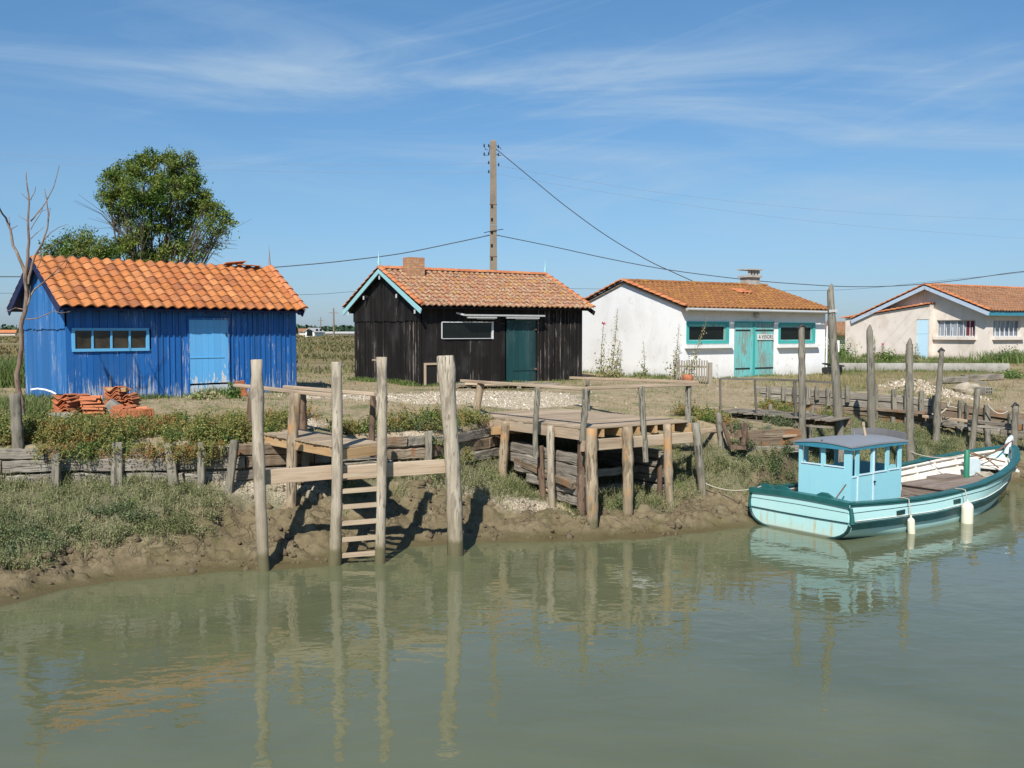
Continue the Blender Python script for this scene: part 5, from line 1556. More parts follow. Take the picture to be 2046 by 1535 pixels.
    for sg in (-1, 1):
        for k in range(13):
            s = .06 + .071 * k
            x, b, z = sec(s, 0); b2 = sec(s, min(1, tz(s, dk(s))))[1]
            if b < .15: continue
            m = MB(); m.beam((x, sg * (b - .075), z - .01), (x, sg * (b2 - .085), dk(s)), .055, .045, up=(1, 0, 0)); m.build('rib', M['boat_white'], r)
        for dz in (.05, .20):
            m = MB(); o = []
            for i in range(25):
                s = .04 + .92 * i / 24; x, b, z = sec(s, min(1, dz / (zg(s) - zk(s)))); o.append((x, sg * max(b - .10, .0), z - dz * 0 - .0))
            m.tube(o, .028 if dz < .1 else .020, 4, flat=1.5); m.build('stringer', M['boat_white'], r)
    so = MB(); o = []
    for i in range(n + 1):
        s = .005 + .97 * i / n; x, b, z = sec(s, 0); z2 = min(dk(s), z - .08); b2 = max(sec(s, min(1, tz(s, z2)))[1] - .05, .005); o += [(x, -b2, z2 + .01), (x, b2, z2 + .01)]
    so.add(o, [(2 * i, 2 * i + 2, 2 * i + 3, 2 * i + 1) for i in range(n)], [[(o[j][0], o[j][1]) for j in (2 * i, 2 * i + 2, 2 * i + 3, 2 * i + 1)] for i in range(n)])
    so.build('deck', M['hatch'], r)
    # wheelhouse
    x0, x1, y0, y1, zb, zt = .66, 2.32, -.68, .50, .12, 1.60
    cb = MB(); T = .035
    zf = 1.575
    side = [(x0 + .04, x0 + .16, 1.07, zf), (x0 + .26, x0 + .66, 1.09, zf), (x0 + .76, x0 + 1.14, 1.10, zf), (x0 + 1.24, x0 + 1.56, 1.11, zf)]
    for yy, o in ((y0, -1), (y1, 1)):
        holed_wall(cb, x0, x1, zb, zt, side, yy, T, 'x', o)
        holed_wall(cb, x0 + T, x1 - T, zb, zt, side, yy - o * T, 0.0, 'x', -o)
    aft = [(y0 + .16, y0 + .58, 1.24, zf), (y0 + .67, y0 + 1.10, 1.24, zf)]
    for xx, o in ((x0, -1), (x1, 1)):
        holed_wall(cb, y0, y1, zb, zt, aft if o < 0 else [(y0 + .1, y0 + .55, 1.15, zf), (y0 + .63, y0 + 1.08, 1.15, zf)], xx, T, 'y', o)
        holed_wall(cb, y0 + T, y1 - T, zb, zt, aft if o < 0 else [(y0 + .1, y0 + .55, 1.15, zf), (y0 + .63, y0 + 1.08, 1.15, zf)], xx - o * T, 0.0, 'y', -o)
    cab = cb.build('wheelhouse', M['cabin'], r)
    m = MB()
    for (a, b, c_, d_) in side: m.box(a - .01, b + .01, y0 - .016, y0 - .001, c_ - .022, c_ - .002)
    for (a, b, c_, d_) in aft: m.box(x0 - .016, x0 - .001, a - .01, b + .01, c_ - .022, c_ - .002)
    for x in (x0 + .205, x0 + .71): m.box(x - .014, x + .014, y0 - .014, y0 - .001, zb + .3, 1.05)
    m.box(x0 + .69, x0 + .735, y0 - .016, y0 - .002, 1.07, zf)
    m.build('window_trim', M['boat_white2'], cab)
    m = MB(); m.box(x0 + .70, x0 + .74, y0 - .045, y0 - .017, .90, .93); m.build('door_knob', M['black_metal'], cab)
    # roof with camber
    rf = MB(); nx_, ny_ = 8, 8; e = .07; g = []
    for i in range(nx_ + 1):
        for j in range(ny_ + 1):
            u = i / nx_; v = j / ny_; x = x0 - e - .03 * math.sin(PI * v) + (x1 - x0 + 2 * e + .05) * u; y = y0 - e + (y1 - y0 + 2 * e) * v
            g.append((x, y, zt + .04 + .055 * math.sin(PI * v) + .02 * math.sin(PI * u)))
    q = [(i * (ny_ + 1) + j, (i + 1) * (ny_ + 1) + j, (i + 1) * (ny_ + 1) + j + 1, i * (ny_ + 1) + j + 1) for i in range(nx_) for j in range(ny_)]
    rf.add(g, q, None, True); rf.add([(a, b, c_ - .03) for a, b, c_ in g], [f[::-1] for f in q])
    ring = [j for j in range(ny_ + 1)] + [i * (ny_ + 1) + ny_ for i in range(1, nx_ + 1)] + [nx_ * (ny_ + 1) + j for j in range(ny_ - 1, -1, -1)] + [i * (ny_ + 1) for i in range(nx_ - 1, 0, -1)]
    rp = [g[k] for k in ring]; nn = len(rp)
    rf.add(rp + [(a, b, c_ - .03) for a, b, c_ in rp], [(k, nn + k, nn + (k + 1) % nn, (k + 1) % nn) for k in range(nn)])
    ro = rf.build('roof', M['cabin_roof'], cab)
    m = MB(); cx, cy = (x0 + x1) / 2, (y0 + y1) / 2
    fr = [(cx + (a - cx) * .985, cy + (b - cy) * .985, c_ - .031) for a, b, c_ in rp]; lo = [(a, b, zt - .035) for a, b, c_ in fr]
    m.add(fr + lo, [(k, nn + k, nn + (k + 1) % nn, (k + 1) % nn) for k in range(nn)]); m.add([(cx + (a - cx) * .96, cy + (b - cy) * .96, c_) for a, b, c_ in lo] + lo, [(k, (k + 1) % nn, nn + (k + 1) % nn, nn + k) for k in range(nn)])
    m.build('roof_fascia', M['fascia'], cab)
    m = MB(); m.tube([(x1 - .28, y0 + .62, zt + .06), (x1 - .30, y0 + .66, zt + .30)], [.030, .024], 8); m.tube([(x1 - .30, y0 + .66, zt + .30), (x1 - .31, y0 + .665, zt + .37)], [.035, .03], 8); m.build('mast_stub', M['rail'], cab)
    m = MB(); m.tube([(x1 - .28, y0 + .88, zt + .06), (x1 - .28, y0 + .88, zt + .17)], .012, 6); m.build('aerial', M['metal'], cab)
    m = MB(); m.tube([(x0 - .04, y0 + .62, zt + .05), (x0 - .05, y0 + .62, zt + .11)], [.03, .02], 6); m.build('stern_light', M['black_metal'], cab)
    # curved grey board standing at the front edge of the roof
    m = MB(); o = []
    for j in range(9):
        v = j / 8; y = y0 - .02 + (y1 - y0 + .06) * v; x = x1 + .10 + .10 * math.sin(PI * v); o += [(x, y, zt + .06), (x, y, zt + .175 + .045 * math.sin(PI * v)), (x + .025, y, zt + .175 + .045 * math.sin(PI * v)), (x + .025, y, zt + .06)]
    m.add(o, [(4 * j + k, 4 * j + 4 + k, 4 * j + 4 + (k + 1) % 4, 4 * j + (k + 1) % 4) for j in range(8) for k in range(4)] + [(0, 1, 2, 3), (35, 34, 33, 32)])
    m.build('spray_board', M['grey_board'], cab)
    # stern brackets
    for y in (.86, .42, -.50):
        m = MB(); m.poly_prism([(.10, y - .26, .70), (.10, y - .05, .80), (.10, y + .07, .80), (.10, y + .26, .70)], (.05, 0, 0)); br = m.build('stern_bracket', M['gunwale'], r)
    m = MB(); m.tube([(.35, -.52, .60), (.45, -.72, .95)], .014, 6); m.build('tiller_rod', M['rust'], r)
    # hatch box
    m = MB(); n_ = 8
    for k in range(n_):
        y = -.55 + 1.05 * k / n_; m.box(4.15, 6.3, y, y + 1.05 / n_ - .006, .455, .49)
    m.box(4.19, 6.26, -.51, -.47, .15, .455); m.box(4.19, 4.23, -.47, .42, .15, .455); m.box(4.19, 6.26, .42, .46, .15, .455); m.box(6.22, 6.26, -.47, .42, .15, .455)
    h = m.build('hatch_box', M['hatch'], r)
    m = MB(); m.box(5.1, 5.9, .0, .42, .49, .56); m.build('hatch_lid', M['hatch'], h)
    m = MB(); m.box(2.6, 3.3, -.8, .6, .17, .30); m.build('engine_cover', M['hatch'], r)
    m = MB(); m.tube([(6.05, .02, .45), (6.05, .02, 1.10), (6.05, .02, 1.115)], [.065, .062, .05], 12); m.build('mooring_bitt', M['bitt_green'], r)
    m = MB(); m.poly_prism([(5.75, 1.10, .77), (5.95, 1.08, .86), (6.35, .98, .86), (6.6, .92, .79)], (0, -.06, 0)); m.build('gunwale_cleat', M['gunwale'], r)
    m = MB(); m.box(6.55, 6.62, .0, .36, .5, .86); m.build('bulkhead_panel', M['boat_white2'], r)
    m = MB(); m.poly_prism([(6.9, -.75, .62), (6.9, .75, .62), (7.75, .0, .80)], (0, 0, .03)); m.build('foredeck', M['boat_white'], r)
    m = MB(); m.tube([(7.80, 0, .9), (7.86, 0, 1.15), (7.93, 0.0, 1.26)], [.07, .075, .05], 8); m.tube([(7.93, 0, 1.22), (8.02, .02, 1.27), (8.06, .0, 1.20)], [.06, .06, .03], 8); m.build('stem_head', M['boat_white2'], r)
    # anchor and scraps of iron in the bow
    a = thing('boat_anchor', 'rusty folding anchor lying across the white bow of the fishing boat', 'anchor', r.matrix_world @ Vector((0, 0, 0)))
    a.location = c0 + Matrix.Rotation(rz, 3, 'Z') @ Vector((6.9, 0, .9)); a.rotation_euler = (0, 0, rz)
    m = MB(); m.tube([(-.15, .1, -.05), (.55, .0, .12), (1.0, -.05, .30)], .022, 6); m.build('shank', M['rust'], a)
    m = MB(); m.tube([(-.35, .45, .12), (-.1, .1, .0), (.15, -.35, -.1)], .018, 6); m.tube([(.0, .5, .1), (.0, .05, -.02), (-.05, -.3, -.22)], .014, 6); m.build('fluke', M['rust'], a)
    cc_ = MB(); o = []
    for k in range(60): t_ = k * .42; o.append((6.55 + .18 * math.cos(t_) * (1 + .02 * k % .3) - .0, -.25 + .14 * math.sin(t_) + .003 * k, .51 + .0012 * k))
    cc_.tube(o, .013, 5); R3 = Matrix.Rotation(rz, 3, 'Z'); cc_.v = [tuple(c0 + R3 @ Vector(p)) for p in cc_.v]
    solo(cc_, 'rope_coil', M['rope'], c0 + R3 @ Vector((6.5, -.2, .5)), 'pale coiled rope heaped beside the green bitt in the bow', 'rope')
    # scuppers
    for (s, w_) in ((.175, .13), (.41, .13)):
        m = MB(); zz = .40 if s < .3 else .42; x, b, z = sec(s, tz(s, zz)); m.beam((x - w_, -b - .004, zz), (x + w_, -b - .004, zz + .005), .02, .085); m.build('scupper', M['strake_dark'], r)
    # fenders hang over the side on ropes
    for (s, rr, ln, zt_, lab) in ((.195, .068, .36, .30, 'small slim cream fender hanging nearest the stern of the turquoise boat'), (.425, .115, .52, .42, 'large cream fender hanging amidships on the turquoise boat')):
        x, b, z = sec(s, 0); p = c0 + R3 @ Vector((x, -b - rr - .06, zt_ - ln))
        f = thing('boat_fender', lab, 'fender', p, rz, 'fenders on the boat side')
        m = MB(); K = 6
        pr = [(0, rr * .35)] + [(rr * (1 - math.cos(a_)), rr * max(.35, math.sin(a_))) for a_ in np.linspace(.5, PI / 2, K)]
        zz = [q[0] for q in pr] + [ln - q[0] for q in pr[::-1]]; rd = [q[1] for q in pr] + [q[1] for q in pr[::-1]]
        m.tube([(.04 * (1 - z_ / ln) * (1 if rr < .1 else 0), 0, z_) for z_ in zz], rd, 14); m.tube([(0, 0, ln), (0, 0, ln + .05)], [.02, .018], 6); m.build('fender_body', M['fender'], f)
        m = MB(); m.tube([(0, 0, ln + .03), (.0, .05, zg(s) + .04 - zt_ + ln), (0, .12, zg(s) + .05 - zt_ + ln), (0, .26, zg(s) + .045 - zt_ + ln)], .010, 5); m.build('fender_rope', M['rope'], f)
    return r, c0, R3


M['boat_white2'] = m_plain('bright_white_boat_paint', (.62, .72, .74), .45, .08)
BOAT, BC, BR = boat()


def sagline(mb, a, b, sag, r, n=16):
    a, b = Vector(a), Vector(b); mb.tube([a.lerp(b, k / n) - Vector((0, 0, sag * 4 * (k / n) * (1 - k / n))) for k in range(n + 1)], r, 5)


m = MB(); a = at(1407, 965, y=20.0); b = BC + BR @ Vector((.1, .95, .74)); sagline(m, a, b, .12, .012); solo(m, 'mooring_rope', M['rope'], a, 'pale mooring rope sagging from the platform stilt to the boat stern', 'rope')
m = MB(); a = at(1820, 903, y=23.1); b = BC + BR @ Vector((6.03, .1, 1.0)); sagline(m, a, b, .10, .012); solo(m, 'mooring_rope', M['rope'], a, 'pale mooring rope from the pole behind the wheelhouse to the green bitt', 'rope')
m = MB(); a = at(1974, 809, y=26.4); b = at(2014, 822, y=26.2); sagline(m, a, b, .14, .02); solo(m, 'mooring_rope', M['rope'], a, 'thick rope looped along the top of the timber wall at the far right', 'rope')
m = MB(); m.tube([at(x, y, y=26.6) for x, y in ((1899, 798), (1896, 808), (1893, 815), (1885, 822), (1878, 827), (1866, 829), (1862, 827))], .022, 5); m.tube([at(x, y, y=26.55) for x, y in ((1891, 798), (1893, 812), (1902, 813), (1912, 815))], .018, 5)
solo(m, 'mooring_rope', M['rope'], at(1885, 822, y=26.6), 'frayed rope tangled over the timber wall below the shell heap', 'rope')
# ------------------------------------------------------------ tiles stacked on the bank
def s_tile(mb, M4, w=.23, l=.40, amp=.05):
    K = 9; vs = []
    for x in (-l / 2, l / 2):
        for k in range(K + 1):
            u = k / K; vs.append((x, (u - .5) * w * 1.5, amp * math.sin(2 * PI * u * 1.1 + .4)))
    vs += [(x, y, z - .014) for x, y, z in vs]; n = K + 1; t = 2 * n
    fs = [(k, k + 1, n + k + 1, n + k) for k in range(K)] + [(t + n + k, t + n + k + 1, t + k + 1, t + k) for k in range(K)]
    fs += [(t + k, t + k + 1, k + 1, k) for k in range(K)] + [(n + k, n + k + 1, t + n + k + 1, t + n + k) for k in range(K)] + [(0, n, t + n, t), (t + K, t + n + K, n + K, K)]
    mb.add([M4 @ Vector(v) for v in vs], fs)


tile_me = None


def lay_tile(p, rz, rx, ry, label, group):
    global tile_me
    if tile_me is None:
        m = MB(); s_tile(m, Matrix.Identity(4)); o = m.build('clay_tile', M['tile_pile']); tile_me = o.data
    else:
        o = bpy.data.objects.new('clay_tile', tile_me); COL.objects.link(o)
    o.location = p; o.rotation_euler = (rx, ry, rz); tag(o, label, 'roof tile', group); return o


def tile_stack(px, pyb, Y, n, rz, label, group, dx=0.0, step=.040, rx=0.0, ry=0.0):
    b = at(px, pyb, y=Y); b.z = H(b.x, b.y) + .07
    for k in range(n):
        p = b + Vector((random.uniform(-.035, .035) + dx * k, random.uniform(-.04, .04), step * k))
        lay_tile(p, rz + random.uniform(-.2, .2), rx + random.uniform(-.07, .07), ry + random.uniform(-.08, .08), label, group)


g1, g2, g3, g4 = 'tiles in the left stack', 'tiles in the tall stack', 'tiles in the near pile', 'tiles standing on edge'
tile_stack(134, 815, 20.6, 9, 1.35, 'orange wavy clay tile lying flat in the left stack before the blue shed', g1)
tile_stack(152, 812, 20.9, 8, 1.25, 'orange wavy clay tile lying flat in the left stack before the blue shed', g1)
tile_stack(128, 822, 20.2, 3, 1.6, 'orange wavy clay tile lying flat in the left stack before the blue shed', g1)
tile_stack(182, 815, 20.9, 7, .1, 'orange wavy clay tile half hidden by weeds between the two stacks', 'tiles in the weeds')
tile_stack(187, 830, 20.2, 5, .3, 'orange wavy clay tile half hidden by weeds between the two stacks', 'tiles in the weeds')
tile_stack(235, 818, 20.9, 13, 1.45, 'orange wavy clay tile lying flat in the tall right stack', g2, step=.038)
tile_stack(255, 818, 21.0, 9, 1.45, 'orange wavy clay tile lying flat in the tall right stack', g2, step=.036)
tile_stack(250, 838, 20.2, 6, 1.5, 'orange wavy clay tile in the curved pile spilling toward the wall', g3, dx=-.008)
tile_stack(272, 842, 20.2, 5, .0, 'orange wavy clay tile in the curved pile spilling toward the wall', g3, dx=.0)
tile_stack(246, 850, 19.8, 4, 1.4, 'orange wavy clay tile in the curved pile spilling toward the wall', g3, rx=.3)
b = at(262, 850, y=19.75)
for k in range(6):
    q = at(262 + 6 * k, 853, y=19.7); q.z = H(q.x, q.y) + .16
    lay_tile(q, 1.57 + random.uniform(-.1, .1), 0, 1.25 + random.uniform(-.1, .1), 'orange clay tile standing on edge at the right end of the piles', g4)
m = MB()
for k in range(3):
    p = at(232, 776 + 2.6 * k, y=20.8); m.beam(p + Vector((-.22, 0, .0)), p + Vector((.22, .02, 0)), .16, .024)
solo(m, 'flat_tiles', M['plank_new'], at(232, 780, y=20.8), 'pale flat tiles bundled on top of the tall tile stack', 'tiles')
m = MB(); q = at(130, 838, y=19.9); m.beam(q + Vector((-.26, 0, .05)), q + Vector((.22, .05, .05)), .3, .16, seg=3, rough=.008)
solo(m, 'concrete_slab', M['concrete'], q, 'pale concrete slab lying in the weeds below the left tile stack', 'slab')
m = MB(); q = at(225, 815, y=20.4); m.beam(q + Vector((-.1, 0, -.1)), q + Vector((.06, .02, .12)), .20, .22, seg=2, rough=.01)
solo(m, 'concrete_lump', M['concrete'], q, 'grey concrete lump leaning on the tall tile stack', 'rubble')
lay_tile(at(481, 777, y=24.2) + Vector((0, -.05, .02)), 1.3, .2, 1.15, 'single orange tile leaning upright beside the sky-blue door', 'leaning tile')
m = MB(); pts = [at(x, y, y=21.7) for x, y in ((62, 779), (75, 777), (90, 779), (103, 783), (112, 788))]
m.tube(pts, .022, 8); solo(m, 'white_pipe', M['pvc'], pts[0], 'bent white plastic pipe lying at the foot of the blue gable', 'pipe')

# boardwalk before the black shed
a, b_ = at(905, 768, y=28.0), at(1160, 778, y=28.3)
r = thing('boardwalk', 'low grey plank walkway along the front of the black shed', 'walkway', (a.x, a.y, 0))
for k in range(3):
    m = MB(); o = Vector((.12, .26, 0)) * k
    m.beam(Vector((a.x, a.y, .07)) + o, Vector((1.15, 28.3, .05)) + o * 1.0, .24, .05, seg=4, rough=.006); m.build('board', M['plank_old'], r, world=True)
m = MB(); m.beam(Vector((-1.3, 27.9, .1)), Vector((.6, 27.4, .10)), .16, .06, seg=4, rough=.006); m.build('board', M['rail'], r, world=True)
for x, y in ((-1.2, 28.2), (.2, 28.4), (1.1, 28.5)):
    m = MB(); m.box(x - .06, x + .06, y - .3, y + .4, -.1, .045); m.build('bearer', M['plank_old'], r, world=True)

# picket fence
A0, A1 = at(1352, 758, y=31.6), at(1412, 762, y=30.9)
r = thing('picket_fence', 'short grey picket fence standing before the left turquoise window', 'fence', (A0.x, A0.y, 0))
n = 13; u = (A1 - A0); u.z = 0
for k in range(n):
    m = MB(); p = Vector((A0.x, A0.y, 0)) + u * (k / (n - 1)); m.beam(p + Vector((0, -.02, .03)), p + Vector((0, -.02, .66 + random.uniform(-.02, .02))), .045, .018, up=(0, 1, 0)); m.build('picket', M['rail_grey'], r, world=True)
for z in (.14, .46):
    m = MB(); m.beam(Vector((A0.x, A0.y + .012, z)), Vector((A1.x, A1.y + .012, z)), .03, .06); m.build('fence_rail', M['rail_grey'], r, world=True)
m = MB(); q = Vector((A1.x + .10, A1.y - .02, 0)); m.beam(q - Vector((0, 0, .3)), q + Vector((0, 0, .60)), .12, .10, up=(0, 1, 0)); m.build('fence_post', M['rail_grey'], r, world=True)
m = MB(); q = at(1374, 760, y=30.6); q.z = 0
m.tube([q, q + Vector((0, 0, .1)), q + Vector((.01, 0, .2)), q + Vector((.01, 0, .24))], [.13, .17, .16, .12], 10, wob=.12)
solo(m, 'flower_pot', M['pot'], q, 'rusty orange clay pot at the foot of the picket fence', 'pot')

# low concrete wall before the cream house
a, b_ = at(1690, 740, y=39.4), at(2003, 740, y=39.4)
m = MB(); m.beam(Vector((a.x - .6, 39.5, .10)), Vector((19.55, 39.2, .10)), .18, .40, seg=8)
solo(m, 'garden_wall', M['concrete'], (13, 39.4, -.1), 'long low concrete wall edging the yard of the cream house', 'wall')
m = MB(); q = at(1672, 702, y=39.0); m.beam(Vector((q.x, 39.0, .0)), Vector((q.x, 39.0, 1.15)), .09, .06, up=(0, 1, 0)); m.beam(Vector((q.x, 38.95, .75)), Vector((q.x, 38.95, 1.2)), .16, .02, up=(0, 1, 0))
solo(m, 'marker_post', M['white_paint'], (q.x, 39, 0), 'small white marker post between the white house and the cream house', 'post')
# junk beside the white house
m = MB(); q = at(1659, 740, y=36.2); m.beam(Vector((q.x - .15, 36.0, .12)), Vector((q.x + .3, 36.5, .14)), .5, .26, seg=3, rough=.03); m.beam(Vector((q.x - .2, 36.0, .38)), Vector((q.x + .35, 36.2, .30)), .5, .06, seg=3, rough=.02)
solo(m, 'scrap_pile', M['black_metal'], (q.x, 36.2, 0), 'dark scrap heap at the right corner of the white house', 'scrap')
# timber, stones and block on the right-hand grass
for (x0, y0, x1, y1, Y, r_, lab) in ((1880, 757, 1930, 750, 33.2, .11, 'dark weathered log lying on the grass, left one behind the shell heap'), (1925, 752, 2000, 750, 34.0, .12, 'dark weathered log lying on the grass, right one behind the concrete block')):
    a, b_ = at(x0, y0, y=Y), at(x1, y1, y=Y + .4); a.z = H(a.x, a.y) + .1; b_.z = H(b_.x, b_.y) + .12
    m = MB(); m.beam(a, b_, r_ * 2.2, r_ * 1.8, seg=6, rough=.03); solo(m, 'old_log', M['log'], a, lab, 'log', 'logs on the right-hand grass')


def rock(px, py, Y, s, lab, mat='stone', name='stone', grp='stones by the shell heap'):
    q = at(px, py, y=Y); q.z = H(q.x, q.y) + s * .3; m = MB()
    pts = []; n = 8
    prof = [(-.5, .3), (-.35, .75), (0, 1), (.3, .8), (.5, .35)]
    m.tube([q + Vector((random.uniform(-.1, .1) * s, 0, z * s)) for z, _ in prof], [rr * s * .75 for _, rr in prof], 9, wob=.16, smooth=False)
    return solo(m, name, M[mat], q, lab, 'stone', grp)


rock(1925, 768, 30.6, .42, 'largest pale stone, on the right shoulder of the shell heap')
rock(1944, 766, 31.0, .34, 'pale stone just left of the hollow concrete block')
rock(1935, 774, 30.2, .24, 'smallest pale stone in front of the hollow concrete block')
# hollow concrete block
m = MB(); q = at(1977, 775, y=30.4); q.z = H(q.x, q.y) + .02; w, h, d = .30, .22, .44
T_ = Matrix.Translation(q) @ Matrix.Rotation(.35, 4, 'Z')
holes = [(-w / 2 + .03 + k * .087, -w / 2 + .03 + k * .087 + .066, .03 + j * .10, .03 + j * .10 + .07) for k in range(3) for j in range(2)]
mm = MB(); holed_wall(mm, -w / 2, w / 2, 0, h, holes, 0, .18)
mm.add([(-w / 2, 0, 0), (w / 2, 0, 0), (w / 2, 0, h), (-w / 2, 0, h), (-w / 2, d, 0), (w / 2, d, 0), (w / 2, d, h), (-w / 2, d, h)], [(3, 2, 6, 7), (0, 3, 7, 4), (1, 5, 6, 2), (4, 7, 6, 5), (0, 4, 5, 1)])
mm.v = [tuple(T_ @ Vector(v)) for v in mm.v]
solo(mm, 'concrete_block', M['concrete'], q, 'hollow concrete block with six holes on the grass behind the shell heap', 'block')
m = MB(); a = at(1948, 758, y=31.4); b_ = at(1976, 762, y=31.2); a.z = H(a.x, a.y) + .32; b_.z = H(b_.x, b_.y) + .24
m.beam(a, b_, .3, .05); solo(m, 'stone_slab', M['concrete'], a, 'flat pale slab leaning behind the hollow concrete block', 'slab')

# ------------------------------------------------------------ utility pole and wires
PB = at(986, 760, y=38.0); PX, PY = PB.x, 38.0; ZT = at(985, 281, y=38).z
r = thing('utility_pole', 'tall tan concrete utility pole with notches rising behind the black shed', 'pole', (PX, PY, 0))
m = MB(); nseg = 12; w0, w1 = .31, .225
m.add([(PX + sx * w / 2, PY + sy * w / 2, z) for z, w in ((-.6, w0), (ZT - .05, w1), (ZT, w1 * .8)) for sx, sy in ((-1, -1), (1, -1), (1, 1), (-1, 1))],
      [(4 * k + i, 4 * k + (i + 1) % 4, 4 * k + 4 + (i + 1) % 4, 4 * k + 4 + i) for k in range(2) for i in range(4)] + [(8, 9, 10, 11)])
m.build('shaft', M['pole'], r, world=True)
for k in range(10):
    z = at(980, 412 + 26 * k, y=38).z
    if z < .5: break
    w = w0 + (w1 - w0) * z / ZT; m = MB(); x = PX - w / 2 + .085
    m.box(x - .045, x + .035, PY - w / 2 - .004, PY - w / 2 + .02, z - .10, z + .03); m.build('notch', M['dark'], r, world=True)
for y in (409, 513, 451): 
    z = at(980, y, y=38).z; w = w0 + (w1 - w0) * z / ZT; m = MB(); m.box(PX - w / 2 - .01, PX + w / 2 + .01, PY - w / 2 - .012, PY + w / 2 + .01, z - .012, z + .012); m.build('pole_band', M['metal'] if y == 451 else M['rust'], r, world=True)
for (dx, py) in ((-.34, 292), (-.34, 309), (-.17, 292), (-.17, 308), (-.17, 326), (-.17, 344), (.19, 294), (.19, 310), (.20, 330)):
    z = at(980, py, y=38).z; m = MB(); x = PX + dx; m.tube([(x, PY - .05, z - .05), (x, PY - .05, z), (x, PY - .05, z + .07)], [.02, .032, .018], 6); ins = m.build('insulator', M['black_metal'], r, world=True)
z = lambda py: at(980, py, y=38).z
m = MB(); m.tube([(PX - .34, PY - .05, z(292)), (PX - .28, PY - .05, z(300)), (PX - .20, PY - .05, z(300))], .012, 5); m.build('bracket', M['black_metal'], r, world=True)
m = MB(); m.tube([(PX - .34, PY - .05, z(311)), (PX - .17, PY - .05, z(311)), (PX - .13, PY - .05, z(295)), (PX - .06, PY - .05, z(282)), (PX, PY - .05, z(281))], .013, 5); m.build('bracket', M['black_metal'], r, world=True)
m = MB(); m.tube([(PX + .12, PY - .1, z(292)), (PX + .26, PY - .1, z(296)), (PX + .30, PY - .1, z(300))], .012, 5); m.build('bracket', M['black_metal'], r, world=True)
m = MB(); m.tube([(PX + .12, PY, z(309)), (PX + .3, PY, z(311))], .012, 5); m.build('bracket', M['black_metal'], r, world=True)
m = MB(); m.tube([(PX - .35, PY - .15, z(466)), (PX, PY - .17, z(462)), (PX + .38, PY - .15, z(459))], .015, 5); m.build('bracket', M['black_metal'], r, world=True)


def wire(pts, rad, mat, label, sub=6):
    P = [at(x, y, y=Y) for x, y, Y in pts]
    o = []
    for i in range(len(P) - 1):   # catmull-rom so the sag is smooth
        p0, p1, p2, p3 = P[max(i - 1, 0)], P[i], P[i + 1], P[min(i + 2, len(P) - 1)]
        for k in range(sub):
            t = k / sub; o.append(.5 * ((2 * p1) + (p2 - p0) * t + (2 * p0 - 5 * p1 + 4 * p2 - p3) * t * t + (3 * p1 - p0 - 3 * p2 + p3) * t ** 3))
    o.append(P[-1]); m = MB(); m.tube(o, rad, 5)
    return solo(m, 'overhead_wire', M[mat], P[0], label, 'wire', 'overhead wires')


wire([(990, 297, 38), (1060, 355, 38), (1130, 412, 38), (1210, 470, 38), (1290, 518, 38), (1340, 542, 38), (1402, 570, 38)], .017, 'wire', 'thick dark drop wire sloping steeply from the pole head to the white house roof')
wire([(992, 470, 38), (1100, 492, 38.5), (1220, 518, 39), (1340, 540, 39.5), (1490, 559, 40), (1600, 568, 40), (1700, 573, 40), (1800, 571, 40), (1900, 562, 40), (2000, 548, 40), (2140, 526, 40), (2500, 440, 40)], .016, 'wire', 'dark cable sagging from mid pole to the right above the white house roof')
wire([(979, 470, 38), (900, 487, 37.5), (800, 507, 37), (700, 520, 36.5), (600, 530, 36), (400, 545, 35.5), (200, 552, 35), (0, 553, 34.5), (-120, 552, 34), (-700, 500, 33)], .018, 'wire', 'dark cable sagging from mid pole to the left behind the blue roof')
wire([(980, 326, 38), (900, 328, 38.5), (700, 330, 39), (480, 327, 40), (240, 319, 41), (0, 308, 42), (-150, 300, 42), (-700, 240, 42)], .005, 'wire_thin', 'thin pale wire, upper one running left from the pole top')
wire([(980, 345, 38), (880, 346, 38.5), (700, 345, 39), (480, 341, 40), (240, 333, 41), (0, 321, 42), (-150, 313, 42), (-700, 255, 42)], .005, 'wire_thin', 'thin pale wire, lower one running left from the pole top')
wire([(993, 331, 38), (1140, 357, 39), (1320, 385, 40), (1500, 406, 41), (1700, 424, 42), (1900, 434, 43), (2140, 440, 44), (2700, 430, 45)], .005, 'wire_thin', 'thin pale wire, upper one running right from the pole top')
wire([(993, 348, 38), (1140, 373, 39), (1320, 402, 40), (1500, 428, 41), (1700, 450, 42), (1900, 466, 43), (2140, 478, 44), (2700, 470, 45)], .005, 'wire_thin', 'thin pale wire, lower one running right from the pole top')
wire([(-700, 560, 58), (-120, 586, 60), (0, 586, 60), (300, 589, 62), (600, 589, 64), (720, 582, 66), (900, 574, 68), (1150, 577, 70), (1300, 579, 72), (1590, 581, 75), (1720, 577, 76), (1860, 563, 78), (2140, 532, 80), (2500, 470, 82)], .012, 'wire', 'distant low wire strung across the marsh behind the sheds')

# ------------------------------------------------------------ far things
for (px, yt, Y, w, lab) in ((667, 616, 190, .42, 'distant grey electricity pole, nearer one, in the gap between the blue and black sheds'), (641, 634, 260, .34, 'thin distant pole right of the far white cottage'), (618, 650, 420, .3, 'faint short pole above the far trees in the shed gap')):
    b = at(px, 668, y=Y); tp = at(px, yt, y=Y); r = thing('distant_pole', lab, 'pole', (b.x, b.y, 0), 0, 'distant poles')
    m = MB(); m.tube([(b.x, b.y, -.3), (b.x, b.y, tp.z)], [w * .5, w * .3], 6); m.build('shaft', M['pole'], r, world=True)
    m = MB(); m.beam((b.x - w * 2.2, b.y, tp.z - .9), (b.x + w * 2.2, b.y, tp.z - .9), .12, .12); m.build('cross_arm', M['pole'], r, world=True)


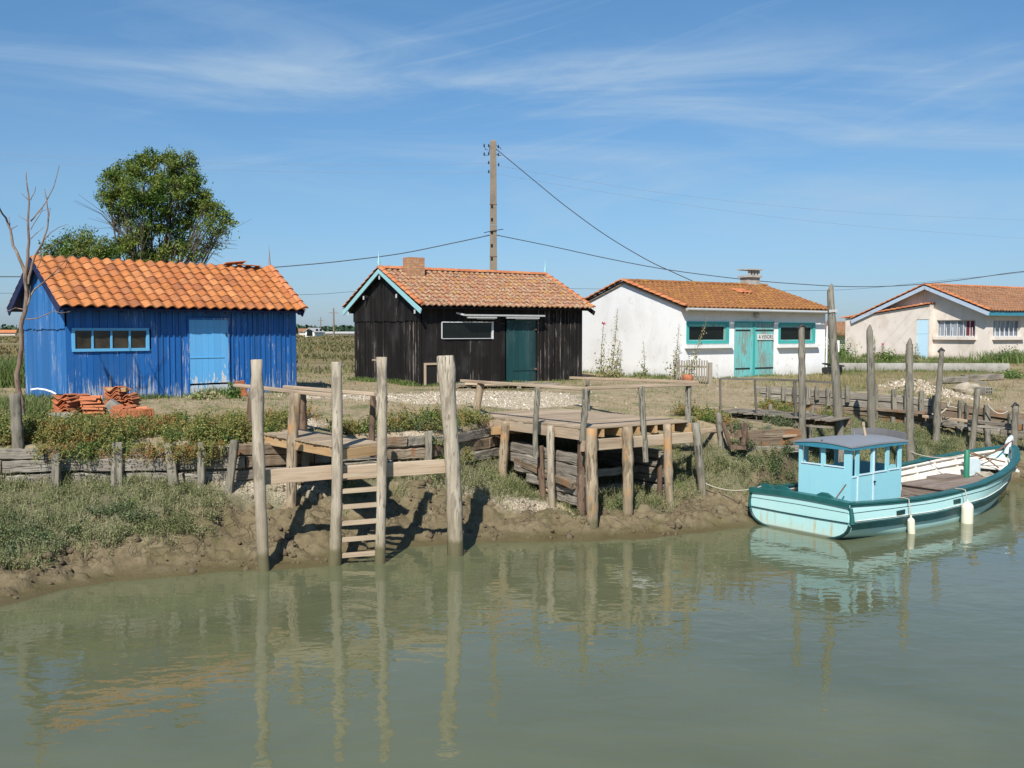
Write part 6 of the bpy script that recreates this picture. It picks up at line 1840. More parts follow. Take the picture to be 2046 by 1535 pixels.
def far_house(px, Y, w, d, h, rise, label, roof, wall='white_paint', rz=0.3, win=True):
    b = at(px, 665, y=Y); r = thing('distant_cottage', label, 'house', (b.x, b.y, 0), rz, 'distant houses')
    m = MB(); m.box(-w / 2, w / 2, -d / 2, d / 2, -.3, h); m.add([(-w / 2, -d / 2, h), (-w / 2, d / 2, h), (-w / 2, 0, h + rise), (w / 2, -d / 2, h), (w / 2, d / 2, h), (w / 2, 0, h + rise)], [(0, 1, 2)[::-1], (3, 4, 5)]); m.build('wall', M[wall], r)
    m = MB(); roof_deck(m, -w / 2 - .3, w / 2 + .3, -d / 2 - .4, h - .15, 0, h + rise + .12, .12); roof_deck(m, -w / 2 - .3, w / 2 + .3, d / 2 + .4, h - .15, 0, h + rise + .12, .12); m.build('roof', M[roof], r)
    if win:
        for x in (-w * .22, w * .2):
            m = MB(); m.box(x - .5, x + .5, -d / 2 - .03, -d / 2 - .005, .9, 1.9); m.build('window', M['dark_glass'], r)
        m = MB(); m.box(-w / 2 - .03, -w / 2 - .005, -.8, .8, .2, 1.7); m.build('window', M['dark_glass'], r)


far_house(628, 240, 4.0, 2.6, 1.3, .75, 'tiny white cottage on the horizon between the blue and black sheds', 'lamp_white', rz=1.2)
far_house(611, 300, 4, 3, 1.4, .6, 'tiny pink-roofed hut left of the far white cottage', 'tile_far', 'cream_wall', win=False)
far_house(678, 320, 9, 3, .8, .25, 'long low pale shed on the horizon beside the black shed', 'lamp_white', 'cream_wall', win=False)
far_house(10, 300, 6, 3, 1.1, .5, 'far orange-roofed cottage at the left edge under the dead tree', 'tile_rim', 'cream_wall', win=False)
far_house(1657, 64, 2.6, 2.6, 1.55, .5, 'small orange-roofed outbuilding glimpsed right of the white house', 'tile_far', 'cream_wall', rz=.6, win=False)
# ------------------------------------------------------------ ground cover (nobody could count it)
f_ = lambda c, i, x: np.interp(x, c[0], c[i])
YV = lambda x: np.maximum(f_(cV, 1, x), f_(cW, 1, x) + .25)
YF = lambda x: np.maximum(f_(cF, 1, x), YV(x) + .4)


def mudline(x, y):
    return YV(x) + .1 + (fbm(x * 1.7, y * 1.7, 77, 3) - .5) * 1.3 - .35 * np.clip(-x - 3.5, 0, 1) * np.clip((fbm(x * .5, x * 0, 6, 2) - .4) * 4, 0, 1)


def bare(x, y):
    return gauss(x, y, -4.9, 18.0, 1.25, .75) + gauss(x, y, -3.9, 17.4, .8, 1.0) + gauss(x, y, -1.9, 18.6, .5, .4) * .6 + gauss(x, y, .3, 19.2, .6, .45) + .9 * gauss(x, y, 2.3, 19.0, 1.2, .5)


def d_marsh(x, y):
    up = (y > mudline(x, y)) & (y < YF(x) - .03)
    return up * np.clip(.25 + 1.5 * (fbm(x * 1.6, y * 1.6, 33, 3) - .28), .05, 1) * np.clip(1.1 - 1.6 * bare(x, y), 0, 1)


def clumps(C, nst, rad, hgt, leafn, r=RNG, lsz=(.02, .05), drop=0.0):
    """bushy low clumps: leaning stems and many small leaves round every centre"""
    out = []
    C = np.repeat(C, nst, 0); R = np.repeat(rad, nst); Hh = np.repeat(hgt, nst); n = len(C)
    th = r.random(n) * 2 * PI; rr = np.sqrt(r.random(n)) * R
    B = C + np.stack([np.cos(th) * rr * .5, np.sin(th) * rr * .5, 0 * th], 1)
    tipo = np.stack([np.cos(th) * rr, np.sin(th) * rr - drop * r.random(n) * R, Hh * r.uniform(.45, 1, n) * np.sqrt(np.clip(1.05 - (rr / np.maximum(R, 1e-3)) ** 2, .05, 1)) - drop * r.random(n) * .3], 1)
    tip = C + tipo
    d = tip - B; w = .008; s = np.stack([-np.sin(th), np.cos(th), 0 * th], 1) * w
    V = np.stack([B - s, B + s, tip], 1).reshape(-1, 3); out.append((V, np.arange(3 * n).reshape(n, 3)))
    k = leafn; t = r.uniform(.35, 1.05, (n, k))[:, :, None]
    L = (B[:, None] + d[:, None] * t + r.normal(0, .022, (n, k, 3))).reshape(-1, 3)
    out.append(leaves(L, r.uniform(lsz[0], lsz[1], len(L)), r, .5, .3))
    return out


parts = []
P = scatter(400000, -17, 14.5, 14.5, 29, d_marsh)
n = len(P); hh = RNG.uniform(.08, .24, n) * (.25 + 1.7 * fbm(P[:, 0] * 1.7, P[:, 1] * 1.7, 12, 3))
parts.append(blades(P, hh, RNG.uniform(.007, .015, n), .32))
LP = P[RNG.integers(0, n, 150000)].copy(); LP[:, 2] += RNG.uniform(.0, .17, 150000); LP[:, :2] += RNG.normal(0, .03, (150000, 2))
parts.append(leaves(LP, RNG.uniform(.018, .04, 150000), aspect=.5, upb=.8))
rq = np.random.default_rng(21); Cq = []
for x in np.arange(-16.5, -4.6, .16):
    for _ in range(2):
        yy = float(mudline(np.array([x]), np.array([0.0]))[0]) + rq.uniform(-.05, .5); Cq.append((x + rq.normal(0, .08), yy))
for x in np.arange(-16.5, 12.5, .12):
    if rq.random() < .5:
        yq = rq.uniform(float(YV(np.array([x]))[0]) + .3, float(YF(np.array([x]))[0]) - .05); Cq.append((x, yq))
Cq = np.array(Cq); Cq = Cq[(bare(Cq[:, 0], Cq[:, 1]) < .35)]
C3 = np.concatenate([Cq, ground(Cq[:, 0], Cq[:, 1])[:, None]], 1)
parts += clumps(C3, 30, rq.uniform(.16, .34, len(Cq)), rq.uniform(.14, .34, len(Cq)), 14, rq, (.015, .038))
V, F = join(parts); tag(tri_mesh('marsh_growth', V, F, M['marsh']), 'grey-green glasswort and sea purslane covering the muddy creek bank', 'salt marsh plants', kind='stuff')


# bushy shrubs along the top of the left wall and by the pier
r2 = np.random.default_rng(4)
C = []
for x in np.arange(-16.5, -4.3, .17):
    for _ in range(5):
        xx = x + r2.uniform(-.15, .15); yy = float(YF(np.array([xx]))[0]) + r2.uniform(.05, 2.7) ** 1.0
        if r2.random() < (.95 if fbm(np.array([xx * 1.1]), np.array([yy * 1.1]), 44, 2)[0] > .44 else .22) and not (-8.6 < xx < -7.2 and yy > 19.7): C.append((xx, yy))
for x in np.arange(-5.2, -4.4, .2): C.append((x, float(YF(np.array([x]))[0]) + .35))
for cx, n_ in ((-2.4, 6), (-1.75, 9), (-1.35, 8), (-.75, 3), (-3.1, 4)):
    for _ in range(n_): C.append((cx + r2.normal(0, .22), float(YF(np.array([cx]))[0]) + r2.uniform(.15, .7)))
for cx, cy in ((4.2, 22.3), (4.5, 22.6), (3.9, 22.9), (4.8, 23.0), (8.2, 27.5), (8.8, 27.2), (7.8, 28.2), (9.2, 28.0), (6.9, 26.0), (7.4, 26.6)):
    for _ in range(3): C.append((cx + r2.normal(0, .25), cy + r2.normal(0, .2)))
C = np.array(C); C3 = np.concatenate([C, ground(C[:, 0], C[:, 1])[:, None]], 1)
rad = r2.uniform(.20, .42, len(C)); hg = r2.uniform(.22, .56, len(C)) * (1.15 - .45 * np.clip((C[:, 1] - YF(C[:, 0])) / 2, 0, 1))
V, F = join(clumps(C3, 34, rad, hg, 20, r2, (.022, .055)))
Cb = []
for cx in (-10.3, -9.0, -8.6, -8.2, -7.6, -7.2, -5.6, -5.1, -4.8):
    for _ in range(4): Cb.append((cx + r2.normal(0, .15), float(YF(np.array([cx]))[0]) + r2.uniform(.15, .8)))
Cb = np.array(Cb); C3 = np.concatenate([Cb, ground(Cb[:, 0], Cb[:, 1])[:, None]], 1)
V3, F3 = join(clumps(C3, 46, r2.uniform(.2, .4, len(Cb)), r2.uniform(.40, .70, len(Cb)), 24, r2, (.022, .055)))
V, F = np.concatenate([V, V3]), np.concatenate([F, F3 + len(V)])
C = [(x + r2.uniform(-.1, .1), float(YF(np.array([x]))[0]) - .13) for x in np.arange(-16.5, -4.3, .14) if fbm(np.array([x * 1.4]), np.array([0.]), 47, 2)[0] > .42]
C = np.array(C); C3 = np.concatenate([C, np.full((len(C), 1), -.43)], 1)
V2, F2 = join(clumps(C3, 30, r2.uniform(.16, .32, len(C)), r2.uniform(.10, .26, len(C)), 16, r2, drop=1.3))
V, F = np.concatenate([V, V2]), np.concatenate([F, F2 + len(V)])
tag(tri_mesh('wall_top_shrubs', V, F, M['shrub']), 'rusty green shrubby growth spilling over the timber walls', 'shrubs', kind='stuff')

# marsh bushes further down the bank (darker, seeded)
C = []
for (px, py, z, n_, s) in ((1245, 960, -1.35, 5, .12), (1550, 880, -.95, 8, .3), (1575, 905, -1.1, 8, .3), (1500, 940, -1.4, 5, .2), (1530, 905, -1.05, 10, .25), (1565, 925, -1.2, 10, .25), (1590, 955, -1.4, 9, .2), (1480, 900, -1.0, 7, .25), (1850, 900, -1.5, 9, .5), (1800, 895, -1.4, 7, .4), (1910, 895, -1.5, 7, .4), (1240, 920, -1.2, 4, .12), (820, 945, -1.25, 8, .35), (870, 950, -1.3, 5, .2), (30, 1105, -1.8, 9, .35), (60, 1090, -1.75, 8, .3), (270, 1055, -1.65, 7, .3), (20, 1060, -1.6, 7, .4)):  # dark clumps by the gangway are added to stand in for shade
    q = at(px, py, z=z)
    for _ in range(n_): C.append((q.x + r2.normal(0, s), q.y + r2.normal(0, s * .6)))
C = np.array(C); C3 = np.concatenate([C, ground(C[:, 0], C[:, 1])[:, None]], 1)
V, F = join(clumps(C3, 26, r2.uniform(.14, .28, len(C)), r2.uniform(.14, .34, len(C)), 11, r2))
tag(tri_mesh('bank_bushes', V, F, M['marsh2']), 'darker leafy tufts scattered over the marsh slope, some added for the shade by the gangway', 'bushes', kind='stuff')


# sparse dry grass on the plateau
def d_dry(x, y):
    return (y > YF(x) + .25) * np.clip(1.5 * (fbm(x * .7, y * .7, 61, 3) - .30), .06, .8) * (1 - .93 * shell_mask(x, y))


P = scatter(135000, -18, 22, 18, 40, d_dry); n = len(P)
hh = RNG.uniform(.03, .10, n) * (.5 + 1.1 * fbm(P[:, 0] * .5, P[:, 1] * .5, 15, 3))
V, F = blades(P, hh, RNG.uniform(.008, .02, n), .5)
parts = [(V, F)]
P = scatter(9000, 9, 16, 28, 38, lambda x, y: np.clip(gauss(x, y, 10.6, 32, 1.2, 1.6) + .25 * (fbm(x, y, 71, 3) > .5), 0, 1)); n = len(P)
parts.append(blades(P, RNG.uniform(.12, .35, n), RNG.uniform(.008, .016, n), .3))
V, F = join(parts)
tag(tri_mesh('yard_grass', V, F, M['dry']), 'short dry grass of the yard between the sheds and the creek', 'grass', kind='stuff')

# weeds at wall feet and lush grass at the left edge
parts = []


def line_weeds(p, q, n, h, spread=.12):
    t = RNG.random(n); x = p[0] + (q[0] - p[0]) * t + RNG.normal(0, spread, n); y = p[1] + (q[1] - p[1]) * t + RNG.normal(0, spread, n)
    dens = fbm(x * 1.2, y * 1.2, 91, 2); k = RNG.random(n) < np.clip((dens - .3) * 3, 0, 1); x, y = x[k], y[k]; m_ = len(x)
    Pn = np.stack([x, y, ground(x, y) - .01], 1); return blades(Pn, RNG.uniform(.3, 1, m_) * h * (.4 + dens[k]), RNG.uniform(.010, .022, m_), .35)


S45, C45 = math.sin(math.radians(45.2)), math.cos(math.radians(45.2))
b0 = at(136, 798, y=22.1); fr = lambda x, y: (b0.x + S45 * x - C45 * y, b0.y + C45 * x + S45 * y)
parts.append(line_weeds(fr(0, -.12), fr(5.9, -.12), 3000, .16)); parts.append(line_weeds(fr(-.1, 0), fr(-.1, 2.5), 900, .2))
parts.append(line_weeds(fr(3.0, -.2), fr(3.9, -.2), 900, .35, .1)); parts.append(line_weeds(fr(4.2, -.15), fr(4.7, -.15), 500, .45, .07))
S55, C55 = math.sin(math.radians(55)), math.cos(math.radians(55)); k0 = at(843, 770, y=28.9); fk = lambda x, y: (k0.x + S55 * x - C55 * y, k0.y + C55 * x + S55 * y)
parts.append(line_weeds(fk(0, -.15), fk(5.9, -.15), 2500, .12)); parts.append(line_weeds(fk(-.15, 0), fk(-.15, 4.3), 3000, .18))
S56, C56 = math.sin(math.radians(56.2)), math.cos(math.radians(56.2)); w0 = at(1360, 757, y=32.8); fw = lambda x, y: (w0.x + S56 * x - C56 * y, w0.y + C56 * x + S56 * y)
parts.append(line_weeds(fw(-.15, 0), fw(-.15, 5.5), 2600, .22)); parts.append(line_weeds(fw(0, -.15), fw(7.3, -.15), 1500, .12))
S57, C57 = math.sin(math.radians(57.5)), math.cos(math.radians(57.5)); h0 = at(1968, 722, y=44.0); fh = lambda x, y: (h0.x + S57 * x - C57 * y, h0.y + C57 * x + S57 * y)
parts.append(line_weeds(fh(-.9, 0), fh(-.9, 7.8), 5000, .28, .3)); parts.append(line_weeds(fh(0, -.6), fh(4, -.6), 2500, .3, .3))
parts.append(line_weeds((12.5, 39.2), (20, 39.0), 2200, .14, .2)); parts.append(line_weeds((14.0, 41.0), (20, 41.0), 3500, .18, .5))
for cx, cy, n_, h_ in ((12.6, 43, 1500, .7), (13.3, 40.8, 1200, .3), (20.8, 41.5, 900, .6)):
    x = cx + RNG.normal(0, .7, n_); y = cy + RNG.normal(0, .7, n_); parts.append(blades(np.stack([x, y, ground(x, y)], 1), RNG.uniform(.3, 1, n_) * h_, RNG.uniform(.02, .05, n_), .3))
x = RNG.uniform(-17.5, -12.6, 9000); y = RNG.uniform(27.5, 33, 9000); parts.append(blades(np.stack([x, y, ground(x, y)], 1), RNG.uniform(.4, 1.0, 9000) * (.4 + .9 * fbm(x, y, 8, 3)), RNG.uniform(.015, .035, 9000), .3))
x = RNG.uniform(-12.5, -9.5, 3500); y = RNG.uniform(20.0, 23, 3500); parts.append(blades(np.stack([x, y, ground(x, y)], 1), RNG.uniform(.05, .25, 3500), RNG.uniform(.01, .02, 3500), .4))
V, F = join(parts)
tag(tri_mesh('green_weeds', V, F, M['lush']), 'fresh green weeds growing at the feet of the walls and at the left edge', 'weeds', kind='stuff')

# rough meadow tufts out to the horizon
x = []; y = []
for (n_, y0, y1, xr) in ((45000, 33, 60, 26), (45000, 55, 120, 45), (40000, 110, 260, 110)):
    yy = RNG.uniform(y0, y1, n_); xx = RNG.uniform(-1, 1, n_) * (xr if y0 > 50 else xr)
    x.append(xx); y.append(yy)
x = np.concatenate(x); y = np.concatenate(y)
k = (fbm(x * .16, y * .16, 55, 4) + RNG.normal(0, .06, len(x)) > .47) & ~((x > 8) & (x < 26) & (y > 33) & (y < 52)) & ~((x > 2) & (x < 11) & (y < 40)) & ~((x > -11) & (x < -4) & (y < 28))
x, y = x[k], y[k]; n = len(x)
V, F = blades(np.stack([x, y, ground(x, y) - .02], 1), RNG.uniform(.06, .26, n) * (1 + y / 200), .02 + y * .0012, .6)
tag(tri_mesh('meadow_growth', V, F, M['meadow']), 'olive and tan rough meadow stretching behind the sheds to the horizon', 'meadow', kind='stuff')

# shell flakes and mud clods, real little pieces
def flakes(n, x0, x1, y0, y1, dens, s0, s1, up, lift=.0):
    P = scatter(n, x0, x1, y0, y1, dens); P[:, 2] += .012 + lift; return leaves(P, RNG.uniform(s0, s1, len(P)), aspect=.8, upb=up)


V, F = join([flakes(26000, -8, 4, 18, 28, lambda x, y: shell_mask(x, y) * .8, .025, .07, 2.5), flakes(9000, 10, 14.5, 28, 31.5, lambda x, y: np.clip(shell_mask(x, y), 0, 1), .04, .11, 1.2, .01), flakes(2500, 2, 14, 24, 37, lambda x, y: .25 + 0 * x, .03, .06, 2)])
tag(tri_mesh('oyster_shells', V, F, m_leaf('shell_flake', [(.42, .35, .25), (.56, .49, .38), (.34, .27, .19), (.66, .61, .52)], .6, 0, 3.0, .2)), 'crushed pale oyster shells spread over the yard and heaped at the right', 'shells', kind='stuff')


def pebble_mesh(P, s):
    n = len(P); ico = np.array([(0, 0, 1), (.9, 0, .2), (.3, .85, .1), (-.75, .5, .15), (-.7, -.6, .1), (.35, -.85, .2), (0, 0, -.6)], float)
    V = P[:, None] + ico[None] * (s[:, None, None] * RNG.uniform(.6, 1.3, (n, 7, 3)))
    f = np.array([(0, 1, 2), (0, 2, 3), (0, 3, 4), (0, 4, 5), (0, 5, 1), (6, 2, 1), (6, 3, 2), (6, 4, 3), (6, 5, 4), (6, 1, 5)])
    return V.reshape(-1, 3), (f[None] + (np.arange(n) * 7)[:, None, None]).reshape(-1, 3)


def d_clod(x, y):
    yw = f_(cW, 1, x); z = (y > yw + .12) & (y < YV(x) + .9)
    return z * np.clip((fbm(x * 1.6, y * 1.6, 19, 3) - .42) * 3, 0, 1)


P = scatter(36000, -16, 13, 13.5, 25, d_clod); V, F = pebble_mesh(P, RNG.uniform(.012, .065, len(P)) ** 1.0 * RNG.uniform(.5, 1.1, len(P)))
Pb = scatter(1500, -10, 6, 13.5, 22, d_clod); Vb, Fb = pebble_mesh(Pb, RNG.uniform(.05, .13, len(Pb))); Vb[:, 2] -= .03; V, F = np.concatenate([V, Vb]), np.concatenate([F, Fb + len(V)])
P2 = scatter(2500, -6.5, 1.5, 16.8, 20.6, lambda x, y: np.clip(gauss(x, y, -4.9, 18.1, .9, .45) + .5 * gauss(x, y, .3, 19.3, .6, .3), 0, 1)); V2, F2 = pebble_mesh(P2, RNG.uniform(.02, .07, len(P2)))
tag(tri_mesh('mud_clods', V, F, M['mud_clod']), 'broken brown mud clods strewn along the edge of the creek', 'mud', kind='stuff')
tag(tri_mesh('rubble_stones', V2, F2, M['stone']), 'pale crumbled stones on the bank below the left wall end', 'rubble', kind='stuff')


# ------------------------------------------------------------ trees
def crown_tree(name, label, Y, base, blobs, leaf_n, twigs, r, lsize=(.07, .155), trunk=.16, group=None):
    b = at(base[0], base[1], y=Y); b.z = 0
    root = thing(name, label, 'tree', b, 0, group)
    mb = MB(); C = []
    for (px, py, rp, dens, dy) in blobs:
        c = at(px, py, y=Y + dy); C.append((c, rp * Y / FPX, dens))
    forks = [Vector((b.x + r.uniform(-.1, .1), b.y, b.z + .9 + .3 * k)) for k in range(3)]
    mb.tube([b - Vector((0, 0, .3)), b + Vector((.03, 0, .6)), forks[0], forks[1]], [trunk * 1.2, trunk, trunk * .9, trunk * .75], 8)
    P = []; S = []
    for c, R, dens in C:
        f = forks[int(r.integers(0, 3))]; m1 = f.lerp(c, .5) + Vector((r.normal(0, .2), r.normal(0, .2), -.15)); e = c + Vector((0, 0, R * .4))
        mb.tube([f, m1, c, e], [trunk * .40, trunk * .24, trunk * .11, .010], 5, cap=False)
        for _ in range(int(7 * (1 if dens > .5 else 1.6))):
            d = Vector(r.normal(0, 1, 3)).normalized(); d.z = abs(d.z) * .7; t0 = m1.lerp(c, r.random()); t1 = c + d * R * 1.0
            mb.tube([t0, t0.lerp(t1, .5) + Vector(r.normal(0, .05, 3)), t1], [.016, .011, .004], 4, cap=False)
        n = int(leaf_n * dens * R * R * 3.2)
        # sub-clusters on the blob's shell give an uneven outline
        k = max(8, int(34 * R)); dirs = r.normal(0, 1, (k, 3)); dirs /= np.linalg.norm(dirs, axis=1)[:, None]
        sc = np.array(c) + dirs * (R * r.uniform(.50, 1.08, (k, 1))) * np.array([1, 1, .9])
        w = r.integers(0, k, n); P.append(sc[w] + r.normal(0, .115, (n, 3)) * np.array([1, 1, .7]) * (.8 + .5 * R)); S.append(r.uniform(lsize[0], lsize[1], n))
    for (p, q) in twigs:
        a = at(*p, y=Y); e = at(*q, y=Y - .4)
        for k in range(5):
            d = Vector(r.normal(0, .35, 3)); mb.tube([a, a.lerp(e, .5) + d * .3 + Vector((0, 0, .15)), e + d], [.014, .009, .004], 4, cap=False)
    mb.build('trunk', M['bark'], root, world=True)
    P = np.concatenate(P); V, F = leaves(P, np.concatenate(S), r, .38, .4)
    V = V - np.array(b); tri_mesh('crown', V, F, M['tree_leaf'], root)
    return root


rt = np.random.default_rng(9)
crown_tree('ash_tree', 'large dense green tree rising behind the blue shed roof', 38.0, (300, 700),
           [(222, 372, 30, 1, 0), (252, 345, 30, 1, .4), (285, 340, 32, 1, 0), (300, 322, 22, .9, .3), (335, 326, 26, 1, -.3), (345, 312, 14, .8, 0), (378, 345, 34, 1, .2), (375, 318, 13, .7, 0), (285, 385, 40, 1, -.8), (340, 385, 42, 1, -.6), (385, 388, 34, 1, .3), (240, 400, 30, .9, -.2), (215, 395, 20, .8, 0), (250, 432, 26, .8, .3), (300, 430, 34, .8, -.3), (350, 430, 32, .8, 0), (395, 420, 26, .9, .4), (415, 405, 20, .8, 0), (432, 430, 24, .8, .1), (448, 442, 18, .7, 0), (405, 455, 26, .42, -.4), (370, 470, 30, .6, .2), (320, 470, 30, .8, 0), (275, 470, 28, .9, -.3), (270, 500, 30, 1, 0), (320, 505, 28, .8, .2), (385, 500, 28, .5, 0), (425, 485, 22, .3, 0), (240, 490, 24, .8, 0), (350, 500, 26, .7, -.2), (300, 520, 26, .9, 0), (440, 465, 18, .5, .1), (350, 300 + 60, 30, 1, .9)],
           1700, [((240, 470), (190, 400)), ((260, 480), (185, 430)), ((400, 500), (470, 480)), ((400, 510), (455, 460)), ((380, 500), (430, 520))], rt)
crown_tree('hedge_tree', 'lower rounded green tree left of the ash behind the blue shed', 36.0, (150, 700),
           [(112, 505, 22, 1, 0), (140, 490, 26, 1, 0), (165, 480, 24, .9, .3), (178, 500, 26, 1, 0), (205, 498, 24, .9, -.3), (225, 505, 20, .9, 0), (98, 520, 18, .9, 0), (150, 515, 30, 1, -.4), (200, 520, 26, 1, .2)], 1500, [], rt, (.07, .14), .08)


# bare tree at the left edge, traced limb by limb
def dead_tree():
    Y = 19.6; b = at(44, 800, y=Y); b.z = H(b.x, b.y)
    r = thing('dead_tree', 'slender leafless tree with forked bare limbs beside the blue shed gable', 'tree', b)
    Pz = lambda a, c, d=0.0: at(a / 2.952, 280 + c / 2.952, y=Y + d)
    def limb(name, pts, r0, r1, par, n=7):
        m = MB(); k = len(pts) - 1; P = [Pz(*p) for p in pts]; Q = []
        for i in range(k):
            for t in (0, .5): Q.append(P[i].lerp(P[i + 1], t) + (Vector((random.uniform(-.012, .012), random.uniform(-.012, .012), 0)) if t else Vector((0, 0, 0))))
        Q.append(P[-1]); m.tube(Q, [r0 + (r1 - r0) * i / (len(Q) - 1) for i in range(len(Q))], n, wob=.06); return m.build(name, M['dead_bark'], par, world=True)
    limb('trunk', [(132, 1620), (130, 1535), (105, 1450), (98, 1380), (118, 1290), (128, 1200), (124, 1100), (148, 1010), (158, 890), (146, 770)], .055, .036, r, 9)
    for pts, r0, r1 in (([(146, 780), (110, 690), (75, 620), (62, 530), (35, 460), (0, 410, -.3), (-30, 340, -.4)], .032, .012), ([(62, 535), (58, 490), (55, 452, .2)], .012, .005), ([(66, 528), (85, 515), (105, 503)], .009, .004),
                        ([(150, 800), (165, 700), (172, 600), (165, 480), (172, 370), (160, 270), (155, 188, .2)], .034, .008), ([(172, 362), (148, 335), (125, 315)], .010, .004), ([(180, 355), (198, 320), (210, 275)], .010, .005),
                        ([(165, 850), (185, 760), (208, 680), (250, 610), (280, 520), (285, 430), (275, 350), (263, 292, .3)], .026, .008), ([(180, 480, .1), (220, 430, .1), (265, 375, .2), (315, 280, .3), (335, 210, .3), (350, 148, .3)], .014, .005),
                        ([(262, 590), (300, 545), (345, 515), (405, 495)], .010, .004), ([(150, 1000), (175, 930), (205, 880), (290, 810, -.2), (350, 750, -.3), (405, 690, -.3), (485, 640, -.4)], .020, .004), ([(290, 810, -.2), (380, 760, -.2), (420, 690, -.3)], .010, .004),
                        ([(145, 1000), (90, 990), (60, 1005), (33, 1010)], .010, .005), ([(150, 1058), (225, 1052), (270, 1030), (320, 1008), (360, 1020), (415, 1012)], .012, .004), ([(180, 585), (220, 545), (260, 512)], .009, .004), ([(168, 480), (140, 465), (108, 442)], .008, .004),
                        ([(185, 470), (230, 425), (300, 400)], .007, .003), ([(210, 670), (240, 660), (350, 600, .1), (440, 570, .1)], .008, .003), ([(282, 480), (292, 440), (300, 400)], .007, .004), ([(240, 640), (245, 700), (215, 760)], .012, .008), ([(180, 530), (215, 470), (245, 420), (255, 390)], .009, .004),
                        ([(158, 1400 - 420), (175, 940), (180, 860)], .016, .008)):
        limb('branch', pts, r0, r1, r)


dead_tree()


# hollyhocks and wall plants
def hollyhock(px, pyb, pxt, pyt, Y, label, flower=False, bushy=1.0):
    b = at(px, pyb, y=Y); b.z = H(b.x, b.y); t_ = at(pxt, pyt, y=Y); r = thing('hollyhock', label, 'plant', b, 0, 'hollyhocks by the houses')
    L = (t_ - b).length; m = MB(); mid = b.lerp(t_, .5) + Vector((random.uniform(-.06, .06), 0, 0)); m.tube([b, mid, t_], [.014, .010, .006], 5)
    for _ in range(3):
        m.tube([b, b + Vector((random.uniform(-.12, .12), -.03, L * random.uniform(.3, .5)))], [.008, .004], 4)
    m.build('stem', M['dry_stem'], r, world=True)
    n = int(120 * bushy * L); t = RNG.random(n) ** 1.5
    P = np.array(b)[None] + (np.array(t_) - np.array(b))[None] * t[:, None] + RNG.normal(0, 1, (n, 3)) * (.035 + .12 * (1 - t[:, None]) ** 2)
    P[:, 2] = np.maximum(P[:, 2], b.z + .02); V, F = leaves(P - np.array(b), RNG.uniform(.03, .075, n) * (1.5 - t), RNG, .8); tri_mesh('foliage', V, F, M['holly_leaf'], r)
    if flower:
        n = 26; P = np.array(t_)[None] - np.array(b)[None] + RNG.normal(0, .03, (n, 3)); V, F = leaves(P, np.full(n, .05), RNG, .9); tri_mesh('flower_head', V, F, M['flower'], r)


for a in ((1203, 752, 1206, 646, 34.0, 'hollyhock with a single dark red bloom against the whitewashed gable', True, 1.1), (1220, 752, 1234, 616, 33.9, 'tallest bare-tipped hollyhock beside the red one on the whitewashed gable', False, 1.2), (1230, 752, 1238, 680, 33.9, 'short bushy hollyhock right of the tall one on the whitewashed gable', False, 2.0), (1285, 755, 1286, 683, 33.2, 'lone thin hollyhock in the middle of the whitewashed gable', False, .8),
          (1345, 757, 1357, 648, 32.2, 'hollyhock just left of the picket fence at the house corner', False, .9), (1372, 756, 1414, 634, 31.2, 'hollyhock leaning right across the left turquoise window', False, 1.1), (1352, 757, 1350, 700, 32.0, 'small leafy hollyhock behind the left end of the picket fence', False, 1.8),
          (1746, 722, 1747, 672, 42.8, 'leafy hollyhock beside the thick pole at the cream lean-to', False, 2.2), (1763, 722, 1764, 688, 42.8, 'pink-flowered hollyhock against the cream lean-to', True, 2.6), (1832, 724, 1831, 686, 42.5, 'hollyhock before the pale blue lean-to door', False, 2.0), (1812, 724, 1811, 700, 42.3, 'low leafy hollyhock left of the pale blue lean-to door', False, 3.0)):
    hollyhock(*a)


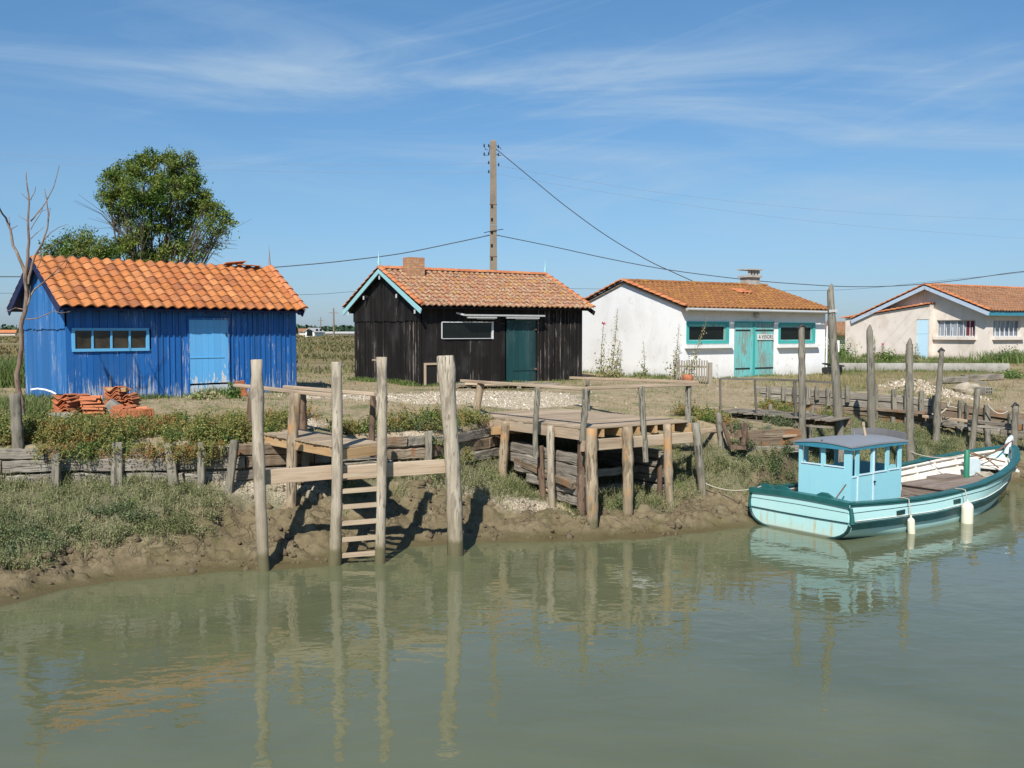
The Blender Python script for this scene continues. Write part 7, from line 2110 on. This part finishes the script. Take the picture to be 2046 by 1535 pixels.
def bush(px, py, Y, w, h, label, mat='lush_leaf', n=700):
    b = at(px, py, y=Y); b.z = H(b.x, b.y); d = RNG.normal(0, 1, (n, 3)); d /= np.linalg.norm(d, axis=1)[:, None]; rr = RNG.uniform(.3, 1.05, n) * (.75 + .5 * RNG.random(n) ** 2)
    P = d * rr[:, None] * np.array([w / 2, w / 2, h]); P[:, 2] = np.abs(P[:, 2]); r = thing('bush', label, 'bush', b, 0, 'bushes by the houses')
    V, F = leaves(P, RNG.uniform(.04, .11, n), RNG, .6); tri_mesh('foliage', V, F, M[mat], r)
    m = MB()
    for _ in range(9): m.tube([b, b + Vector((random.uniform(-.4, .4) * w, random.uniform(-.3, .3) * w, h * random.uniform(.5, .9)))], [.012, .004], 4)
    m.build('stem', M['bark'], r, world=True)


bush(1775, 722, 42.6, 1.1, .55, 'low green bush at the foot of the cream lean-to'); bush(2022, 722, 42.0, 1.5, .7, 'rounded green bush at the right edge before the cream house'); bush(2005, 728, 41.0, .8, .4, 'small weed bush at the end of the low concrete wall', n=400)
bush(1680, 722, 43.5, 1.6, .95, 'wild green bush between the white house and the cream house', n=1100); bush(1664, 690, 55, 2.2, 1.6, 'hazy dark bush behind the small outbuilding', n=1000)
bush(466, 790, 23.6, .45, .45, 'small dark green bush right of the sky-blue door', n=350); bush(408, 788, 23.2, .8, .22, 'low grey-green plant under the sky-blue door', 'holly_leaf', 350)
bush(2018, 745, 35, 1.4, .35, 'sprawling green weed patch at the far right grass', n=500); bush(1219, 757, 33.6, .7, .35, 'leafy clump at the foot of the tall hollyhocks', 'holly_leaf', 350)

# far tree belt: reads as one mass
parts = []
r3 = np.random.default_rng(2)
for _ in range(620):
    x = r3.uniform(-420, 560); y = r3.uniform(430, 560); hgt = r3.uniform(2.6, 5.6) * (.55 + .8 * float(fbm(np.array([x * .02]), np.array([0.0]), 3, 3)[0]))
    w = r3.uniform(5, 12); n = 70; d = r3.normal(0, 1, (n, 3)); d /= np.linalg.norm(d, axis=1)[:, None]
    P = np.array([x, y, 1.2]) + d * np.array([w / 2, 3, hgt * .72]) * r3.uniform(.7, 1.05, (n, 1)); P[:, 2] = np.abs(P[:, 2]); parts.append(leaves(P, r3.uniform(1.2, 2.4, n), r3, .8))
V, F = join(parts)
tag(tri_mesh('tree_belt', V, F, M['tree_far']), 'far belt of bluish green trees along the horizon', 'trees', kind='stuff')
